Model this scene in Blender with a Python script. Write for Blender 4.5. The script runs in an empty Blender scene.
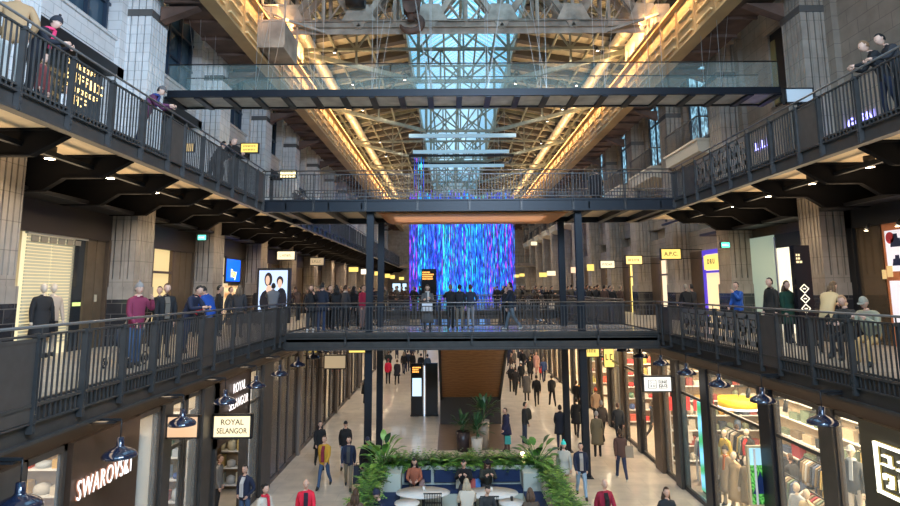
import bpy, bmesh, math, random
from mathutils import Vector, Matrix
random.seed(7)
R = math.radians
PI = math.pi
SC = bpy.context.scene
COL = SC.collection

# ------------------------------------------------------------------ camera
F_PX, PITCH, PY, ROLL = 615.0, 0.1464, 197.6, 0.006
EYE = Vector((0, 0, 1.62))
_F = Vector((0, math.cos(PITCH), math.sin(PITCH)))
_R = Vector((1, 0, 0))
_U = _R.cross(_F)
cam = bpy.data.cameras.new('camera')
camo = bpy.data.objects.new('camera', cam)
COL.objects.link(camo)
SC.camera = camo
cam.sensor_width = 36.0
cam.lens = F_PX / 900.0 * 36.0
cam.shift_y = -(253.0 - PY) / 900.0
cam.clip_end = 400
cr, sr = math.cos(ROLL), math.sin(ROLL)
rx = _R * cr + _U * (-sr)
ru = _R * sr + _U * cr
m = Matrix((rx, ru, -_F)).transposed().to_4x4()
m.translation = EYE
camo.matrix_world = m


def ray(px, py):
    a2, b2 = (px - 450) / F_PX, (PY - py) / F_PX
    a, b = a2 * cr + b2 * sr, -a2 * sr + b2 * cr
    return _F + _R * a + _U * b


def at_z(px, py, z):
    d = ray(px, py)
    t = (z - EYE.z) / d.z
    return EYE + d * t


def at_x(px, py, x):
    d = ray(px, py)
    return EYE + d * (x / d.x)


def at_y(px, py, y):
    d = ray(px, py)
    return EYE + d * (y / d.y)


# ------------------------------------------------------------------ materials
_M = {}


def mat(name, col, rough=0.6, metal=0.0, em=None, es=0.0, bump=0.0, bscale=30.0, var=0.0, vscale=4.0,
        trans=0.0, alpha=1.0, coat=0.0, ior=1.45):
    if name in _M:
        return _M[name]
    m = bpy.data.materials.new(name)
    m.use_nodes = True
    nt = m.node_tree
    b = nt.nodes['Principled BSDF']
    b.inputs['Base Color'].default_value = (*col, 1)
    b.inputs['Roughness'].default_value = rough
    b.inputs['Metallic'].default_value = metal
    b.inputs['IOR'].default_value = ior
    if trans:
        b.inputs['Transmission Weight'].default_value = trans
    if coat:
        b.inputs['Coat Weight'].default_value = coat
    if alpha < 1:
        b.inputs['Alpha'].default_value = alpha
    if em:
        b.inputs['Emission Color'].default_value = (*em, 1)
        b.inputs['Emission Strength'].default_value = es
    if bump or var:
        tc = nt.nodes.new('ShaderNodeTexCoord')
        if var:
            n = nt.nodes.new('ShaderNodeTexNoise')
            n.inputs['Scale'].default_value = vscale
            n.inputs['Detail'].default_value = 4
            nt.links.new(tc.outputs['Object'], n.inputs['Vector'])
            r = nt.nodes.new('ShaderNodeValToRGB')
            r.color_ramp.elements[0].position = 0.3
            r.color_ramp.elements[1].position = 0.7
            r.color_ramp.elements[0].color = (*[c * (1 - var) for c in col], 1)
            r.color_ramp.elements[1].color = (*[min(1, c * (1 + var)) for c in col], 1)
            nt.links.new(n.outputs['Fac'], r.inputs['Fac'])
            nt.links.new(r.outputs['Color'], b.inputs['Base Color'])
        if bump:
            n2 = nt.nodes.new('ShaderNodeTexNoise')
            n2.inputs['Scale'].default_value = bscale
            nt.links.new(tc.outputs['Object'], n2.inputs['Vector'])
            bp = nt.nodes.new('ShaderNodeBump')
            bp.inputs['Strength'].default_value = bump
            bp.inputs['Distance'].default_value = 0.02
            nt.links.new(n2.outputs['Fac'], bp.inputs['Height'])
            nt.links.new(bp.outputs['Normal'], b.inputs['Normal'])
    _M[name] = m
    return m


def brick_mat(name, c1, c2, mortar, bw, bh, rough=0.7, msize=0.012, offset=0.5, plane='yz', coat=0, bump=0.3, nvar=0.25):
    """tiles or blocks laid in object space; plane names the two axes used"""
    if name in _M:
        return _M[name]
    m = bpy.data.materials.new(name)
    m.use_nodes = True
    nt = m.node_tree
    b = nt.nodes['Principled BSDF']
    b.inputs['Roughness'].default_value = rough
    b.inputs['Coat Weight'].default_value = coat
    tc = nt.nodes.new('ShaderNodeTexCoord')
    sp = nt.nodes.new('ShaderNodeSeparateXYZ')
    cb = nt.nodes.new('ShaderNodeCombineXYZ')
    nt.links.new(tc.outputs['Object'], sp.inputs[0])
    if plane == 'sum':      # x+y along, z up: works on faces of either direction
        ad = nt.nodes.new('ShaderNodeMath')
        ad.operation = 'ADD'
        nt.links.new(sp.outputs['X'], ad.inputs[0])
        nt.links.new(sp.outputs['Y'], ad.inputs[1])
        nt.links.new(ad.outputs[0], cb.inputs['X'])
        nt.links.new(sp.outputs['Z'], cb.inputs['Y'])
    else:
        nt.links.new(sp.outputs[plane[0].upper()], cb.inputs['X'])
        nt.links.new(sp.outputs[plane[1].upper()], cb.inputs['Y'])
    br = nt.nodes.new('ShaderNodeTexBrick')
    br.offset = offset
    br.inputs['Color1'].default_value = (*c1, 1)
    br.inputs['Color2'].default_value = (*c2, 1)
    br.inputs['Mortar'].default_value = (*mortar, 1)
    br.inputs['Scale'].default_value = 1.0
    br.inputs['Mortar Size'].default_value = msize
    br.inputs['Mortar Smooth'].default_value = 0.2
    br.inputs['Brick Width'].default_value = bw
    br.inputs['Row Height'].default_value = bh
    nt.links.new(cb.outputs[0], br.inputs['Vector'])
    n = nt.nodes.new('ShaderNodeTexNoise')
    n.inputs['Scale'].default_value = 2.3
    n.inputs['Detail'].default_value = 5
    nt.links.new(tc.outputs['Object'], n.inputs['Vector'])
    mr = nt.nodes.new('ShaderNodeMapRange')
    mr.inputs['From Min'].default_value = 0.25
    mr.inputs['From Max'].default_value = 0.75
    mr.inputs['To Min'].default_value = 1 - nvar
    mr.inputs['To Max'].default_value = 1 + nvar
    nt.links.new(n.outputs['Fac'], mr.inputs['Value'])
    mx = nt.nodes.new('ShaderNodeVectorMath')
    mx.operation = 'SCALE'
    nt.links.new(br.outputs['Color'], mx.inputs[0])
    nt.links.new(mr.outputs[0], mx.inputs['Scale'])
    nt.links.new(mx.outputs[0], b.inputs['Base Color'])
    if bump:
        bp = nt.nodes.new('ShaderNodeBump')
        bp.inputs['Strength'].default_value = bump
        bp.inputs['Distance'].default_value = 0.01
        inv = nt.nodes.new('ShaderNodeMath')
        inv.operation = 'SUBTRACT'
        inv.inputs[0].default_value = 1
        nt.links.new(br.outputs['Fac'], inv.inputs[1])
        nt.links.new(inv.outputs[0], bp.inputs['Height'])
        nt.links.new(bp.outputs['Normal'], b.inputs['Normal'])
    _M[name] = m
    return m


def wave_mat(name, c1, c2, axis='Z', scale=1.0, rough=0.6, profile='SIN', distort=0.0, metal=0, em=0):
    if name in _M:
        return _M[name]
    m = bpy.data.materials.new(name)
    m.use_nodes = True
    nt = m.node_tree
    b = nt.nodes['Principled BSDF']
    b.inputs['Roughness'].default_value = rough
    b.inputs['Metallic'].default_value = metal
    tc = nt.nodes.new('ShaderNodeTexCoord')
    w = nt.nodes.new('ShaderNodeTexWave')
    w.bands_direction = axis
    w.wave_profile = profile
    w.inputs['Scale'].default_value = scale
    w.inputs['Distortion'].default_value = distort
    w.inputs['Detail'].default_value = 3
    nt.links.new(tc.outputs['Object'], w.inputs['Vector'])
    r = nt.nodes.new('ShaderNodeValToRGB')
    r.color_ramp.elements[0].color = (*c1, 1)
    r.color_ramp.elements[1].color = (*c2, 1)
    nt.links.new(w.outputs['Fac'], r.inputs['Fac'])
    nt.links.new(r.outputs['Color'], b.inputs['Base Color'])
    if em:
        nt.links.new(r.outputs['Color'], b.inputs['Emission Color'])
        b.inputs['Emission Strength'].default_value = em
    _M[name] = m
    return m


def fab(c, rough=0.85):
    return mat('fabric_%02x%02x%02x' % tuple(int(min(1, x) * 255) for x in c), c, rough, bump=0.25, bscale=60)


STEEL = mat('painted steel grey', (0.058, 0.052, 0.048), 0.42, 0.3, var=0.15)
RAILM = mat('railing steel', (0.075, 0.07, 0.068), 0.4, 0.5, var=0.15)
NAVY = mat('navy painted steel', (0.010, 0.013, 0.020), 0.4, 0.2, var=0.1)
BLACK = mat('matt black', (0.012, 0.012, 0.014), 0.5)
SOFFIT = mat('cream soffit', (0.72, 0.57, 0.37), 0.7, var=0.08)
BEAMM = mat('black gallery beam', (0.007, 0.0065, 0.007), 0.9)
BEAMM.node_tree.nodes['Principled BSDF'].inputs['Specular IOR Level'].default_value = 0.15
LINTEL = mat('dark lintel', (0.045, 0.034, 0.028), 0.5)
STONE = brick_mat('stone blocks', (0.30, 0.25, 0.20), (0.26, 0.22, 0.18), (0.18, 0.15, 0.125), 0.9, 0.45, plane='sum', nvar=0.18)
FAIENCE = brick_mat('fluted faience', (0.34, 0.29, 0.24), (0.31, 0.265, 0.22), (0.22, 0.185, 0.15), 0.31, 0.62, plane='sum', offset=0.0, nvar=0.2)
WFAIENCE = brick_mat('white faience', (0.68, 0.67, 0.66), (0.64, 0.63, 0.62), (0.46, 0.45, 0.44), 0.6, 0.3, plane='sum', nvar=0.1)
DTILE = brick_mat('dark base tile', (0.02, 0.02, 0.024), (0.035, 0.033, 0.036), (0.11, 0.10, 0.09), 0.62, 0.31, rough=0.25, plane='sum', coat=0.4)
FLOORM = brick_mat('pale stone floor', (0.60, 0.51, 0.41), (0.53, 0.45, 0.36), (0.40, 0.34, 0.27), 1.5, 0.75, rough=0.3, msize=0.008, plane='xy', coat=0.25, bump=0.05, nvar=0.14)
FLOORL1 = brick_mat('balcony floor', (0.46, 0.40, 0.33), (0.40, 0.35, 0.29), (0.25, 0.2, 0.16), 1.2, 0.6, rough=0.35, msize=0.008, plane='xy', coat=0.1, bump=0.05)
WOOD = wave_mat('oak veneer', (0.26, 0.135, 0.06), (0.36, 0.20, 0.095), 'Z', 2.2, 0.45, distort=7)
OAK = wave_mat('oak soffit', (0.44, 0.165, 0.045), (0.52, 0.215, 0.07), 'Y', 1.2, 0.5, distort=3)
DWOOD = mat('brown metal cladding', (0.12, 0.082, 0.055), 0.4, 0.3, var=0.12)
CRANEM = mat('old crane paint', (0.38, 0.31, 0.245), 0.6, 0.2, var=0.35, vscale=1.3, bump=0.3, bscale=18)
RUST = mat('rusty riveted iron', (0.13, 0.075, 0.055), 0.7, 0.2, var=0.4, vscale=1.5, bump=0.4, bscale=14)
TRUSSM = mat('pale truss paint', (0.24, 0.24, 0.18), 0.5, 0.2, var=0.2)
GIRDERM = mat('cream girder web', (0.48, 0.31, 0.14), 0.5, 0.15, var=0.15, vscale=0.8)
DECKM = wave_mat('profiled roof deck', (0.30, 0.25, 0.17), (0.72, 0.62, 0.44), 'Y', 1.9, 0.6)
GLASS = mat('clear glass', (0.8, 0.9, 0.88), 0.03, alpha=0.13)
GLASSG = mat('greenish balustrade glass', (0.45, 0.62, 0.58), 0.05, alpha=0.07)
SHOPGL = mat('shop window glass', (0.75, 0.8, 0.8), 0.02, alpha=0.10)
SKYGL = mat('skylight glass', (0.7, 0.85, 0.95), 0.1, alpha=0.12)
WHITE = mat('white paint', (0.78, 0.77, 0.75), 0.5)
CREAM = mat('cream render', (0.58, 0.52, 0.42), 0.6)
PLASTER = mat('shop plaster', (0.66, 0.58, 0.46), 0.7)
SCREENB = mat('black glass screen', (0.015, 0.015, 0.018), 0.15)
CHROME = mat('brushed steel', (0.5, 0.5, 0.5), 0.3, 0.9)
LAMPBLUE = mat('glossy midnight enamel', (0.012, 0.018, 0.04), 0.12, 0.1, coat=1.0)


def glow(name, c, s):
    return mat('glow ' + name, (0.02, 0.02, 0.02), 0.6, em=c, es=s)


LAMPGLOW = glow('pendant', (1.0, 0.72, 0.42), 5)
DLGLOW = glow('downlight', (1.0, 0.78, 0.5), 22)
SIGNY = glow('sign yellow', (1.0, 0.70, 0.16), 0.95)
SIGNW = glow('sign warm white', (1.0, 0.86, 0.62), 1.3)
SIGNG = glow('exit green', (0.12, 0.9, 0.65), 1.6)


# ------------------------------------------------------------------ mesh builder
class MB:
    def __init__(s):
        s.v, s.f, s.mi, s.sm = [], [], [], []

    def face(s, idx, mi=0, sm=False):
        s.f.append(idx)
        s.mi.append(mi)
        s.sm.append(sm)

    def quad(s, a, b, c, d, mi=0):
        n = len(s.v)
        s.v += [tuple(a), tuple(b), tuple(c), tuple(d)]
        s.face((n, n + 1, n + 2, n + 3), mi)
        return s

    def box(s, x0, y0, z0, x1, y1, z1, mi=0):
        if x0 > x1: x0, x1 = x1, x0
        if y0 > y1: y0, y1 = y1, y0
        if z0 > z1: z0, z1 = z1, z0
        n = len(s.v)
        s.v += [(x0, y0, z0), (x1, y0, z0), (x1, y1, z0), (x0, y1, z0), (x0, y0, z1), (x1, y0, z1), (x1, y1, z1), (x0, y1, z1)]
        for q in ((0, 3, 2, 1), (4, 5, 6, 7), (0, 1, 5, 4), (1, 2, 6, 5), (2, 3, 7, 6), (3, 0, 4, 7)):
            s.face(tuple(n + i for i in q), mi)
        return s

    def cbox(s, c, h, mi=0):
        return s.box(c[0] - h[0], c[1] - h[1], c[2] - h[2], c[0] + h[0], c[1] + h[1], c[2] + h[2], mi)

    def prism(s, poly, axis, a, b, mi=0, sm=False):
        """poly: 2-D points in the two remaining axes (in x,y,z order)"""
        n, k = len(s.v), len(poly)
        for t in (a, b):
            for p in poly:
                q = {'x': (t, p[0], p[1]), 'y': (p[0], t, p[1]), 'z': (p[0], p[1], t)}[axis]
                s.v.append(q)
        ar = sum(poly[i][0] * poly[(i + 1) % k][1] - poly[(i + 1) % k][0] * poly[i][1] for i in range(k))
        fl = (ar > 0) != (axis == 'y')
        if b < a: fl = not fl
        A = tuple(range(n, n + k)); B = tuple(range(n + k, n + 2 * k))
        s.face(A[::-1] if fl else A, mi)
        s.face(B if fl else B[::-1], mi)
        for i in range(k):
            j = (i + 1) % k
            q = (A[i], A[j], B[j], B[i])
            s.face(q if fl else q[::-1], mi, sm)
        return s

    def bar(s, p, q, w, h=None, mi=0, up=(0, 0, 1)):
        h = h or w
        p, q = Vector(p), Vector(q)
        d = (q - p).normalized()
        u = Vector(up)
        if abs(d.dot(u)) > 0.98: u = Vector((0, 1, 0))
        sx = d.cross(u).normalized() * w / 2
        sy = sx.cross(d).normalized() * h / 2
        n = len(s.v)
        for c in (p, q):
            for a, b in ((-1, -1), (1, -1), (1, 1), (-1, 1)):
                s.v.append(tuple(c + sx * a + sy * b))
        for qd in ((3, 2, 1, 0), (4, 5, 6, 7), (0, 1, 5, 4), (1, 2, 6, 5), (2, 3, 7, 6), (3, 0, 4, 7)):
            s.face(tuple(n + i for i in qd), mi)
        return s

    def tube(s, pts, r, n=8, mi=0, sm=True, cap=True):
        pts = [Vector(p) for p in pts]
        rs = r if isinstance(r, (list, tuple)) else [r] * len(pts)
        base = len(s.v)
        ref = None
        for i, p in enumerate(pts):
            d = (pts[min(i + 1, len(pts) - 1)] - pts[max(i - 1, 0)])
            d = d.normalized() if d.length > 1e-9 else Vector((0, 0, 1))
            if ref is None or abs(d.dot(ref)) > 0.95:
                ref = Vector((0, 0, 1)) if abs(d.z) < 0.9 else Vector((0, 1, 0))
            a = d.cross(ref).normalized()
            b = a.cross(d).normalized()
            ref = b
            for k in range(n):
                t = 2 * PI * k / n
                s.v.append(tuple(p + (a * math.cos(t) + b * math.sin(t)) * rs[i]))
        for i in range(len(pts) - 1):
            for k in range(n):
                k2 = (k + 1) % n
                s.face((base + i * n + k, base + i * n + k2, base + (i + 1) * n + k2, base + (i + 1) * n + k), mi, sm)
        if cap:
            s.face(tuple(base + k for k in range(n))[::-1], mi)
            s.face(tuple(base + (len(pts) - 1) * n + k for k in range(n)), mi)
        return s

    def lathe(s, prof, c=(0, 0, 0), n=16, mi=0, sm=True, sx=1, sy=1):
        base = len(s.v)
        for r, z in prof:
            for k in range(n):
                t = 2 * PI * k / n
                s.v.append((c[0] + r * math.cos(t) * sx, c[1] + r * math.sin(t) * sy, c[2] + z))
        for i in range(len(prof) - 1):
            for k in range(n):
                k2 = (k + 1) % n
                s.face((base + i * n + k, base + i * n + k2, base + (i + 1) * n + k2, base + (i + 1) * n + k), mi, sm)
        return s

    def disc(s, c, r, n=16, mi=0, up=1):
        b = len(s.v)
        for k in range(n):
            t = 2 * PI * k / n
            s.v.append((c[0] + r * math.cos(t), c[1] + r * math.sin(t), c[2]))
        ids = tuple(range(b, b + n))
        s.face(ids if up > 0 else ids[::-1], mi)
        return s

    def ball(s, c, r, n=8, mi=0):
        rr = r if isinstance(r, (list, tuple)) else (r, r, r)
        b = len(s.v)
        m_ = max(3, n // 2 + 1)
        for i in range(m_ + 1):
            ph = PI * i / m_
            for k in range(n):
                t = 2 * PI * k / n
                s.v.append((c[0] + rr[0] * math.sin(ph) * math.cos(t), c[1] + rr[1] * math.sin(ph) * math.sin(t), c[2] + rr[2] * math.cos(ph)))
        for i in range(m_):
            for k in range(n):
                k2 = (k + 1) % n
                s.face((b + i * n + k, b + (i + 1) * n + k, b + (i + 1) * n + k2, b + i * n + k2), mi, True)
        return s

    def mesh(s, name, off=(0, 0, 0)):
        me = bpy.data.meshes.new(name)
        ox, oy, oz = off
        me.from_pydata([(a - ox, b - oy, c - oz) for a, b, c in s.v], [], s.f)
        me.polygons.foreach_set('material_index', s.mi)
        me.polygons.foreach_set('use_smooth', s.sm)
        me.update()
        return me

    def build(s, name, mats, parent=None, off=None):
        if off is None:
            off = (0, 0, 0)
            if parent is not None:
                r = parent
                while r.parent: r = r.parent
                off = r.get('_o', (0, 0, 0))
        me = s.mesh(name, off)
        for m_ in (mats if isinstance(mats, (list, tuple)) else [mats]):
            me.materials.append(m_)
        o = bpy.data.objects.new(name, me)
        COL.objects.link(o)
        if parent is not None: o.parent = parent
        return o


def tag(o, label=None, cat=None, group=None, kind=None):
    if label: o['label'] = label
    if cat: o['category'] = cat
    if group: o['group'] = group
    if kind: o['kind'] = kind
    return o


ROOTS = []


def thing(name, label, cat, loc=(0, 0, 0), rot=0.0, group=None):
    """Empty at the base of a thing; parts built with world coordinates are shifted by loc"""
    o = bpy.data.objects.new(name, None)
    COL.objects.link(o)
    o.empty_display_size = 0.2
    o.location = loc
    o.rotation_euler = (0, 0, rot)
    o['_o'] = tuple(loc)
    ROOTS.append(o)
    return tag(o, label, cat, group)


def lthing(name, label, cat, group=None):
    """a thing built round its own origin and placed afterwards"""
    return thing(name, label, cat, (0, 0, 0), 0, group)


def struct(name, mb, mats):
    return tag(mb.build(name, mats), kind='structure')


def single(name, mb, mats, label, cat, group=None, loc=(0, 0, 0)):
    o = mb.build(name, mats, None, loc)
    o.location = loc
    return tag(o, label, cat, group)


def dup(root, loc, rot=0.0, label=None, group=None, scale=None):
    def cp(o, par):
        c = o.copy()
        COL.objects.link(c)
        if par is not None: c.parent = par
        for ch in kids.get(o, []):
            cp(ch, c)
        return c
    kids = {}
    st = [root]
    while st:
        o = st.pop()
        kids[o] = list(o.children)
        st += kids[o]
    r = cp(root, None)
    r.location = loc
    r.rotation_euler = (0, 0, rot)
    if scale: r.scale = (scale, scale, scale)
    if label: r['label'] = label
    if group: r['group'] = group
    return r


def text_mesh(name, body, size, mats, parent, loc, rot, extrude=0.01, align='CENTER', sx=1.0, bold=0.0, spacing=1.0):
    cu = bpy.data.curves.new(name, 'FONT')
    cu.body = body
    cu.size = size
    cu.extrude = extrude
    cu.offset = bold
    cu.align_x = align
    cu.align_y = 'CENTER'
    cu.space_character = spacing
    cu.resolution_u = 3
    tmp = bpy.data.objects.new(name, cu)
    COL.objects.link(tmp)
    dg = bpy.context.evaluated_depsgraph_get()
    me = bpy.data.meshes.new_from_object(tmp.evaluated_get(dg))
    bpy.data.objects.remove(tmp)
    me.materials.clear()
    me.materials.append(mats)
    me.name = name
    o = bpy.data.objects.new(name, me)
    COL.objects.link(o)
    o.parent = parent
    if parent is not None:
        r = parent
        while r.parent: r = r.parent
        of = r.get('_o', (0, 0, 0))
        loc = tuple(loc[i] - of[i] for i in range(3))
    o.location = loc
    o.rotation_euler = rot
    o.scale = (sx, 1, 1)
    return o


def aim(o, target):
    o.rotation_euler = (Vector(target) - o.location).to_track_quat('-Z', 'Y').to_euler()


def area(name, loc, sx, sy, power, col, rot=(0, 0, 0), spread=None):
    l = bpy.data.lights.new(name, 'AREA')
    l.shape = 'RECTANGLE'
    l.size, l.size_y = sx, sy
    l.energy = power
    l.color = col
    if spread: l.spread = spread
    o = bpy.data.objects.new(name, l)
    COL.objects.link(o)
    o.location = loc
    o.rotation_euler = rot
    return o


ORD = ['nearest', 'second nearest', 'third nearest', 'fourth nearest', 'fifth nearest', 'sixth nearest', 'seventh nearest',
       'eighth nearest', 'ninth nearest', 'tenth nearest', 'eleventh nearest', 'twelfth nearest']

# ------------------------------------------------------------------ key dimensions (metres)
XC = 0.75                 # centre line of the hall
G = -5.14                 # ground floor
L2 = 4.92                 # second gallery floor (first gallery floor is z = 0)
XL, XR = -6.15, 7.68      # first gallery edges
XL2, XR2 = -7.05, 8.5     # second gallery edges
PL, PR = -9.4, 11.1       # hall faces of the wall piers
WL, WR = -10.7, 12.4      # wall planes
GL, GR = -6.42, 7.92      # ground floor shopfronts
YE = 98.0                 # far end wall
Y0 = 3.0                  # where the built part begins
PY0, PSP, PD = 18.4, 6.1, 1.1   # first pier front, spacing, depth
B1A, B1B = 23.0, 27.6     # first gallery bridge
B2A, B2B = 22.9, 27.3     # second gallery bridge
# ================================================================== SETTING
def side(s):      # (edge1, edge2, pier, wall, shop) for s = -1 left, +1 right
    return (XL, XL2, PL, WL, GL) if s < 0 else (XR, XR2, PR, WR, GR)


struct('floor', MB().box(WL - 1, Y0, G - 0.3, WR + 1, YE, G), FLOORM)
for s in (-1, 1):
    e1, e2, p, w, g = side(s)
    # first gallery slab and its edge channel
    struct('floor', MB().box(e1, Y0, -0.28, w, YE, 0.0), FLOORL1)
    b = MB()
    b.box(e1 - s * 0.02, Y0, -0.56, e1 + s * 0.05, YE, 0.03)
    b.box(e1 - s * 0.10, Y0, -0.05, e1 + s * 0.05, YE, 0.0)
    b.box(e1 - s * 0.10, Y0, -0.58, e1 + s * 0.05, YE, -0.53)
    b.box(e1, Y0, -0.56, g + s * 0.3, YE, -0.50)
    y = Y0 + 0.4
    struct('trim_1', b, STEEL)
    # dark bulkhead over the ground floor shopfronts
    struct('trim_2', MB().box(g, Y0, -.9, g + s * 0.22, YE, -0.5), LINTEL)
    y2e = YE if s < 0 else B2B + .1      # on the right the second gallery ends at the upper bridge
    # second gallery slab, cream underside
    struct('floor', MB().box(e2 + s * 0.05, Y0, L2 - 0.12, w, y2e, L2), FLOORL1)
    struct('ceiling', MB().box(e2 + s * 0.06, Y0, L2 - 0.30, w, y2e, L2 - 0.12), SOFFIT)
    b = MB()
    b.box(e2 - s * 0.02, Y0, L2 - 0.40, e2 + s * 0.06, y2e, L2 + 0.03)
    b.box(e2 - s * 0.10, Y0, L2 - 0.43, e2 + s * 0.10, y2e, L2 - 0.38)
    b.box(e2 - s * 0.08, Y0, L2 - 0.02, e2 + s * 0.06, y2e, L2 + 0.02)
    struct('trim_3', b, STEEL)
    # haunched cantilever beams below the second gallery
    k = 0
    yy = (11.25 if s < 0 else 12.6) - 2.33 * 3
    while yy < y2e - 2:
        z0 = L2 - 0.30
        poly = [(e2 + s * 0.1, z0), (e2 + s * 0.1, z0 - 0.13), (e2 + s * 0.75, z0 - 0.5), (e2 + s * 1.6, z0 - 0.5),
                (e2 + s * 2.05, z0 - 0.78), (w, z0 - 0.78), (w, z0)]
        b = MB().prism(poly, 'y', yy - 0.02, yy + 0.02)
        for i in range(1, 5):       # bottom flange follows the haunch
            a_, c_ = poly[i], poly[i + 1]
            b.bar((a_[0], yy, a_[1]), (c_[0], yy, c_[1]), 0.16, 0.03)
        b.bar((poly[0][0], yy, z0 - 0.02), (w, yy, z0 - 0.02), 0.30, 0.03)
        o = struct('beam', b, BEAMM)
        yy += 2.33
        k += 1
    # dark service zone between beams against the wall, lower dark ceiling
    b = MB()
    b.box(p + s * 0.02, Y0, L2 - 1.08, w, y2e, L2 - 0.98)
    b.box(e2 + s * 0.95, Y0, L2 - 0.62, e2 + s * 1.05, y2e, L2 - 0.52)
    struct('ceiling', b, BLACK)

# walls -----------------------------------------------------------------
b = MB()
b.box(WL - 0.3, Y0, G, WL, YE, 0)
b.box(WL - 0.3, Y0, 0, WL, YE, L2)
struct('wall_left', b, CREAM)
b = MB()
b.box(WR, Y0, G, WR + 0.3, YE, L2)
struct('wall_right', b, CREAM)
struct('wall_right', MB().box(WR - 0.35, Y0, L2, WR + 0.3, YE, 13.0), STONE)
struct('wall_left', MB().box(WL - 0.3, Y0, L2, WL, YE, 13.0), STONE)
# upper side walls with clerestory openings
for s in (-1, 1):
    w = WL if s < 0 else WR
    b = MB()
    y = Y0
    b.box(w, Y0, 15.0, w + s * 0.3, YE, 15.5)
    g_ = MB()
    while y < YE:
        b.box(w, y, 13.0, w + s * 0.3, y + 1.0, 15.0)
        for q in range(5):
            b.box(w + s * 0.05, y + 1.0 + q * 0.85, 13.0, w + s * 0.15, y + 1.06 + q * 0.85, 15.0)
        g_.box(w + s * 0.2, y + 1.0, 13.0, w + s * 0.22, y + 5.1, 15.0)
        y += 5.1
    struct('wall_left' if s < 0 else 'wall_right', b, DWOOD)
    struct('window_1', g_, mat('clerestory glass', (0.3, 0.5, 0.8), 0.1, alpha=0.3))

# end wall: pale grey faience with a tall portal and a gallery across it
b = MB()
b.box(WL, YE, G, XC - 5.5, YE + 0.5, 19)
b.box(XC + 5.5, YE, G, WR, YE + 0.5, 19)
b.box(XC - 5.5, YE, 9.5, XC + 5.5, YE + 0.5, 19)
b.box(XC - 5.5, YE, -0.6, XC + 5.5, YE + 0.5, 0.6)
struct('wall_end', b, brick_mat('end wall faience', (0.42, 0.37, 0.31), (0.38, 0.335, 0.28), (0.25, 0.22, 0.2), 1.2, 0.6, plane='xz'))
b = MB()
for i in range(7):
    x = XC - 5.4 + i * 1.8
    b.box(x - 0.05, YE + 0.2, G, x + 0.05, YE + 0.3, 9.5)
for z in (-2.9, 2.6, 4.9, 7.2):
    b.box(XC - 5.5, YE + 0.2, z - 0.05, XC + 5.5, YE + 0.3, z + 0.05)
struct('window_2', b, STEEL)
struct('window_2', MB().box(XC - 5.5, YE + 0.34, G, XC + 5.5, YE + 0.36, 9.5),
       wave_mat('lit end shops', (0.02, 0.03, 0.08), (0.12, 0.3, 0.7), 'X', 0.16, distort=3, em=0.5))
b = MB()
b.box(WL, 84, L2 - 0.4, WR, 88, L2)
struct('floor', b, FLOORL1)
# back wall behind the camera: pier, tall window
b = MB()
b.box(WL, Y0 - 0.4, 13.0, WR, Y0, 16)
b.box(WL, Y0 - 9.5, G, WR, Y0 - 9.1, 6)
b.box(WL - .3, Y0 - 9.5, G, WL, Y0, 13)
b.box(WR, Y0 - 9.5, G, WR + .3, Y0, 13)
struct('wall_back', b, STONE)
struct('floor', MB().box(WL, Y0 - 9.5, -0.3, WR, Y0 - 2.0, 0), FLOORL1)


# wall piers --------------------------------------------------------------
def pier_poly(s, p, w, y0, y1, n1=6, n2=4, d=0.09, flute=True):
    """outline in x,y: hall face fluted (n1 ribs) and front face fluted (n2 ribs)"""
    pts = []
    if not flute:
        return [(p, y0), (p, y1), (w, y1), (w, y0)] if s > 0 else [(w, y0), (w, y1), (p, y1), (p, y0)][::-1]
    # front face from wall to hall at y0
    L = abs(w - p) * 0.68
    step = L / n2
    fx = []
    fx.append((w, y0))
    x = p + s * L
    for i in range(n2):
        a = p + s * (L - i * step)
        fx += [(a, y0), (a, y0 + d), (a - s * step * 0.18, y0 + d), (a - s * step * 0.18, y0), ]
    fx.append((p, y0))
    pts += fx
    hs = (y1 - y0) / n1
    for i in range(n1):
        a = y0 + (i + 0.5) * hs
        pts += [(p, a), (p + s * d, a), (p + s * d, a + hs * 0.25), (p, a + hs * 0.25)]
    pts += [(p, y1), (w, y1)]
    return pts


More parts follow.
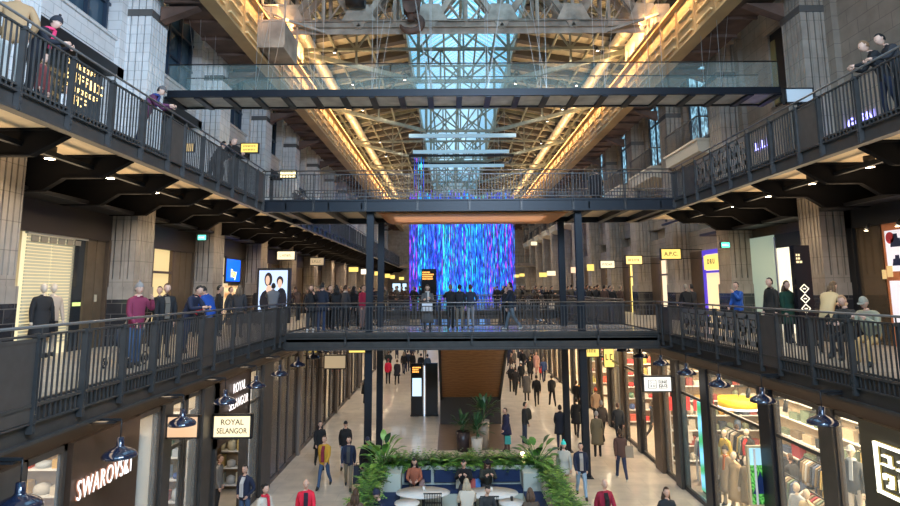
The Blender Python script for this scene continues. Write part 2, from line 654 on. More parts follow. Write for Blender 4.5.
DARKBAND = mat('pier dark band', (0.10, 0.095, 0.09), 0.5)
for s in (-1, 1):
    e1, e2, p, w, g = side(s)
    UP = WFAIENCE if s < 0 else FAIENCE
    ks = range(-2, 13)
    for k in ks:
        y0 = PY0 + PSP * k
        y1 = y0 + PD
        if y1 < Y0: continue
        b = MB()
        o = 0.05
        b.prism([(p - s * o, y0 - o), (p - s * o, y1 + o), (w, y1 + o), (w, y0 - o)], 'z', 0, 1.35, 2)
        b.prism([(p - s * o, y0 - o), (p - s * o, y1 + o), (w, y1 + o), (w, y0 - o)], 'z', 1.35, 1.72, 0)
        b.prism([(p, y0), (p, y1), (w, y1), (w, y0)], 'z', 1.72, 1.95, 0)
        b.prism(pier_poly(s, p, w, y0, y1), 'z', 1.95, L2 - 0.3, 0)
        b.prism(pier_poly(s, p, w, y0, y1), 'z', L2 - 0.3, 10.2, 1)
        b.prism([(p - s * .03, y0 - .03), (p - s * .03, y1 + .03), (w, y1 + .03), (w, y0 - .03)], 'z', 10.2, 10.42, 3)
        b.prism(pier_poly(s, p, w, y0, y1), 'z', 10.42, 11.6, 1)
        b.prism([(p - s * .12, y0 - .12), (p - s * .12, y1 + .12), (w, y1 + .12), (w, y0 - .12)], 'z', 11.6, 12.0, 1)
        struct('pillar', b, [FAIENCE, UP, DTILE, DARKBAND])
        # pointed rib ends above the base band
        # secondary flat reveal beside each pier (stepped stone jamb)
        b = MB()
        b.box(p + s * 0.75, y1, L2, w, y1 + 0.35, 12.6)
        b.box(p + s * 0.75, y0 - 0.35, L2, w, y0, 12.6)
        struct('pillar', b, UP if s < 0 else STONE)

# upper left bays: shop glass, black band, white spandrel, tall dark window
GLASSDK = mat('dark shop glass', (0.02, 0.025, 0.03), 0.08)
WINF = mat('navy window frame', (0.03, 0.045, 0.07), 0.4)
WINBL = mat('window daylight glass', (0.05, 0.09, 0.13), 0.06)
nw = 3
for k in range(-3, 12):
    y0 = PY0 + PSP * k + PD + 0.35
    y1 = PY0 + PSP * (k + 1) - 0.35
    b = MB()
    x = WL
    b.box(x, y0, L2, x + 0.12, y1, 8.15)
    struct('window_%d' % nw, b, GLASSDK)
    b = MB()
    b.box(x, y0, 8.1, x + 0.55, y1 + 0.35, 8.42)
    struct('trim_4', b, BLACK)
    b = MB()
    b.box(x, y0 - .0, 8.42, x + 0.42, y1 + 0.3, 9.25)
    b.box(x, y0 + .1, 8.56, x + 0.45, y1 - 0.1, 9.1)
    b.box(x, y0 - .0, 9.22, x + 0.5, y1 + 0.3, 9.32)
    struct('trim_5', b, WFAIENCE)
    b = MB()
    for q in range(5):
        yy = y0 + 0.2 + (y1 - y0 - 0.4) * q / 4
        b.box(x + 0.1, yy - 0.045, 9.3, x + 0.22, yy + 0.045, 12.6)
    for z in (9.35, 10.4, 11.5, 12.55):
        b.box(x + 0.1, y0, z - 0.045, x + 0.2, y1, z + 0.045)
    b.box(x + 0.05, y0, 9.3, x + 0.08, y1, 12.6, 1)
    struct('window_%d' % nw, b, [WINF, WINBL])
    nw += 1
# L2 right bays
CRY = None


def crystal():
    m_ = bpy.data.materials.new('daylit patterned glass')
    m_.use_nodes = True
    nt = m_.node_tree
    bs = nt.nodes['Principled BSDF']
    bs.inputs['Base Color'].default_value = (0.1, 0.15, 0.2, 1)
    tc = nt.nodes.new('ShaderNodeTexCoord')
    v = nt.nodes.new('ShaderNodeTexVoronoi')
    v.inputs['Scale'].default_value = 5
    r = nt.nodes.new('ShaderNodeValToRGB')
    r.color_ramp.elements[0].color = (0.02, 0.05, 0.08, 1)
    r.color_ramp.elements[1].color = (0.35, 0.7, 0.9, 1)
    r.color_ramp.elements[0].position = 0.35
    nt.links.new(tc.outputs['Object'], v.inputs['Vector'])
    nt.links.new(v.outputs['Distance'], r.inputs['Fac'])
    nt.links.new(r.outputs['Color'], bs.inputs['Emission Color'])
    bs.inputs['Emission Strength'].default_value = 1.0
    return m_


CRY = crystal()
for k in range(0, 12):
    y0 = PY0 + PSP * k + PD
    y1 = PY0 + PSP * (k + 1)
    x = WR - 0.35
    if k == 0:      # dark doorway at the walkway end
        b = MB()
        b.box(x - 0.06, 20.2, 8.15, x, 21.9, 10.9)
        struct('door_1', b, BLACK)
        b = MB()
        b.box(x - 0.1, 21.55, 8.2, x - 0.06, 21.85, 10.6)
        struct('door_1', b, mat('ochre door edge', (0.2, 0.17, 0.07), 0.5))
        b = MB().box(x - .2, 20.0, 10.9, x, 22.1, 11.05).box(x - .14, 20.0, 8.15, x, 20.2, 10.9).box(x - .14, 21.9, 8.15, x, 22.1, 10.9)
        struct('trim_6', b, STONE)
        continue
    # tall window with patterned daylit glass, stone balcony in front
    b = MB()
    b.box(x - 0.04, y0 + 0.9, 8.6, x, y1 - 0.9, 12.4)
    struct('window_%d' % nw, b, CRY)
    b = MB()
    for q in range(4):
        yy = y0 + 0.9 + (y1 - y0 - 1.8) * q / 3
        b.box(x - 0.12, yy - 0.05, 8.5, x, yy + 0.05, 12.5)
    b.box(x - 0.12, y0 + .8, 8.5, x, y1 - .8, 8.6)
    b.box(x - 0.12, y0 + .8, 10.9, x, y1 - .8, 11.0)
    struct('window_%d' % nw, b, WINF)
    nw += 1
    b = MB()
    b.prism([(x, 7.2), (x - 1.25, 7.45), (x - 1.3, 7.95), (x, 7.95)], 'y', y0 + 0.5, y1 - 0.5)
    b.box(x - 1.36, y0 + 0.44, 7.93, x, y1 - 0.44, 8.02)
    struct('trim_7', b, CREAM)
    # its railing is a thing
    t = thing('balcony_railing', ('black railing of the right wall stone balcony, %s beyond the glass walkway' % ['', 'first', 'second', 'third', 'fourth', 'fifth'][k] if k < 6 else
              'railing of a far small stone balcony high on the right wall'), 'railing',
        (x - 1.25, y0 + 0.5, 8.02), 0, 'railings of the small stone balconies')
    r_ = MB().bar((x - 1.25, y0 + .5, 9.0), (x - 1.25, y1 - .5, 9.0), .05).bar((x - 1.25, y0 + .5, 9.0), (x, y0 + .5, 9.0), .05)
    r_.build('handrail', STEEL, t)
    r_ = MB()
    n_ = 28
    for i in range(n_ + 1):
        yy = y0 + .5 + (y1 - y0 - 1) * i / n_
        r_.box(x - 1.26, yy - .012, 8.02, x - 1.24, yy + .012, 9.0)
    for i in range(8):
        r_.box(x - 1.25 + i * .16, y0 + .49, 8.02, x - 1.23 + i * .16, y0 + .51, 9.0)
    r_.build('balusters', STEEL, t)

# ------------------------------------------------------------------ roof
H1, ZR = 3.4, 16.9
for s in (-1, 1):
    e = (WL if s < 0 else WR)
    hx = XC + s * H1
    b = MB()
    b.prism([(hx, ZR), (e, 15.45), (e, 15.6), (hx, ZR + 0.15)], 'y', Y0, YE)
    struct('ceiling', b, DECKM)
    b = MB()
    b.box(hx - 0.08, Y0, ZR - 0.35, hx + 0.08, YE, ZR + 0.5)
    struct('trim_8', b, TRUSSM)
# rafters under the deck, every 2.27 m
yy = 17.5
DK = mat('dark rafter', (0.10, 0.085, 0.065), 0.6)
while yy < YE:
    b = MB()
    for s in (-1, 1):
        e = (WL if s < 0 else WR)
        b.bar((XC + s * H1, yy, ZR - 0.22), (e, yy, 15.25), 0.55, 0.4)
    struct('beam', b, DK)
    yy += 2.27
b = MB()
for s in (-1, 1):
    for t_ in (0.25, 0.5, 0.75):
        e = (WL if s < 0 else WR)
        x = XC + s * H1 + (e - XC - s * H1) * t_
        z = ZR - 0.5 + (15.1 - ZR + 0.3) * t_
        b.box(x - 0.06, 17, z - 0.15, x + 0.06, YE, z)
struct('beam', b, TRUSSM)
# skylight: glazing bars, purlins, glass, ridge
ZT = 19.6
b = MB()
yy = 12.0
while yy < YE:
    for s in (-1, 1):
        b.bar((XC + s * H1, yy, ZR + 0.45), (XC, yy, ZT), 0.07, 0.14)
    yy += 0.62
struct('window_40', b, mat('white glazing bar', (0.75, 0.8, 0.82), 0.4))
b = MB()
for s in (-1, 1):
    for t_ in (0.0, 0.34, 0.67):
        x = XC + s * H1 * (1 - t_)
        z = ZR + 0.4 + (ZT - ZR - 0.5) * t_
        b.box(x - 0.06, 12, z - 0.16, x + 0.06, YE, z)
b.box(XC - 0.1, 12, ZT - 0.2, XC + 0.1, YE, ZT)
struct('window_40', b, TRUSSM)
b = MB()
for s in (-1, 1):
    b.quad((XC + s * H1, 12, ZR + 0.53), (XC + s * H1, YE, ZR + 0.53), (XC, YE, ZT + 0.08), (XC, 12, ZT + 0.08))
struct('window_40', b, SKYGL)
b = MB().prism([(XC - H1, ZR - .3), (XC + H1, ZR - .3), (XC, ZT)], 'y', YE - 0.2, YE)
struct('wall_end', b, WHITE)
# solid roof before the skylight starts
b = MB()
b.prism([(XC - H1, ZR), (XC + H1, ZR), (XC, ZT)], 'y', Y0, 12)
struct('ceiling', b, DECKM)

# round ducts
for s in (-1, 1):
    x = XC + s * 8.3
    b = MB().tube([(x, 14, 14.6), (x, YE - 1, 14.6)], 0.33, 14)
    y = 15.0
    while y < YE - 2:
        b.tube([(x, y, 14.6), (x, y + 0.12, 14.6)], 0.37, 14)
        y += 3.0
    t = single('ventilation_duct', b, mat('galvanised duct', (0.62, 0.55, 0.42), 0.45, 0.4),
               'long round metal duct under the roof on the %s side of the hall' % ('left' if s < 0 else 'right'), 'duct')
    o2 = MB()
    t['_o'] = (0, 0, 0)
    y = 16.0
    while y < YE - 2:
        MB().box(x - 0.02, y, 14.6, x + 0.02, y + 0.04, 15.9).build('hanger', STEEL, t)
        y += 5

# roof trusses
for k in range(-1, 7):
    y = 30.7 + 10.2 * k
    if y > YE - 1: continue
    b = MB()
    N = lambda hx, z: (XC + hx, y, z)
    w_ = 0.15
    b.bar(N(-9.1, 14.0), N(9.1, 14.0), w_)                       # tie
    b.bar(N(-2.35, 12.25), N(2.35, 12.25), 0.17)
    for s in (-1, 1):
        b.bar(N(s * 9.2, 14.0), N(s * 2.35, 12.25), 0.24, 0.24)   # sloping tie
        b.bar(N(s * 2.35, 12.2), N(s * 2.35, ZR + 0.3), 0.17)
        b.bar(N(s * 9.2, 14.0), N(s * 9.6, 15.3), 0.2)
        b.bar(N(s * 9.2, 14.0), N(s * 7.0, 15.8), 0.12)
        b.bar(N(s * 5.6, 14.0), N(s * 7.0, 15.8), 0.1)
        b.bar(N(s * 5.6, 13.1), N(s * 5.6, 16.2), 0.1)
        b.bar(N(s * 5.6, 14.0), N(s * 3.9, 16.6), 0.1)
        b.bar(N(s * 2.35, 14.0), N(s * 3.9, 16.6), 0.1)
        b.bar(N(s * 3.4, ZR), N(s * 10.0, 15.35), 0.2, 0.3)
        b.bar(N(0, 12.25), N(s * 2.35, 14.0), 0.09)
        b.bar(N(s * 1.2, 14.0), N(s * 2.35, 12.25), 0.09)
        b.bar(N(s * 1.2, 14.0), N(0, 12.25), 0.09)
        b.bar(N(s * 1.2, 12.25), N(s * 1.2, 14.0), 0.09)
        b.bar(N(s * 2.35, 14.0), N(0, ZR), 0.1)
        b.bar(N(0, 14.0), N(s * 2.35, ZR), 0.1)
        b.bar(N(s * 3.4, ZR + .3), N(0, ZT - .1), 0.12)
    b.bar(N(-3.4, ZR), N(3.4, ZR), 0.13)
    b.bar(N(0, 12.25), N(0, ZT), 0.1)
    struct('beam', b, TRUSSM)

# crane runway girders with stiffeners, brown riveted box behind, brackets on the piers
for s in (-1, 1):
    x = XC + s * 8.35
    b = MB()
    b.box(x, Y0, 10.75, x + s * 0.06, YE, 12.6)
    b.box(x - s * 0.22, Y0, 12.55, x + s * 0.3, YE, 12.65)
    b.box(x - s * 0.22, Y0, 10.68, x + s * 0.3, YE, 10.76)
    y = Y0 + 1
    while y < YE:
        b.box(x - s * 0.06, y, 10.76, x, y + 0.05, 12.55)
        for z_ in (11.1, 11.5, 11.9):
            b.box(x - s * 0.09, y + 0.3, z_, x, y + 1.5, z_ + .07, 1)  # raised cream-gold strips shaped and coloured as the web's reflected light stripes
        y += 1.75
    struct('beam', b, [GIRDERM, mat('painted light stripe', (0.75, 0.55, 0.28), 0.4)])
    b = MB()
    b.box(x - s * 0.02, Y0, 12.65, x + s * 0.1, YE, 12.8)
    struct('beam', b, CRANEM)
    # dark lattice and walkway between girder and wall
    b = MB()
    b.box(x + s * 0.3, Y0, 10.9, x + s * 0.36, YE, 12.3)
    b.box(x + s * 0.3, Y0, 10.8, x + s * 1.5, YE, 10.9)
    y = Y0 + 0.5
    while y < YE:
        b.box(x + s * 0.3, y, 10.7, x + s * 1.5, y + 0.09, 11.3)
        y += 1.5
    for k in range(-2, 13):
        yb = PY0 + PSP * k
        b.prism([(x + s * 0.5, 10.68), (x + s * 1.7, 10.2), (x + s * 1.7, 10.68)], 'y', yb + 0.35, yb + 0.7)
    struct('beam', b, RUST)

# ------------------------------------------------------------------ bridges
for (ya, yb) in ((B1A, B1B), (45.4, 49.0)):
    b = MB().box(XL, ya + 0.06, -0.12, XR, yb - 0.06, 0.0)
    struct('floor', b, mat('bridge floor', (0.42, 0.43, 0.46), 0.25, var=0.1, coat=0.4))
    b = MB()
    for y, sg in ((ya, 1), (yb, -1)):
        b.box(XL, y, -0.56, XR, y + sg * 0.05, 0.04)
        b.box(XL, y - sg * 0.05, -0.05, XR, y + sg * 0.1, 0.02)
        b.box(XL, y - sg * 0.07, -0.60, XR, y + sg * 0.12, -0.54)
        b.box(XL, y - sg * 0.015, -0.2, XR, y, -0.14)
    b.box(XL, ya, -0.3, XR, yb, -0.12)
    struct('trim_9', b, STEEL)
b = MB().box(XL2, B2A + 0.06, L2 - 0.1, XR2, B2B - 0.06, L2)
struct('floor', b, FLOORL1)
b = MB()
for y, sg in ((B2A, 1), (B2B, -1)):
    b.box(XL2, y, L2 - 0.42, XR2, y + sg * 0.05, L2 + 0.03)
    b.box(XL2, y - sg * 0.09, L2 - 0.44, XR2, y + sg * 0.12, L2 - 0.36)
    b.box(XL2, y - sg * 0.06, L2 - 0.04, XR2, y + sg * 0.1, L2 + 0.02)
for x in (-6.2, -4.6, -3.35, 5.2, 6.6, 7.9):
    b.box(x, B2A, L2 - 0.42, x + 0.05, B2B, L2 - 0.1)
    b.box(x - 0.1, B2A, L2 - 0.45, x + 0.15, B2B, L2 - 0.42)
struct('trim_10', b, NAVY)
struct('ceiling', MB().box(XL2, B2A + 0.1, L2 - 0.2, XR2, B2B - 0.1, L2 - 0.1), SOFFIT)
b = MB().prism([(-2.75, L2 - 0.44), (4.55, L2 - 0.44), (4.3, L2 - 0.52), (-2.5, L2 - 0.52)], 'y', B2A + 0.35, B2B - 0.45)
struct('ceiling', b, OAK)
# steel columns, H section with bolted head plates
for (x, y) in ((-3.04, 23.35), (4.87, 23.35), (-3.02, 26.9), (4.85, 26.9)):
    b = MB()
    b.box(x - 0.125, y - 0.12, G, x + 0.125, y - 0.10, L2 - 0.42)
    b.box(x - 0.125, y + 0.10, G, x + 0.125, y + 0.12, L2 - 0.42)
    b.box(x - 0.01, y - 0.10, G, x + 0.01, y + 0.10, L2 - 0.42)
    b.box(x - 0.19, y - 0.17, L2 - 0.45, x + 0.19, y + 0.17, L2 - 0.42)
    b.box(x - 0.2, y - 0.2, G, x + 0.2, y + 0.2, G + 0.03)
    for q in (-1, 1):
        b.box(x + q * 0.09 - 0.02, y - 0.14, L2 - 0.5, x + q * 0.09 + 0.02, y - 0.12, L2 - 0.46)
    struct('column', b, NAVY)
# ================================================================== RAILINGS
SOLIDM = mat('railing sheet', (0.085, 0.072, 0.064), 0.45, 0.4, var=0.12)


def railing(name, label, axis, c, a, b, zf, out, solids=(), keys=(), group=None, sp=1.3, bal=0.115, lo=0.12):
    """axis 'y': runs along y at x=c; axis 'x': along x at y=c. out: +-1 side of the void"""
    def bx(m, t0, t1, n0, n1, z0, z1):
        if axis == 'y':
            m.box(c + out * n0, t0, zf + z0, c + out * n1, t1, zf + z1)
        else:
            m.box(t0, c + out * n0, zf + z0, t1, c + out * n1, zf + z1)
    c = c + out * .075
    loc = (c, a, zf) if axis == 'y' else (a, c, zf)
    t = thing(name, label, 'railing', loc, 0, group)
    cuts = sorted([(s0, s1, 'solid') for s0, s1 in solids] + [(s0, s1, 'key') for s0, s1 in keys])
    spans = []
    cur = a
    for s0, s1, kd in cuts + [(b, b, None)]:
        L = s0 - cur
        if L > 0.3:
            n = max(1, round(L / sp))
            for i in range(n):
                spans.append((cur + L * i / n, cur + L * (i + 1) / n, 'bars'))
        if kd: spans.append((s0, s1, kd))
        cur = s1
    P = (lambda tt, n, z: (c + out * n, tt, zf + z)) if axis == 'y' else (lambda tt, n, z: (tt, c + out * n, zf + z))
    m = MB().tube([P(a, 0.05, 1.1), P(b, 0.05, 1.1)], 0.024, 8)
    m.build('handrail', mat('handrail steel', (0.2, 0.19, 0.185), 0.35, 0.7), t)
    m = MB()
    bx(m, a, b, -0.025, 0.025, 0.955, 0.985)
    m.build('top_rail', RAILM, t)
    m = MB()
    bx(m, a, b, -0.02, 0.02, lo - .02, lo + .01)
    m.build('bottom_rail', RAILM, t)
    ends = sorted(set([round(s[0], 4) for s in spans] + [round(spans[-1][1], 4)]))
    for i, e in enumerate(ends):
        m = MB()
        bx(m, e - 0.035, e - 0.02, -0.045, 0.055, -0.42, 1.0)
        bx(m, e + 0.02, e + 0.035, -0.045, 0.055, -0.42, 1.0)
        bx(m, e - 0.03, e + 0.03, 0.03, 0.045, -0.4, -0.1)
        bx(m, e - 0.008, e + 0.008, 0.04, 0.06, 0.97, 1.09)
        for z in (-0.3, -0.18):
            bx(m, e - 0.015, e + 0.015, 0.045, 0.066, z, z + 0.03)
        bx(m, e - 0.05, e + 0.05, -0.04, 0.07, 0.93, 0.975)
        m.build('post', RAILM, t)
    for s0, s1, kd in spans:
        m = MB()
        if kd == 'solid':
            bx(m, s0 + 0.04, s1 - 0.04, -0.01, 0.01, lo + .02, 0.93)
            bx(m, s0 + 0.04, s1 - 0.04, 0.01, 0.02, 0.88, 0.93)
            m.build('sheet_panel', SOLIDM, t)
            continue
        n = max(2, int((s1 - s0 - 0.07) / bal))
        if s0 > 45: n = max(2, n // 2)
        for i in range(1, n):
            x = s0 + 0.035 + (s1 - s0 - 0.07) * i / n
            bx(m, x - 0.01, x + 0.01, -0.013, 0.013, lo, 0.955)
        if kd == 'key':
            # squared spiral ornament of flat strips
            w = s1 - s0 - 0.07
            x0 = s0 + 0.035
            kb = MB()
            for j in range(2):
                q = x0 + w * j / 2 + 0.03
                u = w / 2 - 0.06
                st = 0.085
                for (xa, xb, za, zb) in ((0, u, 0.85, 0.85 + st), (0, st, 0.5, 0.85), (0, u * .7, 0.5, 0.5 + st), (u * .7 - st, u * .7, 0.5, 0.70),
                                         (u * .3, u * .7, 0.68, 0.68 + st), (u - st, u, 0.2, 0.9), (u * .1, u, 0.17, 0.17 + st), (u * .1, u * .1 + st, 0.17, 0.38)):
                    bx(kb, q + xa, q + xb, 0.014, 0.024, za - .05, zb)
        pb = m.build('baluster_panel', RAILM, t)
        if kd == 'key': kb.build('spiral_ornament', mat('grey ornament strip', (0.20, 0.185, 0.175), 0.4, 0.4), pb)
    return t


def sol(first, period, width, a, b, n=99):
    out = []
    y = first
    while y + width < b and len(out) < n:
        if y > a: out.append((y, y + width))
        y += period
    return out


railing('railing', 'long dark steel railing along the left first gallery, from the camera to the first footbridge', 'y', XL, 4.6, B1A, 0, 1,
        solids=[(8.35, 9.25), (15.3, 16.15), (21.6, 22.3)], lo=-.27)
railing('railing', 'long dark steel railing along the left first gallery, beyond the first footbridge', 'y', XL, B1B, 45.4, 0, 1, solids=sol(29, 6.9, .85, 28, 45), lo=-.27)
railing('railing', 'far part of the left first gallery railing beyond the second footbridge', 'y', XL, 49.0, 92, 0, 1, sp=2.6, bal=.25, lo=-.27)
railing('railing', 'near railing along the right first gallery with squared spiral ornament panels', 'y', XR, 6.6, B1A, 0, -1,
        solids=[(7.2, 8.0), (14.6, 15.45), (21.7, 22.5)], keys=[(15.45, 16.7), (16.7, 18.0), (18.0, 19.3), (19.3, 20.6)], lo=-.27)
railing('railing', 'long dark steel railing along the right first gallery, beyond the first footbridge', 'y', XR, B1B, 45.4, 0, -1, solids=sol(29, 6.9, .85, 28, 45), lo=-.27)
railing('railing', 'far part of the right first gallery railing beyond the second footbridge', 'y', XR, 49.0, 92, 0, -1, sp=2.6, bal=.25, lo=-.27)
railing('railing', 'near railing of the first footbridge, at the feet of people standing across the hall', 'x', B1A, XL, XR, 0, -1, sp=2.2)
railing('railing', 'rear railing of the first footbridge, behind the people on it', 'x', B1B, XL, XR, 0, 1, sp=2.2)
railing('railing', 'near railing of the second, farther footbridge before the blue light curtain', 'x', 45.4, XL, XR, 0, -1, sp=2.3, bal=.2)
railing('railing', 'rear railing of the farther footbridge before the blue light curtain', 'x', 49.0, XL, XR, 0, 1, sp=2.3, bal=.2)
railing('railing', 'dark steel railing of the left upper gallery, from the camera to the upper bridge', 'y', XL2, 5.6, B2A, L2, 1,
        solids=[(14.9, 15.75), (21.9, 22.7)], lo=-.1)
railing('railing', 'dark steel railing of the left upper gallery, beyond the upper bridge', 'y', XL2, B2B, 84, L2, 1, solids=sol(35, 6.9, .85, 28, 84), lo=-.1)
railing('railing', 'dark steel railing of the right upper gallery, with ornament panels next to the upper bridge', 'y', XR2, 7.0, B2A, L2, -1,
        solids=[(13.6, 14.5), (20.7, 21.8)], keys=[(17.0, 18.2), (18.2, 19.4), (19.4, 20.7)], lo=-.1)
railing('railing', 'short railing closing the end of the right upper gallery behind the upper bridge', 'x', B2B, XR2, PR + .9, L2, 1, sp=1.3)
railing('railing', 'near railing of the upper bridge above the wooden soffit', 'x', B2A, XL2, XR2, L2, -1, sp=1.9)
railing('railing', 'rear railing of the upper bridge above the wooden soffit', 'x', B2B, XL2, XR2, L2, 1, sp=1.9)
railing('railing', 'railing of the gallery crossing before the far end wall', 'x', 84, XL2, PR + .9, L2, -1, sp=2.6, bal=.3)

# ------------------------------------------------------------------ glass walkway high across the hall
zc = 8.05
t = thing('glass_walkway', 'glass sided footbridge hanging high across the hall on thin steel rods', 'footbridge', (XC, 20.1, zc))
x0, x1 = PL - .1, PR + .05
ya, yb = 20.0, 21.35
m = MB()
for y in (ya, yb):
    m.box(x0, y - 0.05, zc - 0.02, x1, y + 0.05, zc + 0.22)
m.build('edge_beam', NAVY, t)
n = 21
for i in range(n + 1):
    x = x0 + (x1 - x0) * i / n
    MB().box(x - 0.1, ya, zc - 0.06, x + 0.1, yb, zc + 0.03).build('cross_beam', NAVY, t)
    if i < n:
        MB().box(x + 0.1, ya + .05, zc + 0.03, x + (x1 - x0) / n - 0.1, yb - .05, zc + 0.06).build('deck_panel', mat('translucent deck panel', (0.52, 0.50, 0.46), 0.4, var=0.25, vscale=2), t)
for y in (ya, yb):
    for i in range(11):
        xa = x0 + (x1 - x0) * i / 11
        MB().box(xa + 0.02, y - 0.008, zc + 0.2, xa + (x1 - x0) / 11 - 0.02, y + 0.008, zc + 1.1).build('glass_panel', GLASSG, t)
    MB().tube([(x0, y, zc + 1.13), (x1, y, zc + 1.13)], 0.022, 8).build('handrail', STEEL, t)
    for i in range(1, n, 2):
        x = x0 + (x1 - x0) * i / n
        dx = 0.9 if (i // 2) % 2 else -0.9
        MB().bar((x, y, zc + 0.2), (x, y, 14.1), 0.014).bar((x, y, zc + 0.2), (x + dx, y, 14.1), 0.011).build('hanger_rod', CHROME, t)
# steel to hang it from
m = MB()
for y in (ya, yb):
    m.box(WL, y - 0.08, 14.1, WR, y + 0.08, 14.4)
struct('beam', m, CRANEM)

# ------------------------------------------------------------------ old travelling crane
t = thing('gantry_crane', 'old riveted travelling crane with lattice girders spanning the hall below the roof', 'crane', (XC, 25.5, 12.8))
za, zb = 12.85, 15.3
cx0, cx1 = XC - 7.8, XC + 7.8
for y, zo in ((25.5, 0), (27.0, .75)):
    za, zb = 12.85 + zo, 15.3 + zo * .5
    g_ = MB()
    g_.box(cx0, y - 0.2, za, cx1, y + 0.2, za + 0.03)
    g_.box(cx0, y - 0.02, za - 0.25, cx1, y + 0.02, za + 0.3)
    g_.box(cx0, y - 0.16, za + 0.28, cx1, y + 0.16, za + 0.32)
    g_.box(cx0, y - 0.22, zb, cx1, y + 0.22, zb + 0.35)
    for i in range(110):
        x = cx0 + 15.6 * (i + .5) / 110
        g_.box(x - .03, y - 0.035, za - 0.18, x + .03, y - 0.02, za - 0.12)
    g_.build('girder', CRANEM, t)
    w_ = MB()
    n = 10
    for i in range(n + 1):
        x = cx0 + 15.6 * i / n
        w_.box(x - 0.07, y - 0.1, za, x + 0.07, y + 0.1, zb)
        if i < n:
            xm = x + 15.6 / n
            if i % 2 == 0: w_.bar((x, y - .08, za), (xm, y - .08, zb), 0.24, 0.08, up=(0, 1, 0)).bar((x, y + .08, za), (xm, y + .08, zb), 0.24, 0.08, up=(0, 1, 0))
            else: w_.bar((x, y - .08, zb), (xm, y - .08, za), 0.24, 0.08, up=(0, 1, 0)).bar((x, y + .08, zb), (xm, y + .08, za), 0.24, 0.08, up=(0, 1, 0))
            w_.bar((x, y, za + (0.0 if i % 2 else zb - za)), (x + 15.6 / n, y, za + (zb - za if i % 2 else 0)), 0.06)
    w_.build('web_members', CRANEM, t)
    for i in range(n + 1):
        x = cx0 + 15.6 * i / n
        top = (i % 2 == 1)
        zc_ = zb if top else za + 0.3
        sg = -1 if top else 1
        p_ = MB()
        p_.prism([(x - 0.75, zc_), (x + 0.75, zc_), (x + 0.38, zc_ + sg * 0.75), (x - 0.38, zc_ + sg * 0.75)], 'y', y - 0.16, y - 0.13)
        for a in range(6):
            for bb in range(4):
                xx = x - 0.5 + a * 0.2
                zz = zc_ + sg * (0.1 + bb * 0.17)
                if abs(xx - x) < 0.66 - bb * 0.12: p_.box(xx - .022, y - 0.175, zz - .022, xx + .022, y - 0.16, zz + .022)
        p_.build('gusset_plate', mat('worn grey plate', (0.44, 0.38, 0.31), 0.6, 0.2, var=0.3, vscale=2), t)
for s in (-1, 1):
    x = XC + s * 8.3
    m = MB().box(x - 0.3, 24.6, 12.68, x + 0.3, 29.2, 13.5)
    m.bar((x - s * .2, 24.5, 13.0), (x - s * 2.2, 25.3, 12.6), .1)
    for y in (25.0, 26.2, 27.6, 28.8):
        m.tube([(x - .36, y, 12.9), (x + .36, y, 12.9)], 0.22, 12)
    m.build('end_carriage', CRANEM, t)
# trolley, rope, hook block
m = MB().box(-2.7, 25.2, 15.8, -0.7, 27.3, 16.4).box(-2.2, 25.6, 16.4, -1.2, 26.8, 16.8)
m.build('trolley', RUST, t)
m = MB()
for dx in (-.25, -.08, .08, .25):
    m.tube([(-1.62 + dx, 24.95, 14.2), (-1.62 + dx, 26.4, 16.2)], .02, 6)
m.build('hoist_rope', STEEL, t)
hb = MB()
hb.tube([(-1.95, 24.95, 14.05), (-1.29, 24.95, 14.05)], 0.48, 18)
hb.prism([(-2.08, 14.4), (-1.16, 14.4), (-1.28, 13.45), (-1.47, 13.2), (-1.77, 13.2), (-1.96, 13.45)], 'y', 24.62, 24.7)
hb.prism([(-2.08, 14.4), (-1.16, 14.4), (-1.28, 13.45), (-1.47, 13.2), (-1.77, 13.2), (-1.96, 13.45)], 'y', 25.2, 25.28)
hb.tube([(-1.62, 24.95, 13.4), (-1.62, 24.95, 12.95)], 0.16, 12)
hbo = hb.build('hook_block', RUST, t)
pts = []
for i in range(15):
    a = R(95 - i * 19)
    pts.append((-1.62 + 0.42 * math.cos(a) * 1.1, 24.95, 12.85 + 0.36 * math.sin(a)))
pts = [(-1.62, 24.95, 13.3)] + pts
MB().tube(pts, [0.11] * 3 + [0.15] * 10 + [0.12, 0.08, 0.04][:3], 10).build('hook', RUST, hbo)
hb = MB().tube([(-4.4, 24.9, 13.95), (-3.6, 24.9, 13.95)], 0.38, 16)
hb.tube([(-4.1, 24.9, 13.95), (-4.1, 26.4, 16.2)], .03, 6)
hb.build('rope_drum', BLACK, t)
# driver's cab hanging at the left end
m = MB()
cxa, cxb, cya, cyb, cz0, cz1 = -8.25, -6.55, 23.2, 25.2, 11.15, 12.85
m.box(cxa, cya, cz0, cxb, cya + .04, cz0 + 1.05).box(cxa, cyb - .04, cz0, cxb, cyb, cz0 + 1.05).box(cxa, cya, cz0, cxa + .04, cyb, cz0 + 1.05).box(cxb - .04, cya, cz0, cxb, cyb, cz0 + 1.05)
m.box(cxa, cya, cz0 - .05, cxb, cyb, cz0)
for x in (cxa, cxa + .8, cxb):
    for y in (cya, cyb):
        m.bar((x, y, cz0), (x, y, cz1 + .3), .07)
m.bar((cxa, cya, cz1), (cxb, cya, cz1), .07).bar((cxa, cya, cz0 + 1.05), (cxb, cya, cz0 + 1.05), .08)
m.bar((cxa, cya, cz1 + .3), (cxb, cya, cz0 + 1.1), .06)
m.build('driver_cab', CRANEM, t)

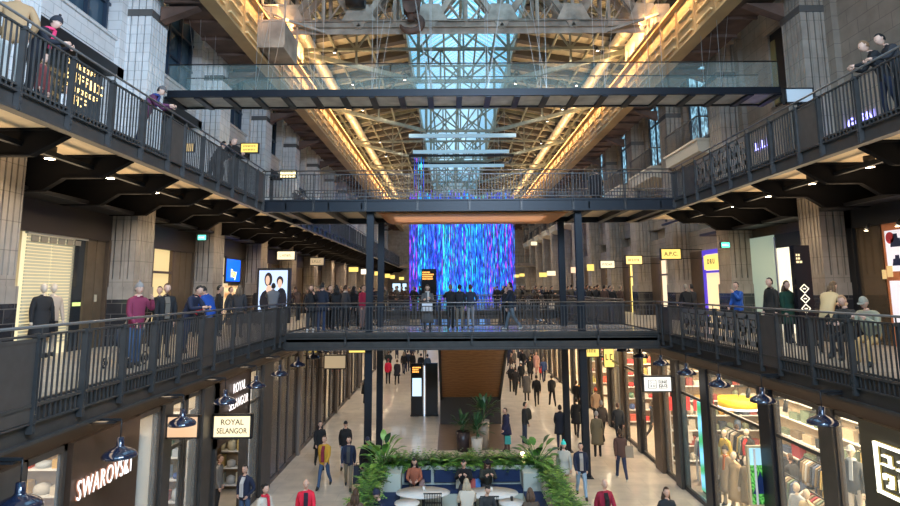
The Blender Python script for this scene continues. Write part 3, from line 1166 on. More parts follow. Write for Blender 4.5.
# three linear lights below the truss ties
for i, (y, px0, px1, py) in enumerate(((41.4, 409, 516, 136), (45.6, 413, 509, 152), (50.5, 419, 504, 166))):
    a, b_ = at_y(px0, py, y), at_y(px1, py, y)
    t = thing('linear_light', 'pale blue-white light bar across the hall under the skylight, %s of three' % ('lowest hung and nearest', 'middle', 'farthest')[i], 'light',
              (a.x, y, a.z), 0, 'light bars under the skylight')
    MB().box(a.x, y - .11, a.z - .12, b_.x, y + .11, a.z + .12).build('bar', mat('pale light bar', (0.36, 0.50, 0.56), 0.4, em=(0.45, 0.78, 1.0), es=0.22), t)
    MB().box(a.x + .8, y, a.z, a.x + .82, y + .02, 14).box(b_.x - .8, y, a.z, b_.x - .78, y + .02, 14).build('hanger_wire', CHROME, t)
# small black spotlights clipped to trusses
for (px, py, yy) in ((335, 51, 30.5), (597, 49, 30.5), (405, 78, 30.5), (515, 82, 30.5), (363, 109, 40.7), (562, 108, 40.7), (380, 141, 50.8), (541, 142, 50.8), (353, 83, 35.5), (576, 84, 35.5), (547, 120, 44.0), (386, 155, 50.9)):
    p_ = at_y(px, py, yy)
    t = thing('truss_spotlight', 'small black spotlight fixed to a pale roof truss member', 'spotlight', (p_.x, yy, p_.z), 0, 'spotlights on the roof trusses')
    sh = MB().tube([(p_.x, yy - .12, p_.z - .12), (p_.x, yy + .2, p_.z + .12)], .1, 10).build('housing', BLACK, t)
    MB().disc((p_.x, yy - .13, p_.z - .16), .07, 10, up=-1).build('lens', glow('spot', (1, .85, .6), 10), sh)

# ------------------------------------------------------------------ pendant lamps (one built, the rest copied)
t = lthing('pendant_lamp', 'x', 'lamp', 'black dome pendant lamps below the first gallery')
prof = [(0.0, 0.335), (0.055, 0.33), (0.06, 0.20), (0.085, 0.165), (0.17, 0.135), (0.25, 0.085), (0.285, 0.035), (0.285, 0.0), (0.272, 0.0), (0.272, 0.03), (0.235, 0.075), (0.16, 0.12), (0.05, 0.15), (0, 0.15)]
sh = MB().lathe(prof, (0, 0, 0), 24).build('lamp_shade', LAMPBLUE, t)
MB().lathe([(0, 0.006), (0.262, 0.006), (0.262, 0.014), (0, 0.014)], (0, 0, 0), 20).build('diffuser', LAMPGLOW, sh)
MB().tube([(0, 0, .33), (0, 0, .62)], .011, 6).build('stem', BLACK, t)
for s in (-1, 1):
    br = MB().box(0, -.02, .60, s * .55, .02, .64).box(s * .1, -.05, .56, s * .55, .05, .585)
    br.build('bracket', BLACK, t)
LAMP = t
lamps = []
for s in (-1, 1):
    x = -5.72 if s < 0 else 7.24
    y = 6.12 if s < 0 else 7.84
    sp_ = 2.5 if s < 0 else 2.33
    for k in range(22):
        yy = y + sp_ * k
        lamps.append((s, x, yy, k))
first = True
for s, x, yy, k in lamps:
    sd = 'left' if s < 0 else 'right'
    kk = k - (1 if s < 0 else 2)
    if kk < 0: continue
    if kk < 10:
        lab = 'glossy black dome pendant lamp under the %s first gallery edge, %s in view' % (sd, ORD[kk])
        grp = 'black pendant lamps under the first gallery edges'
    else:
        lab = 'small far black dome lamp of the %s row, beyond the first footbridge' % sd
        grp = 'far black dome lamps, %s row' % sd
    r = dup(LAMP, (x, yy, -1.22 if s < 0 else -1.04), 0, lab, grp)
    for c in list(r.children):
        if c.name.startswith('bracket'):
            xs = [v.co.x for v in c.data.vertices]
            if (max(xs) > 0.3 and s < 0) or (min(xs) < -0.3 and s > 0):
                bpy.data.objects.remove(c)
for c in list(LAMP.children_recursive): bpy.data.objects.remove(c)
ROOTS.remove(LAMP)
bpy.data.objects.remove(LAMP)

# downlights under the second gallery
t = lthing('ceiling_downlight', 'x', 'light')
sh = MB().tube([(0, 0, 0), (0, 0, .3)], .12, 14).build('housing', BLACK, t)
MB().disc((0, 0, -.004), .1, 14, up=-1).build('lens', DLGLOW, sh)
DL = t
for s in (-1, 1):
    x = -8.4 if s < 0 else 9.8
    y = (12.65 if s < 0 else 14.1) - 2.33 * 1
    n_ = 0
    while y < (80 if s < 0 else B2B - .5):
        if y > 11:
            sd = 'left' if s < 0 else 'right'
            if n_ < 8:
                lab = 'black cylinder downlight under the %s upper gallery, %s in view' % (sd, ORD[n_])
            else:
                lab = 'distant lit downlight in the row below the %s upper gallery' % sd
            dup(DL, (x, y, L2 - 0.56), 0, lab, 'downlights below the %s upper gallery%s' % (sd, ', far' if n_ >= 8 else ''))
            n_ += 1
        y += 2.33
for c in list(DL.children_recursive): bpy.data.objects.remove(c)
ROOTS.remove(DL)
bpy.data.objects.remove(DL)


# ------------------------------------------------------------------ hanging curtain of coloured light strands
def strand_mat(i, c1, c2):
    m_ = bpy.data.materials.new('light strand colour %d' % i)
    m_.use_nodes = True
    nt = m_.node_tree
    bs = nt.nodes['Principled BSDF']
    bs.inputs['Base Color'].default_value = (0.02, 0.03, 0.08, 1)
    tc = nt.nodes.new('ShaderNodeTexCoord')
    mp = nt.nodes.new('ShaderNodeMapping')
    mp.inputs['Scale'].default_value = (9, 9, 1.6)
    n_ = nt.nodes.new('ShaderNodeTexNoise')
    n_.inputs['Scale'].default_value = 1.0
    n_.inputs['Detail'].default_value = 6
    r = nt.nodes.new('ShaderNodeValToRGB')
    r.color_ramp.elements[0].position = 0.42
    r.color_ramp.elements[0].color = (0.0, 0.01, 0.10, 1)
    r.color_ramp.elements[1].position = 0.63
    r.color_ramp.elements[1].color = (*c2, 1)
    e = r.color_ramp.elements.new(0.52)
    e.color = (*c1, 1)
    nt.links.new(tc.outputs['Object'], mp.inputs[0])
    nt.links.new(mp.outputs[0], n_.inputs['Vector'])
    nt.links.new(n_.outputs['Fac'], r.inputs['Fac'])
    nt.links.new(r.outputs['Color'], bs.inputs['Emission Color'])
    bs.inputs['Emission Strength'].default_value = 1.2
    return m_


SM = [strand_mat(0, (0.01, 0.04, 0.75), (0.02, 0.35, 1.0)), strand_mat(1, (0.01, 0.12, 0.8), (0.0, 0.75, 0.9)),
      strand_mat(2, (0.05, 0.02, 0.8), (0.7, 0.05, 0.8)), strand_mat(3, (0.0, 0.25, 0.6), (0.05, 0.95, 0.7)), strand_mat(4, (0.02, 0.02, 0.55), (0.1, 0.15, 1.0))]
t = thing('light_curtain', 'huge hanging curtain of blue, cyan and violet light strands in the middle of the hall', 'light installation', (XC + .2, 50.5, 0))
rg = random.Random(5)
X0, X1 = -3.35, 5.25
MB().box(X0, 49.4, 12.3, X1, 49.5, 12.5).box(X0, 52.4, 12.3, X1, 52.5, 12.5).box(X0, 49.4, 12.3, X0 + .1, 52.5, 12.5).box(X1 - .1, 49.4, 12.3, X1, 52.5, 12.5) \
    .box(X0 + 1, 50.9, 12.4, X0 + 1.05, 50.95, 14).box(X1 - 1, 50.9, 12.4, X1 - .95, 50.95, 14).build('top_frame', BLACK, t)
for i in range(100):
    x = X0 + (X1 - X0) * (i + rg.random() * .8) / 100
    y = 49.5 + rg.random() * 0.8
    zt = rg.choice([8.6, 9.2, 8.4, 8.8])
    if 3 < i < 15 and i % 2: zt = 12.3
    z0 = rg.choice([0.25, 0.4, 0.1, -0.4, 0.9, -.2]) + rg.random() * .3
    w_ = rg.choice([.022, .03, .04])
    k = rg.choice([0, 0, 0, 1, 1, 3, 4, 4, 2, 1])
    edge = abs((x - X0) / (X1 - X0) - .5) * 2
    if edge < .35: k = rg.choice([1, 1, 3, 0, 1, 0, 4])
    if edge > .85: k = rg.choice([2, 4, 4, 2, 0])
    MB().box(x - w_, y - w_, z0, x + w_, y + w_, zt).build('light_strand', SM[k], t)
mb = MB()
for i in range(170):
    x = X0 + (X1 - X0) * rg.random()
    y = 50.4 + rg.random() * 2
    w_ = rg.choice([.02, .03, .035])
    mb.box(x - w_, y - w_, rg.random() * 1.4, x + w_, y + w_, 8.8 + rg.random(), rg.choice([0, 0, 1, 3, 4, 4, 2]))
tag(mb.build('light_strands', SM, t), kind='stuff')
mb = MB()

# ------------------------------------------------------------------ escalator block: wooden underside, dark base, side
t = thing('escalator', 'wood clad underside of the escalator rising to the first footbridge', 'escalator', (XC + .2, 30, G))
ex0, ex1 = -0.56, 2.50
MB().prism([(27.2, -0.62), (32.2, -3.82), (37.5, -3.82), (37.5, -3.0), (28.4, -0.1), (27.2, -0.1)][::1], 'x', ex0 + .12, ex1 - .12).build('wooden_soffit', WOOD, t)
MB().box(ex0 + .0, 32.2, G, ex1 - .0, 37.4, -3.8).build('base', mat('dark base cladding', (0.045, 0.04, 0.036), 0.45), t)
for x in (ex0, ex1 - .12):
    MB().prism([(27.1, -0.70), (32.2, -3.95), (37.5, -3.95), (37.5, -2.9), (28.4, 1.0), (27.1, 1.0)], 'x', x, x + .12).build('side_panel', BLACK, t)
for x in (ex0 + .06, ex1 - .06):
    MB().tube([(x, 28, 1.08), (x, 29, 1.0), (x, 37.5, -2.8)], .05, 8).build('handrail', BLACK, t)
st_ = MB()
for i in range(14):
    st_.box(ex0 + .5, 29 + i * .6, -.2 - i * .33, ex1 - .5, 29.62 + i * .6, -.1 - i * .33)
st_.build('steps', CHROME, t)


# totems ------------------------------------------------------------------
def totem(name, label, x0, x1, y, z0, z1, parts):
    t = thing(name, label, 'information pillar', ((x0 + x1) / 2, y, z0))
    MB().box(x0, y, z0, x1, y + .22, z1).build('body', SCREENB, t)
    MB().box(x0 - .03, y - .02, z0, x1 + .03, y + .24, z0 + .06).build('base', BLACK, t)
    for nm, (a, b_, c, d), m_ in parts:
        w, h = x1 - x0, z1 - z0
        MB().box(x0 + a * w, y - .015, z0 + c * h, x0 + b_ * w, y, z0 + d * h).build(nm, m_, t)
    return t


ORG = glow('orange text', (1.0, 0.4, 0.08), 1.6)


def textrows(t, x0, x1, y, z, h, rows, m_, seed=1):
    rr = random.Random(seed)
    b_ = MB()
    for i in range(rows):
        x = x0
        e = x0 + (x1 - x0) * (.55 + .4 * rr.random())
        while x < e:
            w = .03 + rr.random() * .05
            b_.box(x, y - .02, z - i * h * 1.6, min(x + w, e), y - .012, z - i * h * 1.6 + h)
            x += w + .02
    return b_.build('lettering', m_, t)


t = totem('information_pillar', 'black floor standing directory with a lit pale blue screen, left of the escalator base', -2.16, -1.52, 34.2, G, G + 2.75,
          [('screen', (.12, .88, .38, .72), mat('pale blue screen', (.05, .05, .05), .3, em=(.55, .8, 1.0), es=1.0))])
textrows(t, -2.08, -1.6, 34.2, G + 2.5, .07, 3, ORG, 2)
t = totem('information_pillar', 'plain black floor standing pillar right beside the directory with the blue screen', -1.36, -.72, 34.2, G, G + 2.75, [])
MB().box(-1.46, 34.24, G, -1.42, 34.4, G + 2.6).build('light_strip', glow('cool strip', (.6, .75, 1), 1.2), t)
a, b_ = at_y(420.5, 300, 44.6), at_y(436, 300, 44.6)
t = totem('information_pillar', 'tall black directory with orange text, on the farther footbridge before the light curtain', a.x, b_.x, 45.9, 0, 3.05, [])
textrows(t, a.x + .08, b_.x - .15, 45.9, 2.75, .1, 4, ORG, 3)
p0 = at_x(793, 290, 9.6)
t = totem('information_pillar', 'tall dark directory with three diamond symbols by the bright corridor on the right gallery', 9.58, 10.02, 17.2, 0, 2.75, [])
textrows(t, 9.62, 9.8, 17.2, 2.45, .06, 3, glow('warm text', (1, .75, .4), 1.0), 4)
for i in range(3):
    z = 1.55 - i * .27
    c = 9.78
    q = MB()
    pts = [(c, z + .12), (c + .12, z), (c, z - .12), (c - .12, z)]
    for j in range(4):
        p_, r_ = pts[j], pts[(j + 1) % 4]
        q.bar((p_[0], 17.19, p_[1]), (r_[0], 17.19, r_[1]), .012, .02)
    q.bar((c - .04, 17.19, z), (c + .04, 17.19, z), .012, .03)
    q.build('diamond_symbol', SIGNW, t)
for c in list(t.children):
    pass
# ================================================================== SHOPFRONTS
wn = [60]


def win(mb, mats):
    struct('window_%d' % wn[0], mb, mats)
    wn[0] += 1


def shop_glass(s, y0, y1, z0=G, z1=-.9, fr=0.09, frame=None, transom=None, m_=None):
    x = GL if s < 0 else GR
    f = MB()
    f.box(x - .05, y0, z0, x + .05, y0 + fr, z1).box(x - .05, y1 - fr, z0, x + .05, y1, z1)
    f.box(x - .05, y0, z0, x + .05, y1, z0 + .14).box(x - .05, y0, z1 - .1, x + .05, y1, z1)
    if transom: f.box(x - .04, y0, transom - .04, x + .04, y1, transom + .04)
    f.box(x - .008, y0 + fr, z0 + .14, x + .008, y1 - fr, z1 - .1, 1)
    win(f, [frame or STEEL, m_ or SHOPGL])


def pier_box(s, y0, y1, m_, z1=-.9, d=.12):
    x = GL if s < 0 else GR
    struct('pillar', MB().box(x - d, y0, G, x + d, y1, z1), m_)


PANEL = mat('bronze brown sign panel', (0.085, 0.055, 0.04), 0.35, 0.5, var=.1)
OLIVE = mat('dark olive sign panel', (0.055, 0.05, 0.038), 0.4, 0.3)
# ---- left side
shop_glass(-1, 7.0, 8.5)
pier_box(-1, 8.5, 9.6, STEEL)
shop_glass(-1, 9.65, 10.7, transom=-2.0)
pier_box(-1, 10.75, 12.98, PANEL)
shop_glass(-1, 13.0, 14.1)
pier_box(-1, 14.1, 14.5, STEEL)
shop_glass(-1, 14.5, 15.35, transom=-1.95)
shop_glass(-1, 15.4, 16.3, transom=-1.95)
pier_box(-1, 16.3, 16.9, STEEL)
shop_glass(-1, 16.9, 17.2)
struct('trim_11', MB().box(GL - .1, 17.2, -2.6, GL + .12, 19.95, -.9), PANEL)
pier_box(-1, 17.2, 17.35, STEEL)
pier_box(-1, 19.8, 20.0, STEEL)
shop_glass(-1, 20.0, 21.3, transom=-1.95)
pier_box(-1, 21.35, 22.45, STEEL, d=.14)
y = 22.5
DGL = mat('smoked shop glass', (0.06, 0.05, 0.045), 0.05, alpha=0.75)
i = 0
while y < 44:
    w_ = [1.35, 1.15, 1.5][i % 3]
    if y > 31 and i % 3 == 1:
        shop_glass(-1, y, y + w_)
    else:
        shop_glass(-1, y, y + w_, m_=DGL, frame=mat('grey brown frame', (0.11, 0.09, 0.08), .4, .3))
    if i % 3 == 2:
        pier_box(-1, y + w_, y + w_ + .3, mat('taupe pilaster', (0.2, 0.165, 0.14), .5), d=.15)
        y += .3
    y += w_
    i += 1
while y < YE - 1:
    shop_glass(-1, y, y + 2.3)
    pier_box(-1, y + 2.3, y + 2.7, STEEL)
    y += 2.7
# ---- right side
pier_box(1, 7.6, 12.3, OLIVE)
shop_glass(1, 12.35, 13.2, fr=.05)
pier_box(1, 13.2, 13.7, STEEL, d=.1)
shop_glass(1, 13.75, 15.65, transom=-1.95, fr=.05)
pier_box(1, 15.7, 16.25, NAVY, d=.14)
shop_glass(1, 16.3, 19.5, transom=-1.95, fr=.05)
pier_box(1, 19.55, 20.05, NAVY, d=.1)
shop_glass(1, 20.1, 21.9, transom=-1.95, fr=.05)
pier_box(1, 21.95, 22.45, STEEL, d=.16)
shop_glass(1, 22.5, 23.7, transom=-1.95, fr=.05)
pier_box(1, 23.75, 24.55, DWOOD, d=.18)
y = 24.6
i = 0
while y < YE - 1:
    shop_glass(1, y, y + 1.9, transom=-1.95)
    pier_box(1, y + 1.92, y + 2.35, [STEEL, DWOOD][i % 2], d=.14)
    y += 2.4
    i += 1

# interiors: cream back wall lining, dark ceiling with tracks, partitions
INTC = mat('shop lining warm', (0.62, 0.50, 0.36), 0.7, var=.1)
for s, parts in ((-1, [7, 14.3, 17.3, 22.4, 33, 45, 57, 70, 84, 97]), (1, [7.6, 14.8, 25.0, 32, 40, 50, 62, 74, 86, 97])):
    x = GL if s < 0 else GR
    w = WL if s < 0 else WR
    struct('wall_left' if s < 0 else 'wall_right', MB().box(w + (.02 if s < 0 else -.12), 7, G, w + (.12 if s < 0 else -.02), YE, -0.55), INTC)
    struct('ceiling', MB().box(x + s * .25, 7, -0.75, w, YE, -0.6), CREAM)
    for p_ in parts:
        if s > 0 and 10 < p_ < 20: continue
        struct('wall_left' if s < 0 else 'wall_right', MB().box(x + s * .25, p_, G, w, p_ + .12, -0.6), PLASTER)
    for j in range(len(parts) - 1):
        ya, yb = parts[j], parts[j + 1]
        L = yb - ya
        pw = (140 if s < 0 else 420) * L / 6
        if s < 0 and 22 < ya < 32: pw *= .25
        area('shop_light', ((x + w) / 2, (ya + yb) / 2, -0.85), abs(w - x) * .7, L * .8, pw * (.9 if ya < 45 else .8),
             (1.0, 0.82, 0.55) if s > 0 else (1.0, 0.86, 0.66))

# ceiling light tracks with spots in the right store
tr = 0
for yy in (13.0, 14.6, 16.4, 18.4, 20.4, 22.6):
    t = thing('light_track', 'black ceiling track with small spotlights inside the right clothes store, %s row' % ORD[tr], 'track light', (8.4, yy, -1.2), 0, 'spotlight tracks in the clothes store')
    MB().box(8.2, yy, -1.25, 12.0, yy + .05, -1.2).box(8.5, yy, -1.2, 8.52, yy + .02, -.75).box(11.5, yy, -1.2, 11.52, yy + .02, -.75).build('track', BLACK, t)
    for q in range(5):
        x = 8.6 + q * .75
        MB().tube([(x, yy, -1.3), (x - .08, yy - .06, -1.55)], .06, 8).box(x - .01, yy, -1.32, x + .01, yy + .02, -1.2).build('spotlight_head', BLACK, t)
    tr += 1

# ------------------------------------------------------------------ Swarovski lettering, Royal Selangor, Uniqlo
t = thing('wall_sign', 'glowing white SWAROVSKI letters on bronze panel of the left ground floor shopfront', 'shop sign', (GL + .12, 11.4, -2.6))
W = mat('lit letter face', (.9, .9, .9), .4, em=(1, .88, .84), es=.75)
sw0, sw1 = at_x(78, 489.5, GL + .17), at_x(131, 466, GL + .17)
o = text_mesh('lettering', 'SWAROVSKI', .47, W, t, (GL + .17, (sw0.y + sw1.y) / 2, (sw0.z + sw1.z) / 2), (R(90), 0, R(90)), .008, bold=-.006, spacing=1.12)
o.scale = ((sw1.y - sw0.y) / (2 * max(v.co.x for v in o.data.vertices)), 1, 1)
o = text_mesh('letter_glow', 'SWAROVSKI', .47, glow('halo', (1, .42, .22), .35), t, (GL + .14, (sw0.y + sw1.y) / 2, (sw0.z + sw1.z) / 2), (R(90), 0, R(90)), .003, bold=.004, spacing=1.12)
o.scale = ((sw1.y - sw0.y) / (2 * max(v.co.x for v in o.data.vertices)), 1, 1)
t = thing('wall_sign', 'white lit ROYAL SELANGOR letters on dark wall above the shop door', 'shop sign', (GL + .12, 18.2, -1.8))
text_mesh('lettering', 'ROYAL', .40, W, t, (GL + .17, 18.8, -1.22), (R(90), 0, R(90)), .006, sx=.8, bold=-.004, spacing=1.1)
text_mesh('lettering', 'SELANGOR', .38, W, t, (GL + .17, 18.8, -1.66), (R(90), 0, R(90)), .006, sx=.8, bold=-.004, spacing=1.1)


def glyph_row(q, xa, xb, Y, z, h, seed):
    """a row of strokes like lettering too small to read"""
    rr = random.Random(seed)
    st = h * .16
    x = xa
    while x < xb - h * .4:
        w = h * rr.choice([.45, .6, .7])
        k = rr.randrange(5)
        q.box(x, Y - .014, z - h / 2, x + st, Y - .008, z + h / 2)
        if k in (0, 3): q.box(x, Y - .014, z - h / 2, x + w, Y - .008, z - h / 2 + st)
        if k in (1, 3, 4): q.box(x, Y - .014, z + h / 2 - st, x + w, Y - .008, z + h / 2)
        if k in (1, 2): q.box(x, Y - .014, z - st / 2, x + w * .8, Y - .008, z + st / 2)
        if k in (2, 4): q.box(x + w - st, Y - .014, z - h / 2, x + w, Y - .008, z + h / 2)
        x += w + h * .28


def boxsign(label, px, py, w, h, X=None, Y=None, face=None, lines=(), tcol=None, frame=True, arm=0, group=None, ts=None, tsx=1.0):
    if Y is None: Y = at_x(px, py, X).y
    a = at_y(px - w / 2, py + h / 2, Y)
    b_ = at_y(px + w / 2, py - h / 2, Y)
    x0, x1, z0, z1 = a.x, b_.x, a.z, b_.z
    t = thing('hanging_sign', label, 'sign', ((x0 + x1) / 2, Y, z0), 0, group)
    e = min(.05, (x1 - x0) * .05)
    if frame:
        MB().box(x0 - e, Y + .01, z0 - e, x1 + e, Y + .14, z1 + e).box(x0 - e, Y - .02, z0 - e, x0, Y + .02, z1 + e).box(x1, Y - .02, z0 - e, x1 + e, Y + .02, z1 + e) \
            .box(x0 - e, Y - .02, z0 - e, x1 + e, Y + .02, z0).box(x0 - e, Y - .02, z1, x1 + e, Y + .02, z1 + e).build('frame', BLACK, t)
    lf = MB().box(x0, Y - .005, z0, x1, Y + .01, z1).build('lit_face', face or SIGNY, t)
    n = len(lines)
    for i, s_ in enumerate(lines):
        H = (z1 - z0)
        sz = ts or H * (.5 if n == 1 else .36)
        zz = z1 - H * ((i + .5) / n if n == 1 else (.3 + .42 * i if n == 2 else (i + .6) / (n + .2)))
        if s_ == '#':
            q = MB()
            glyph_row(q, x0 + (x1 - x0) * .14, x1 - (x1 - x0) * .14, Y, zz, H * (.3 if n == 1 else .2), int(px * 7 + i))
            q.build('lettering', tcol or mat('sign ink', (.03, .03, .02), .6), lf)
        elif isinstance(s_, str):
            o = text_mesh('lettering', s_, sz, tcol or mat('sign ink', (.03, .03, .02), .6), lf, ((x0 + x1) / 2, Y - .012, zz), (R(90), 0, 0), .002, bold=sz * .012)
            wd = o.dimensions.x if o.dimensions.x > 0 else max(v.co.x for v in o.data.vertices) * 2
            k = min(1.0, (x1 - x0) * .84 / max(wd, .01)) * tsx
            o.scale = (k, k if k < .6 else 1, 1)
    if arm:
        xa, xb = (x1, x1 + arm) if arm > 0 else (x0 + arm, x0)
        MB().box(xa, Y + .05, z1 - .03, xb, Y + .07, z1).box(xa, Y + .05, z0, xb, Y + .07, z0 + .03).build('arm', BLACK, t)
    return t, (x0, x1, z0, z1, Y)


PALEY = glow('sign pale yellow', (1.0, 0.82, 0.5), 1.0)
DARKT = mat('sign ink', (.03, .03, .02), .6)
t, bb = boxsign('lit cream box sign reading ROYAL SELANGOR hanging by the left ground floor shops', 232, 426.5, 37, 21, X=-5.75, face=PALEY, lines=('ROYAL', 'SELANGOR'), arm=-.4, ts=.19)
boxsign('plain peach blank box sign hanging behind a black lamp, before the ROYAL SELANGOR sign', 182.5, 427, 31, 20.5, X=-5.95, face=mat('peach sign face', (.2, .13, .08), .5, em=(1, .62, .36), es=.55), arm=-.3)
boxsign('dull cream blank box sign in black frame, left side under the footbridge', 335, 362, 21, 12.5, X=-5.5, face=mat('beige sign face', (.3, .24, .16), .5, em=(.75, .58, .36), es=.35), arm=-.6)
boxsign('bright yellow sign partly behind the first footbridge edge, left ground floor', 357.5, 348, 17, 9, X=-5.2, face=SIGNY, lines=('#',), arm=-.6)
boxsign('bright yellow lit sign behind the right steel columns, ground floor', 589.5, 351, 18, 11, Y=33, face=SIGNY, arm=.9, lines=('#',))
boxsign('tall bright yellow sign beside the farther right shops, ground floor', 609, 357, 9, 20, Y=31, face=SIGNY, arm=.5, lines=('#',), ts=.2)
# letterlike katakana logo
KATA = {'yu': [(.15, .85, .75, .85), (.7, .2, .8, .85), (.0, .15, 1, .25)],
        'ni': [(.15, .7, .85, .8), (0, .15, 1, .27)],
        'ku': [(.15, .75, .85, .87), (.1, .5, .25, .87), (.7, .3, .85, .87), (.35, .05, .8, .2), (.6, .12, .8, .45)],
        'ro': [(.1, .1, .22, .85), (.78, .1, .9, .85), (.1, .75, .9, .87), (.1, .1, .9, .22)]}


def logo(put, kata=True):
    """square frame with 2 x 2 characters; put(u0,v0,u1,v1) in 0..1"""
    f = .055
    put(0, 0, 1, f); put(0, 1 - f, 1, 1); put(0, 0, f, 1); put(1 - f, 0, 1, 1)
    if kata:
        for ch, (cx, cy) in (('yu', (.16, .54)), ('ni', (.56, .54)), ('ku', (.16, .16)), ('ro', (.56, .16))):
            for (a, b_, c, d) in KATA[ch]:
                if b_ == d: b_ -= .12
                put(cx + a * .3, cy + b_ * .3, cx + c * .3, cy + d * .3)


t, bb = boxsign('white box sign with two square red and black logo marks, right ground floor store', 657.5, 384, 26, 14, X=7.15, face=mat('white sign face', (.5, .5, .48), .5, em=(1, .95, .88), es=.55), arm=.5)
x0, x1, z0, z1, Y = bb
hh = (z1 - z0) * .62
for i, cx in enumerate((x0 + (x1 - x0) * .3, x0 + (x1 - x0) * .7)):
    q = MB()
    def put(u0, v0, u1, v1):
        q.box(cx - hh / 2 + u0 * hh, Y - .02, (z0 + z1) / 2 - hh / 2 + v0 * hh, cx - hh / 2 + u1 * hh, Y - .006, (z0 + z1) / 2 - hh / 2 + v1 * hh)
    logo(put, i == 0)
    q.build('logo', DARKT, t)
    if i == 1:
        text_mesh('lettering', 'UNI', hh * .42, DARKT, t, (cx, Y - .012, (z0 + z1) / 2 + hh * .2), (R(90), 0, 0), .002, bold=.004)
        text_mesh('lettering', 'QLO', hh * .42, DARKT, t, (cx, Y - .012, (z0 + z1) / 2 - hh * .2), (R(90), 0, 0), .002, bold=.004)
# big glowing square logo on the olive panel, reads when looking to +x
pa, pb = at_x(875.5, 441, GR - .14), at_x(877, 490, GR - .14)
S_ = pa.z - pb.z
t = thing('wall_sign', 'large glowing white square logo with katakana letters on the dark right store wall', 'shop sign', (GR - .13, pa.y - S_ / 2, pb.z))
LW = mat('logo light', (.9, .9, .9), .4, em=(1, .95, .72), es=1.3)
q = MB()
S2 = 1.12 * S_
def put2(u0, v0, u1, v1):
    q.box(GR - .2, pa.y - u0 * S2, pb.z + v0 * S_, GR - .13, pa.y - u1 * S2, pb.z + v1 * S_)
logo(put2)
q.build('logo', LW, t)
q = MB()
def put3(u0, v0, u1, v1):
    q.box(GR - .15, pa.y - u0 * S2 + .015, pb.z + v0 * S_ - .015, GR - .125, pa.y - u1 * S2 - .015, pb.z + v1 * S_ + .015)
logo(put3)
q.build('logo_glow', glow('yellow halo', (1, .75, .15), .25), t)

# hanging signs of the galleries
boxsign('amber lit hanging sign on the left upper gallery, nearer of two', 249.5, 148, 17, 8.6, X=-8.7, arm=-.6, lines=('#', '#'), face=SIGNY)
boxsign('yellow lit hanging sign over the left end of the upper bridge', 288, 174, 15.5, 7, X=-8.4, arm=-.9, face=glow('pale lit yellow', (1, .85, .45), 1.6), lines=('#', '#'))
boxsign('small square amber sign low on the left upper gallery, seen through the railing', 190, 147.5, 8, 8, X=-9.6, face=mat('dim amber', (.1, .08, .04), .5, em=(1, .7, .3), es=.7))
boxsign('green emergency exit sign on the left first gallery ceiling', 202, 237.5, 8.5, 5, X=-9.2, face=SIGNG, lines=('#',), tcol=mat('exit white', (.8, .8, .8), em=(1, 1, 1), es=1))
boxsign('green emergency exit sign on the right first gallery wall', 725.5, 245, 8, 5, X=10.6, face=SIGNG, lines=('#',), tcol=mat('exit white', (.8, .8, .8)))
boxsign('bright cream sign hanging over the left first gallery near the advertising screen', 286, 255.5, 17.5, 8, X=-8.4, face=PALEY, lines=('#',), tcol=mat('gold ink', (.45, .3, .08), .5))
boxsign('dull tan box sign over the crowd at the left end of the first footbridge', 317, 261.5, 13.5, 7, X=-8.2, face=mat('tan sign', (.3, .22, .13), .5, em=(.8, .6, .35), es=.4), lines=('#',))
for i, (px, py, w, h, f_) in enumerate(((353.5, 269.5, 9.5, 4.6, SIGNY), (364.5, 271.7, 7, 5, SIGNW), (376.5, 273.5, 4, 4, SIGNY), (387.5, 275.8, 5, 4, SIGNY), (392.5, 277, 4.5, 3.6, SIGNY), (401.5, 278.5, 5, 3, SIGNY))):
    boxsign('small far %s lit sign along the left first gallery, %s in that row' % ('yellow' if f_ is SIGNY else 'white', ['first', 'second', 'third', 'fourth', 'fifth', 'last'][i]), px, py, w, h, X=[-8.2, -8.2, -8.2, -8.2, -8.0, -6.9][i], face=f_, frame=False, group='small far signs along the left gallery')
boxsign('yellow lit sign reading A.P.C. on the right first gallery', 671, 254, 18.5, 9.6, X=9.9, lines=('A.P.C.',), arm=1.0, ts=.24)
boxsign('orange-yellow lit sign left of the A.P.C. sign, right first gallery', 634, 260, 15.5, 8, X=9.9, lines=('#',), arm=1.0, face=glow('orange yellow', (1, .62, .22), 1.3), tsx=.9)
boxsign('pale yellow lit sign two left of the A.P.C. sign, right first gallery', 607.5, 264.4, 13.5, 7, X=9.9, lines=('#',), arm=1.0, face=PALEY)
for i, (px, py, w, h, f_) in enumerate(((590.5, 267.5, 6.6, 6.5, SIGNY), (574.5, 270, 7, 5.8, mat('peach lit', (.2, .15, .1), em=(1, .6, .38), es=.9)), (551.3, 273.3, 8.4, 4.6, PALEY), (543, 274.8, 7.5, 4.4, SIGNY), (522, 275, 5, 3, SIGNY), (516.5, 276, 5, 3, SIGNY))):
    boxsign('small far lit sign along the right first gallery, %s from the hall centre' % ['sixth', 'fifth', 'fourth', 'third', 'second', 'first'][i], px, py, w, h, X=9.8, face=f_, frame=False, group='small far signs along the right gallery')
boxsign('small far peach sign above the end gallery on the right', 534, 243.5, 6, 3.6, X=10.0, face=PALEY, frame=False)
# blank framed panel on the right upper gallery
t, bb = boxsign('blank pale grey panel in black frame standing at the right upper gallery railing', 799.5, 95.5, 25, 13, X=8.75, face=mat('blank panel', (.55, .58, .6), .4))
x0, x1, z0, z1, Y = bb
MB().box((x0 + x1) / 2 - .03, Y + .03, L2, (x0 + x1) / 2 + .03, Y + .09, z0).build('post', BLACK, t)

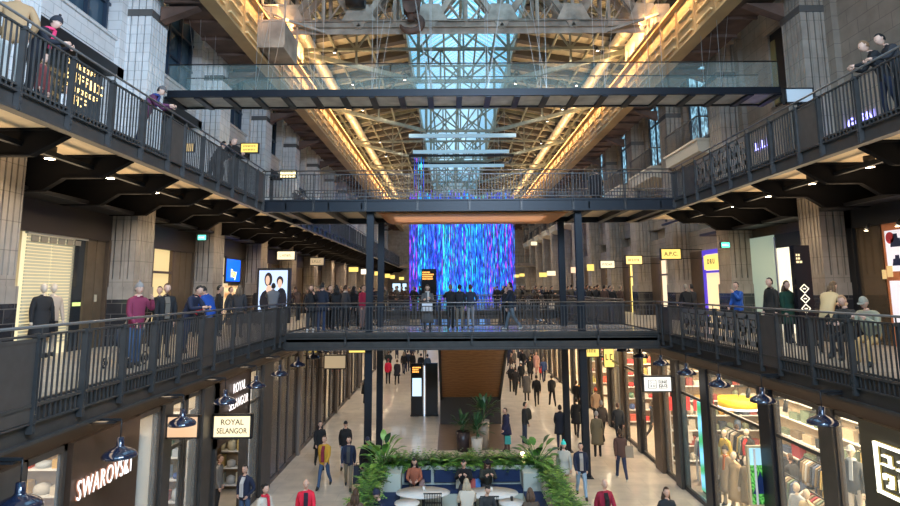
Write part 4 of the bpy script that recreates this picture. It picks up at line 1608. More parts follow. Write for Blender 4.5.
# blue lettering of upper right shops, gold lettering of upper left shop
for i, (px, py, s_, w_) in enumerate(((856, 122, 'LI GARDEN', 24), (761.5, 144.5, 'BAR', 8), (794, 146, 'LEX', 9), (757, 161, 'CAFE', 8))):
    p_ = at_x(px, py, WR - .4)
    if i > 1: continue
    t = thing('wall_sign', 'small blue-violet lit lettering seen through the right upper railing, %s' % ('nearer to the camera' if i == 0 else 'farther one'), 'shop sign', tuple(p_))
    if i == 0:
        text_mesh('lettering', 'LI GARN', .42, glow('violet blue', (.25, .25, 1), 4), t, tuple(p_), (R(90), 0, R(-90)), .01, bold=.01)
    else:
        q = MB()
        for j in range(5):
            q.box(p_.x - .02, p_.y - .6 + j * .25, p_.z - .15, p_.x, p_.y - .55 + j * .25, p_.z + .15).box(p_.x - .02, p_.y - .6 + j * .25, p_.z - .15, p_.x, p_.y - .45 + j * .25, p_.z - .1)
        q.build('lettering', glow('violet blue', (.25, .25, 1), 4), t)
pa, pb = at_x(66, 60, -10.2), at_x(98, 92, -10.2)
t = thing('wall_sign', 'gold lit lettering in four rows on the upper left shop, seen through the railing', 'shop sign', (-10.2, pa.y, pb.z))
GOLD = glow('gold', (1, .68, .25), 2.2)
Ls = pb.y - pa.y
rr = random.Random(3)
for i, h_ in enumerate((.13, .27, .13, .25)):
    zz = at_x(66, 60, -10.2).z - [.0, .33, .66, .95][i]
    q = MB()
    yy = pa.y
    while yy < pa.y + Ls * [.8, 1, .95, .6][i]:
        w = h_ * rr.choice([.45, .6])
        q.box(-10.17, yy, zz - h_ / 2, -10.15, yy + h_ * .16, zz + h_ / 2)
        for f_ in rr.sample([-.5, -.08, .34], 2):
            q.box(-10.17, yy, zz + f_ * h_, -10.15, yy + w, zz + (f_ + .16) * h_)
        yy += w + h_ * .3
    q.build('lettering', GOLD, t)

# ------------------------------------------------------------------ first gallery shopfronts
BRZ = mat('bronze door panel', (0.17, 0.125, 0.08), 0.35, 0.4, var=.1)
xl, xr = WL + .45, WR - .45
for k in range(-2, 12):
    y0 = PY0 + PSP * k + PD
    y1 = PY0 + PSP * (k + 1)
    # left
    b = MB()
    b.box(xl - .1, y0, 3.05, xl + .1, y1, 3.95)
    struct('trim_12', b, LINTEL)
    b = MB()
    b.box(xl - .1, y1 - .12, 0, xl + .12, y1, 3.1).box(xl - .1, y0, 0, xl + .12, y0 + .12, 3.1)
    struct('trim_12', b, DWOOD)
    if k == -1:
        ya, yb = at_x(22, 280, xl).y, at_x(73, 280, xl).y
        b = MB().box(xl - .1, ya, 0, xl - .08, yb, 3.05)
        win(b, mat('lit shop behind blind', (.4, .35, .25), .6, em=(1, .85, .5), es=.55))
        t = thing('window_blind', 'pale slatted blinds with a row of small tabs above, in the left gallery shop window', 'blind', (xl, ya, .2))
        m_ = MB()
        for i in range(34):
            z = .3 + i * .08
            m_.box(xl - .02, ya + .05, z, xl + .01, (ya + yb) / 2 - .03, z + .05)
            m_.box(xl - .02, (ya + yb) / 2 + .03, z, xl + .01, yb - .05, z + .05)
        m_.build('slats', mat('cream slat', (.62, .58, .42), .5), t)
        MB().box(xl - .03, ya, 3.0, xl + .05, yb + .5, 3.07).build('headrail', CREAM, t)
        m_ = MB()
        for i in range(6):
            q = ya + .15 + (yb - ya + .1) * i / 6
            m_.box(xl + .02, q, 2.83, xl + .05, q + (yb - ya) / 8, 2.97)
        m_.build('tabs', mat('taupe tab', (.3, .26, .2), .6), t)
        win(MB().box(xl - .02, yb, .0, xl, yb + .45, 3.0).box(xl, yb + .05, 1.2, xl + .02, yb + .4, 1.3, 1), [GLASSDK, glow('lime', (.8, 1, .3), .8)])
        b = MB()
        for i in range(2):
            q = yb + .5 + (y1 - yb - .65) * i / 2
            b.box(xl - .05, q, 0, xl + .04, q + (y1 - yb - .65) / 2 - .04, 3.05)
        struct('door_2', b, BRZ)
        struct('door_2', MB().box(xl + .04, yb + 1.0, 1.3, xl + .06, yb + 1.1, 1.5), mat('small notice', (.6, .5, .35), .5))
        continue
    lit0, lit1 = y0 + 1.75, y0 + 3.2
    col = [(1, .75, .35), (1, .8, .5), (.9, .75, .55), (1, .7, .35)][k % 4]
    win(MB().box(xl - .1, y0 + .15, 0, xl - .07, lit1, 3.05), mat('lit shop %d' % (k % 4), (.3, .22, .12), .6, em=col, es=.55))
    b = MB()
    for q in (y0 + .15, (y0 + .15 + lit1) / 2, lit1):
        b.box(xl - .06, q - .05, 0, xl + .06, q + .05, 3.05)
    b.box(xl - .06, y0, 2.2, xl + .06, lit1, 2.28)
    win(b, DWOOD)
    b = MB()
    n_ = 3
    for i in range(n_):
        q = lit1 + .1 + (y1 - lit1 - .2) * i / n_
        b.box(xl - .05, q, 0, xl + .04, q + (y1 - lit1 - .2) / n_ - .04, 3.05)
    struct('door_2', b, BRZ)
for k in range(-2, 12):
    y0 = PY0 + PSP * k + PD
    y1 = PY0 + PSP * (k + 1)
    s = 1
    if k == 0:
        # pale green glass return and bright corridor
        b = MB().box(xr + .1, y0, 3.3, xr + .3, y1, 4.0)
        struct('trim_13', b, DWOOD)
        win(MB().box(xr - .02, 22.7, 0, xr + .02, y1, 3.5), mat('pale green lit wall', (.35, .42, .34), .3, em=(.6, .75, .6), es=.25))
        win(MB().box(xr + .02, y0, 0, xr + .06, 22.6, 3.0), mat('bright corridor', (.5, .48, .38), .6, em=(1, .92, .7), es=.8))
        struct('trim_13', MB().box(xr, y0, 3.0, xr + .04, 22.6, 3.5), BLACK)
        b = MB().box(xr - .02, 22.6, 0, xr + .1, 22.7, 3.4).box(xr, y0 + .7, 0, xr + .08, y0 + .8, 3.0)
        struct('trim_13', b, CHROME)
        t = thing('wall_emblem', 'thin chevron emblem on the bright corridor wall, right first gallery', 'emblem', (xr, 20.4, 2.2))
        MB().bar((xr, 20.2, 2.2), (xr, 20.4, 2.75), .04).bar((xr, 20.6, 2.2), (xr, 20.4, 2.75), .04).bar((xr, 20.3, 2.15), (xr, 20.4, 2.4), .03).bar((xr, 20.5, 2.15), (xr, 20.4, 2.4), .03).build('chevrons', mat('olive paint', (.2, .18, .1), .6), t)
        continue
    if k == -1:
        # mirror bronze glass, then posters
        b = MB().box(xr - .1, 18.1, 0, xr + .1, 18.4, 3.9).box(xr - .1, y0, 3.3, xr + .1, y1, 3.9)
        struct('trim_13', b, BLACK)
        win(MB().box(xr, 17.05, 0, xr + .02, 18.1, 3.3), mat('bronze mirror glass', (.24, .18, .12), .12, .7))
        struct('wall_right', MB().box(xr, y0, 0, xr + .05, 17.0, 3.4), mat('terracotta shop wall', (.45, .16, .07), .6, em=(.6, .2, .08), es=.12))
        for i, (za, zb, lab) in enumerate(((2.0, 3.1, 'upper wall poster with dark blue handbags on white, right gallery shop'), (.55, 1.75, 'lower wall poster of a dark blue bag on pale ground, right gallery shop'))):
            t = thing('poster', lab, 'poster', (xr, 15.5, za))
            MB().box(xr - .04, 14.7, za, xr, 16.85, zb).build('panel', mat('lit poster white', (.6, .58, .6), .5, em=(.9, .85, .95), es=.5), t)
            m_ = MB()
            NB = mat('navy print', (.02, .03, .10), .6)
            for (c, w_, z_, h_) in (((16.45, .42, za + .65, .35), (15.7, .5, za + .6, .45), (16.45, .4, za + .15, .28)) if i == 0 else ((16.1, .8, za + .15, .55), (15.9, .3, za + .6, .5))):
                m_.prism([(c - w_ / 2, z_), (c + w_ / 2, z_), (c + w_ / 2.6, z_ + h_ * .65), (c + w_ / 5, z_ + h_ * .65), (c + w_ / 6, z_ + h_), (c - w_ / 6, z_ + h_), (c - w_ / 5, z_ + h_ * .65), (c - w_ / 2.6, z_ + h_ * .65)], 'x', xr - .05, xr - .04)
            m_.build('printed_bags', NB, t)
            if i == 0:
                MB().tube([(xr - .05, 16.65, zb - .2), (xr - .041, 16.65, zb - .2)], .16, 16).build('red_roundel', mat('red print', (.6, .05, .08), .6), t)
        for i in range(2):
            t = thing('wall_spotlight', 'small bright spotlight above the bag posters, %s one' % ('left' if i else 'right'), 'spotlight', (xr - .5, 16.0 - i * 1.2 + .9, 3.2))
            c = (xr - .5, 16.9 - i * 1.2, 3.15)
            MB().tube([c, (c[0] + .1, c[1], c[2] + .15)], .05, 8).build('housing', BLACK, t)
            MB().disc((c[0], c[1], c[2] - .03), .05, 10, up=-1).build('lens', DLGLOW, t)
        for i in range(2):
            MB()
        t = thing('price_flag', 'pair of small cream tags on the terracotta wall edge between posters', 'tag', (xr - .1, 16.2, 1.85))
        MB().box(xr - .08, 16.9, 1.8, xr - .06, 17.05, 2.05).box(xr - .08, 16.65, 1.85, xr - .06, 16.85, 2.15).build('card', mat('cream card', (.65, .5, .25), .5, em=(1, .7, .3), es=.3), t)
        continue
    lit0, lit1 = y0 + 1.6, y0 + 3.4
    cols = {1: (1, .72, .4), 2: (1, .8, .55), 3: (1, .75, .2), 4: (1, .8, .45)}
    c = cols.get(k, (1, .78, .4))
    win(MB().box(xr, lit0, 0, xr + .03, lit1, 3.1), mat('lit doorway %d' % min(k, 5), (.4, .3, .15), .6, em=c, es=1.1 if k == 3 else .75))
    b = MB()
    for q in (lit0, lit1):
        b.box(xr - .1, q - .07, 0, xr + .1, q + .07, 3.3)
    b.box(xr - .1, lit0, 2.25, xr + .1, lit1, 2.35).box(xr - .1, lit0, 3.1, xr + .1, lit1, 3.3)
    if k != 1: b.box(xr - .02, (lit0 + lit1) / 2 - .03, 0, xr + .08, (lit0 + lit1) / 2 + .03, 3.1)
    struct('door_3', b, mat('violet lit frame', (.05, .03, .25), .4, em=(.12, .06, .9), es=.4) if k == 1 else DWOOD)
    b = MB()
    b.box(xr - .06, y0, 0, xr + .06, lit0 - .07, 3.3)
    b.box(xr - .06, lit1 + .07, 0, xr + .06, y1, 3.3)
    struct('wall_right', b, DWOOD)
    struct('wall_right', MB().box(xr - .05, y0, 3.3, xr + .1, y1, 4.3), STONE)
    if k == 1:
        t = thing('shop_sign', 'yellow lit sign with dark letters inside the violet framed doorway, right first gallery', 'shop sign', (xr - .08, lit0 + .5, 2.4))
        MB().box(xr - .1, lit0 + .1, 2.4, xr - .06, lit1 - .1, 3.05).build('lit_face', SIGNY, t)
        text_mesh('lettering', 'D R U', .3, DARKT, t, (xr - .11, (lit0 + lit1) / 2, 2.75), (R(90), 0, R(-90)), .002, bold=.01)
# advertising screen showing two people, left gallery
a, b_ = at_y(256, 306, 28.3), at_y(290.5, 268, 28.3)
t = thing('advertising_screen', 'large bright advertising screen showing a dark-haired couple, standing on the left first gallery', 'screen', (a.x, 28.3, 0))
MB().box(a.x, 28.3, .1, b_.x, 28.55, b_.z).build('housing', BLACK, t)
w, h = b_.x - a.x, b_.z - .1
sx0, sx1, sz0, sz1 = a.x + .1, b_.x - .12, .6, b_.z - .1
MB().box(sx0, 28.28, sz0, sx1, 28.3, sz1).build('screen', mat('ad sky', (.2, .25, .35), .3, em=(.5, .65, .95), es=.9), t)
def blob(c, r, n=14):
    return [(c[0] + r[0] * math.cos(2 * PI * i / n), c[1] + r[1] * math.sin(2 * PI * i / n)) for i in range(n)]
W_ = sx1 - sx0
H_ = sz1 - sz0
for nm, lst, m_ in (('printed_hair', [((.33, .78), (.14, .17)), ((.74, .74), (.12, .12))], mat('ad dark', (.03, .02, .02), .6)),
                    ('printed_faces', [((.31, .76), (.075, .11)), ((.74, .68), (.08, .11)), ((.36, .55), (.10, .1))], mat('ad skin', (.6, .38, .28), .6, em=(.8, .5, .35), es=.5)),
                    ('printed_clothes', [((.28, .25), (.24, .28)), ((.8, .28), (.2, .3))], mat('ad black', (.01, .01, .02), .6))):
    q = MB()
    for j, (c, r) in enumerate(lst):
        yy = 28.27 if nm != 'printed_faces' else 28.255
        MB().prism(blob((sx0 + c[0] * W_, sz0 + c[1] * H_), (r[0] * W_, r[1] * H_)), 'y', yy, yy + .012).build(nm.replace('faces', 'face'), m_, t)
# blue screen above an orange poster, farther bay
ya, yb = at_x(226.5, 260, xl + .15).y, at_x(240, 260, xl + .15).y
t = thing('wall_screen', 'bright blue screen with a yellow mark on the left first gallery wall', 'screen', (xl + .15, ya, 2.0))
MB().box(xl + .1, ya - .1, 1.9, xl + .17, yb + .1, 3.1).build('bezel', BLACK, t)
MB().box(xl + .17, ya, 2.0, xl + .18, yb, 3.0).build('screen', mat('blue screen', (.0, .02, .2), .3, em=(.0, .1, .9), es=1.4), t)
text_mesh('lettering', 'Ray', .5, glow('screen yellow', (1, .9, .1), 1.5), t, (xl + .19, (ya + yb) / 2, 2.35), (R(90), 0, R(90)), .002, bold=.02)
t = thing('poster', 'warm orange lit poster below the blue screen, left first gallery', 'poster', (xl + .15, ya, .3))
MB().box(xl + .13, ya, .3, xl + .17, yb, 1.8).build('panel', wave_mat('orange poster', (.5, .25, .08), (.9, .7, .4), 'Z', .6, distort=5, em=.5), t)
for i, (px, w_) in enumerate(((396.5, 8), (404.5, 4))):
    a, b_ = at_y(px - w_ / 2, 292, 62), at_y(px + w_ / 2, 283.5, 62)
    t = thing('advertising_screen', 'small far pale blue-white screen on the left first gallery, %s' % ('left one' if i == 0 else 'right one'), 'screen', (a.x, 62, 0))
    MB().box(a.x - .1, 62, 0, b_.x + .1, 62.2, b_.z + .1).build('housing', BLACK, t)
    MB().box(a.x, 61.97, a.z, b_.x, 62, b_.z).build('screen', mat('pale blue screen', (.05, .05, .05)), t)
# ================================================================== PEOPLE
SKIN_A = mat('skin light', (0.62, 0.38, 0.28), 0.55)
SKIN_B = mat('skin tan', (0.42, 0.24, 0.16), 0.55)
EYEM = mat('eye', (0.02, 0.015, 0.012), 0.2)
LIPM = mat('lips', (0.45, 0.16, 0.13), 0.5)
SHOEB = mat('black shoes', (0.015, 0.014, 0.014), 0.4)
SHOEW = mat('white shoes', (0.7, 0.7, 0.68), 0.5)
POSES = {
    'stand': dict(lean=2, legs=((3, 4), (-3, 2)), arms=((4, 9, 14, -4), (0, 9, 10, -2)), head=0),
    'walk': dict(lean=4, legs=((24, 10), (-16, 24)), arms=((-20, 7, 18, -2), (22, 7, 26, -4)), head=-4),
    'walk2': dict(lean=4, legs=((-16, 24), (24, 10)), arms=((22, 7, 26, -4), (-20, 7, 18, -2)), head=-4),
    'pockets': dict(lean=2, legs=((6, 8), (-4, 2)), arms=((-14, 22, 52, -26), (-14, 22, 52, -26)), head=0),
    'phone': dict(lean=4, legs=((3, 5), (-3, 2)), arms=((22, 8, 82, -20), (26, 8, 88, -24)), head=22),
    'photo': dict(lean=0, legs=((4, 4), (-3, 2)), arms=((60, 10, 65, -22), (62, 10, 62, -22)), head=-4),
    'drink': dict(lean=2, legs=((4, 4), (-3, 2)), arms=((10, 8, 30, -10), (44, 12, 112, -22)), head=0),
    'lean': dict(lean=24, legs=((8, 14), (-10, 4)), arms=((26, 16, 72, -26), (30, 16, 66, -30)), head=12),
    'leanphone': dict(lean=28, legs=((8, 14), (-12, 4)), arms=((36, 12, 62, -24), (42, 12, 56, -26)), head=20),
    'hold': dict(lean=3, legs=((3, 5), (-3, 2)), arms=((2, 8, 12, -4), (8, 10, 28, -10)), head=0),
    'sit': dict(lean=6, sit=1, legs=((84, 80), (80, 84)), arms=((30, 10, 58, -22), (26, 10, 62, -24)), head=22),
    'siteat': dict(lean=14, sit=1, legs=((84, 76), (80, 88)), arms=((40, 14, 88, -30), (36, 14, 96, -30)), head=20),
    'mannequin': dict(lean=0, legs=((4, 4), (-6, 2)), arms=((4, 12, 10, 4), (2, 12, 14, 2)), head=0),
}
_BT = {}


def body_template(pose, bulk, long):
    key = (pose, bulk, long)
    if key in _BT: return _BT[key]
    P = POSES[pose]
    sit = P.get('sit')
    ln = R(P['lean'])
    up = Vector((0, -math.sin(ln), math.cos(ln)))
    fwd = Vector((0, -math.cos(ln), -math.sin(ln)))
    pel = Vector((0, 0, .93))
    W = {}
    bones = []
    J = {'pel': (pel, .135 + bulk * .5)}
    J['waist'] = (pel + up * .16, .12 + bulk)
    J['chest'] = (pel + up * .36, .145 + bulk)
    J['neck'] = (pel + up * .53, .062 + bulk * .3)
    hd = R(P['head'])
    hup = Vector((0, -math.sin(ln + hd * .5), math.cos(ln + hd * .5)))
    J['nt'] = (J['neck'][0] + hup * .075, .05)
    E_ = [('pel', 'waist'), ('waist', 'chest'), ('chest', 'neck'), ('neck', 'nt')]
    reg = {('pel', 'waist'): 1, ('waist', 'chest'): 1, ('chest', 'neck'): 1, ('neck', 'nt'): 0}
    for i, sx in enumerate((-1, 1)):
        a, k = (R(v) for v in P['legs'][i])
        h = pel + Vector((sx * .09, 0, -.04))
        kn = h + Vector((sx * .015, -math.sin(a), -math.cos(a))) * .42
        an = kn + Vector((0, -math.sin(a - k), -math.cos(a - k))) * .41
        ft = a - k + R(90 if not sit else 90)
        to = an + Vector((sx * .02, -.15, -.045))
        if a - k < -.2: to = an + Vector((0, -.11, -.11))
        s_ = str(i)
        J['h' + s_] = (h, .098); J['k' + s_] = (kn, .066); J['a' + s_] = (an, .048); J['t' + s_] = (to, .04)
        J['he' + s_] = (an + Vector((0, .035, -.04)), .04)
        for e, r in ((('pel', 'h' + s_), 2), (('h' + s_, 'k' + s_), 2), (('k' + s_, 'a' + s_), 2), (('a' + s_, 't' + s_), 3), (('a' + s_, 'he' + s_), 3)):
            E_.append(e); reg[e] = r
        sf, ab, el, ab2 = (R(v) for v in P['arms'][i])
        sh = J['chest'][0] + up * .10 + Vector((sx * (.165 + bulk * .5), 0, 0))
        d1 = Vector((sx * math.sin(ab), -math.sin(sf) * math.cos(ab), -math.cos(sf) * math.cos(ab)))
        eb = sh + d1 * .28
        t2 = sf + el
        d2 = Vector((sx * math.sin(ab2), -math.sin(t2) * math.cos(ab2), -math.cos(t2) * math.cos(ab2)))
        wr = eb + d2 * .25
        J['s' + s_] = (sh, .062 + bulk * .7); J['e' + s_] = (eb, .047 + bulk * .7); J['w' + s_] = (wr, .034 + bulk * .45)
        J['hd' + s_] = (wr + d2 * .035, .022)
        for e, r in ((('chest', 's' + s_), 1), (('s' + s_, 'e' + s_), 1), (('e' + s_, 'w' + s_), 1), (('w' + s_, 'hd' + s_), 0)):
            E_.append(e); reg[e] = r
        W[i] = (wr, d2, sx)
    names = list(J)
    me = bpy.data.meshes.new('t')
    me.from_pydata([J[n][0] for n in names], [(names.index(a), names.index(b)) for a, b in E_], [])
    ob = bpy.data.objects.new('t', me)
    COL.objects.link(ob)
    bm = bmesh.new()
    bm.from_mesh(me)
    ly = bm.verts.layers.skin.verify()
    bm.verts.ensure_lookup_table()
    for i, n in enumerate(names):
        r = J[n][1]
        d = bm.verts[i][ly]
        d.radius = (r * 1.2 if n in ('chest', 'waist', 'pel') else r, r * (.85 if n in ('chest', 'waist', 'pel') else 1))
        d.use_root = (n == 'pel')
    bm.to_mesh(me)
    bm.free()
    ob.modifiers.new('s', 'SKIN')
    sb = ob.modifiers.new('u', 'SUBSURF')
    sb.levels = 1
    dg = bpy.context.evaluated_depsgraph_get()
    dg.update()
    bme = bpy.data.meshes.new_from_object(ob.evaluated_get(dg))
    bpy.data.objects.remove(ob)
    mb = MB()
    mb.v = [tuple(v.co) for v in bme.vertices]
    segs = [(J[a][0], J[b][0], J[a][1], J[b][1], reg[(a, b)]) for a, b in E_]
    for p in bme.polygons:
        c = p.center
        best, br = 1e9, 1
        for A, B, ra, rb, rg_ in segs:
            ab_ = B - A
            t = max(0, min(1, (c - A).dot(ab_) / ab_.length_squared))
            d = (c - (A + ab_ * t)).length / (ra + (rb - ra) * t)
            if d < best: best, br = d, rg_
        if br == 2 and c.z > .86 and not sit: br = 1
        if br == 2 and long and c.z > .8 and not sit: br = 1
        mb.face(tuple(p.vertices), br, True)
    bpy.data.meshes.remove(bme)
    # hands: palm, four fingers of different lengths, thumb from the side
    for i in W:
        wr, d, sx = W[i]
        side_ = Vector((0, 1, 0)) if abs(d.y) < .8 else Vector((0, 0, 1))
        palmn = Vector((-sx, 0, 0))
        ac = d.cross(palmn)
        if ac.length < .2: ac = Vector((0, -1, 0))
        ac.normalize()
        palmn = ac.cross(d).normalized() * (1 if ac.cross(d).dot(Vector((-sx, 0, 0))) >= 0 else -1)
        if ac.y > 0: ac = -ac
        p0 = wr + d * .01
        mb.tube([p0, p0 + d * .04, p0 + d * .085], [.024, .034, .03], 8, 0)
        for f, (off, ln_) in enumerate(((.027, .058), (.009, .068), (-.009, .064), (-.026, .05))):
            b0 = p0 + d * .075 + ac * off
            b1 = b0 + d * ln_ * .5 + palmn * .006
            b2 = b1 + (d * .75 + palmn * .6).normalized() * ln_ * .5
            mb.tube([b0, b1, b2], [.0095, .009, .007], 5, 0)
        t0 = p0 + d * .02 + ac * .026
        mb.tube([t0, t0 + (d * .5 + ac * .85).normalized() * .035, t0 + (d * .85 + ac * .6).normalized() * .062], [.012, .0105, .008], 5, 0)
    # head with brow, nose, chin, ears
    hc = J['nt'][0] + hup * .115 + Vector((0, -.015, 0))
    ang = ln * .55 + hd
    rot = Matrix.Rotation(ang, 3, 'X')
    H0 = len(mb.v)
    n, m_ = 14, 11
    for i in range(m_ + 1):
        ph = PI * i / m_
        z = math.cos(ph)
        for k in range(n):
            t = 2 * PI * k / n
            x, y = math.sin(ph) * math.cos(t), math.sin(ph) * math.sin(t)
            X, Y, Z = x * .076, y * .096, z * .122
            if z < 0:
                X *= 1 + z * .33
                if y < 0: Y *= 1 + z * .05
                else: Y *= 1 + z * .28
            if y < -.75 and abs(x) < .35 and -.45 < z < .15: Y -= .022 * (1 - abs(x) / .35)
            if y < -.6 and .15 < z < .4: Y -= .004
            if y < -.5 and z < -.75: Y -= .012
            v = rot @ Vector((X, Y, Z)) + hc
            mb.v.append(tuple(v))
    for i in range(m_):
        for k in range(n):
            k2 = (k + 1) % n
            mb.face((H0 + i * n + k, H0 + (i + 1) * n + k, H0 + (i + 1) * n + k2, H0 + i * n + k2), 0, True)
    for sx in (-1, 1):
        c = rot @ Vector((sx * .029, -.089, .012)) + hc
        mb.ball(tuple(c), (.011, .007, .007), 6, 4)
        c = rot @ Vector((sx * .078, .008, -.005)) + hc
        mb.ball(tuple(c), (.01, .02, .03), 6, 0)
    a, b_ = rot @ Vector((-.022, -.092, -.062)) + hc, rot @ Vector((.022, -.092, -.062)) + hc
    mb.tube([a, (a + b_) / 2 + Vector((0, -.004, 0)), b_], [.004, .007, .004], 5, 5)
    low = min(v[2] for v in mb.v)
    if sit: low = pel.z - .14 - .45 + 0.0
    me = mb.mesh('person', (0, 0, low))
    for _ in range(6): me.materials.append(None)
    J2 = {k: (v[0] - Vector((0, 0, low))) for k, v in J.items()}
    _BT[key] = (me, J2, hc - Vector((0, 0, low)), rot, up, W, low)
    return _BT[key]


_HT = {}


def tmesh(key, fn):
    if key not in _HT:
        mb = fn()
        me = mb.mesh(key[0])
        me.materials.append(None)
        _HT[key] = me
    return _HT[key]


def child(name, me, m_, par, label=None):
    o = bpy.data.objects.new(name, me)
    COL.objects.link(o)
    o.parent = par
    o.material_slots[0].link = 'OBJECT'
    o.material_slots[0].material = m_
    if label: o['label'] = label
    return o


def capm(hc, rot, zmin_f, zmin_b, sc, extra=None, n=14):
    """shell over the skull; lower edge differs front/back"""
    mb = MB()
    rows = 7
    for i in range(rows + 1):
        for k in range(n):
            t = 2 * PI * k / n
            fy = math.sin(t)
            zl = zmin_f if fy < -.35 else (zmin_b if fy > .1 else zmin_b + (zmin_f - zmin_b) * (.1 - fy) / .45)
            ph0 = math.acos(max(-1, min(1, zl)))
            ph = ph0 * i / rows
            z = math.cos(ph)
            x, y = math.sin(ph) * math.cos(t), math.sin(ph) * fy
            X, Y, Z = x * .076 * sc, y * .096 * sc + .003, z * .122 * sc
            if z < 0:
                Y *= 1 + z * .1
            mb.v.append(tuple(rot @ Vector((X, Y, Z)) + hc))
    for i in range(rows):
        for k in range(n):
            k2 = (k + 1) % n
            mb.face((i * n + k, (i + 1) * n + k, (i + 1) * n + k2, i * n + k2), 0, True)
    return mb


def person(x, y, z, rot, pose, label, top, legs, hair=('short', (.03, .02, .015)), skin=None, shoes=None, h=1.0, bulk=.012,
           coat=None, group=None, hood=None, scarf=None, hat=None, name='person', cat='person', parts=True, inner=None, w=1.0):
    long = bool(coat)
    me, J, hc, hr, up, W, low = body_template(pose, bulk, long)
    o = bpy.data.objects.new(name, me)
    COL.objects.link(o)
    skin = skin or SKIN_A
    ms = [skin, fab(top), fab(legs), shoes or SHOEB, EYEM if cat == 'person' else skin, LIPM if cat == 'person' else skin]
    for i, m_ in enumerate(ms):
        o.material_slots[i].link = 'OBJECT'
        o.material_slots[i].material = m_
    o.location = (x, y, z)
    o.rotation_euler = (0, 0, R(rot))
    o.scale = (h * w, h * w, h)
    tag(o, label, cat, group)
    key = (pose, bulk)
    if hair and hair[0] == 'short':
        child('hair', tmesh(('hair', 'short') + key + (long,), lambda: capm(hc, hr, .66, -.5, 1.06)), mat('hair %s' % (hair[1],), hair[1], .6, bump=.3, bscale=90), o)
    elif hair and hair[0] == 'bun':
        child('hair', tmesh(('hair', 'bun') + key + (long,), lambda: capm(hc, hr, .66, -.4, 1.06).ball(tuple(hr @ Vector((0, .11, .05)) + hc), .045, 8)), mat('hair %s' % (hair[1],), hair[1], .6, bump=.3, bscale=90), o)
    elif hair and hair[0] == 'long':
        def f():
            m_ = capm(hc, hr, .64, -.75, 1.1)
            for sx in (-1, 0, 1):
                a = hr @ Vector((sx * .055, .045 if sx else .07, -.02)) + hc
                m_.tube([a, a + Vector((sx * .02, .03, -.14)), a + Vector((sx * .025, .02, -.27))], [.048, .05, .02], 8)
            return m_
        child('hair', tmesh(('hair', 'long') + key + (long,), f), mat('hair %s' % (hair[1],), hair[1], .6, bump=.3, bscale=90), o)
    if hat:
        kd, c = hat
        def f():
            if kd == 'beanie':
                m_ = capm(hc, hr, .22, -.1, 1.2)
                m_.ball(tuple(hr @ Vector((0, .01, .155)) + hc), .028, 8)
                return m_
            if kd == 'cap':
                m_ = capm(hc, hr, .3, .05, 1.14)
                pts = [hr @ Vector((.075 * math.cos(a), -.085 - .075 * math.sin(a), .035)) + hc for a in [PI * i / 8 for i in range(9)]]
                b0 = len(m_.v)
                m_.v += [tuple(p) for p in pts] + [tuple(p + Vector((0, 0, .008))) for p in pts]
                m_.face(tuple(range(b0, b0 + 9))); m_.face(tuple(range(b0 + 9, b0 + 18))[::-1])
                return m_
            m_ = capm(hc, hr, .2, .1, 1.22)
            m_.lathe([(.08, .045), (.17, .035), (.175, .045), (.08, .055)], tuple(hc), 20)
            return m_
        child('hat', tmesh(('hat', kd) + key + (long,), f), fab(c), o)
    if hood:
        def f():
            m_ = MB()
            nb = J['neck'] + Vector((0, .03, .01))
            pts = [nb + Vector((.085 * math.cos(a), .085 * math.sin(a) - .005, -.01 + .03 * math.sin(a))) for a in [2 * PI * i / 14 for i in range(15)]]
            m_.tube(pts, .032, 8)
            m_.ball(tuple(nb + Vector((0, .085, -.03))), (.09, .05, .07), 10)
            return m_
        child('hood', tmesh(('hood',) + key + (long,), f), fab(hood), o)
    if scarf:
        def f():
            m_ = MB()
            nb = J['neck'] + Vector((0, -.01, .025))
            pts = [nb + Vector((.07 * math.cos(a), .07 * math.sin(a), 0)) for a in [2 * PI * i / 14 for i in range(15)]]
            m_.tube(pts, .03, 8)
            m_.bar(nb + Vector((.03, -.09, 0)), J['waist'] + Vector((.04, -.17, 0)), .07, .025)
            return m_
        child('scarf', tmesh(('scarf',) + key + (long,), f), fab(scarf), o)
    if inner:
        def f():
            m_ = MB()
            a, b_ = J['neck'] + Vector((0, -.065, -.02)), J['pel'] + Vector((0, -.15 - bulk, .0))
            c_ = J['chest'] + Vector((0, -.145 - bulk, 0))
            for p, q in ((a, c_), (c_, b_)):
                m_.bar(p, q, .10, .03, up=(1, 0, 0)) if False else m_.bar(p, q, .11, .035)
            return m_
        child('shirt_front', tmesh(('shirt_front',) + key + (long,), f), fab(inner), o)
    if coat:
        def f():
            m_ = MB()
            top_z = J['waist'].z + .02
            bot = coat
            n = 18
            rings = 5
            cx0 = J['waist']
            for q in range(2):
                off = -.012 * q
                for i in range(rings + 1):
                    t = i / rings
                    z_ = top_z + (bot - top_z) * t
                    rx_ = .175 + bulk + .055 * t + off
                    ry_ = .135 + bulk + .06 * t + off
                    for k in range(n):
                        a = 2 * PI * k / n
                        wv = 1 + .03 * math.sin(a * 5) * t
                        m_.v.append((rx_ * math.cos(a) * wv, cx0.y * (1 - t) + ry_ * math.sin(a) * wv, z_))
            for q in range(2):
                B = q * (rings + 1) * n
                for i in range(rings):
                    for k in range(n):
                        k2 = (k + 1) % n
                        f_ = (B + i * n + k, B + (i + 1) * n + k, B + (i + 1) * n + k2, B + i * n + k2)
                        m_.face(f_ if q == 0 else f_[::-1], 0, True)
            for k in range(n):
                k2 = (k + 1) % n
                B = (rings + 1) * n
                m_.face((rings * n + k, B + rings * n + k, B + rings * n + k2, rings * n + k2), 0)
            return m_
        child('coat_skirt', tmesh(('coat_skirt', round(coat, 2)) + key, f), fab(top), o)
    return o


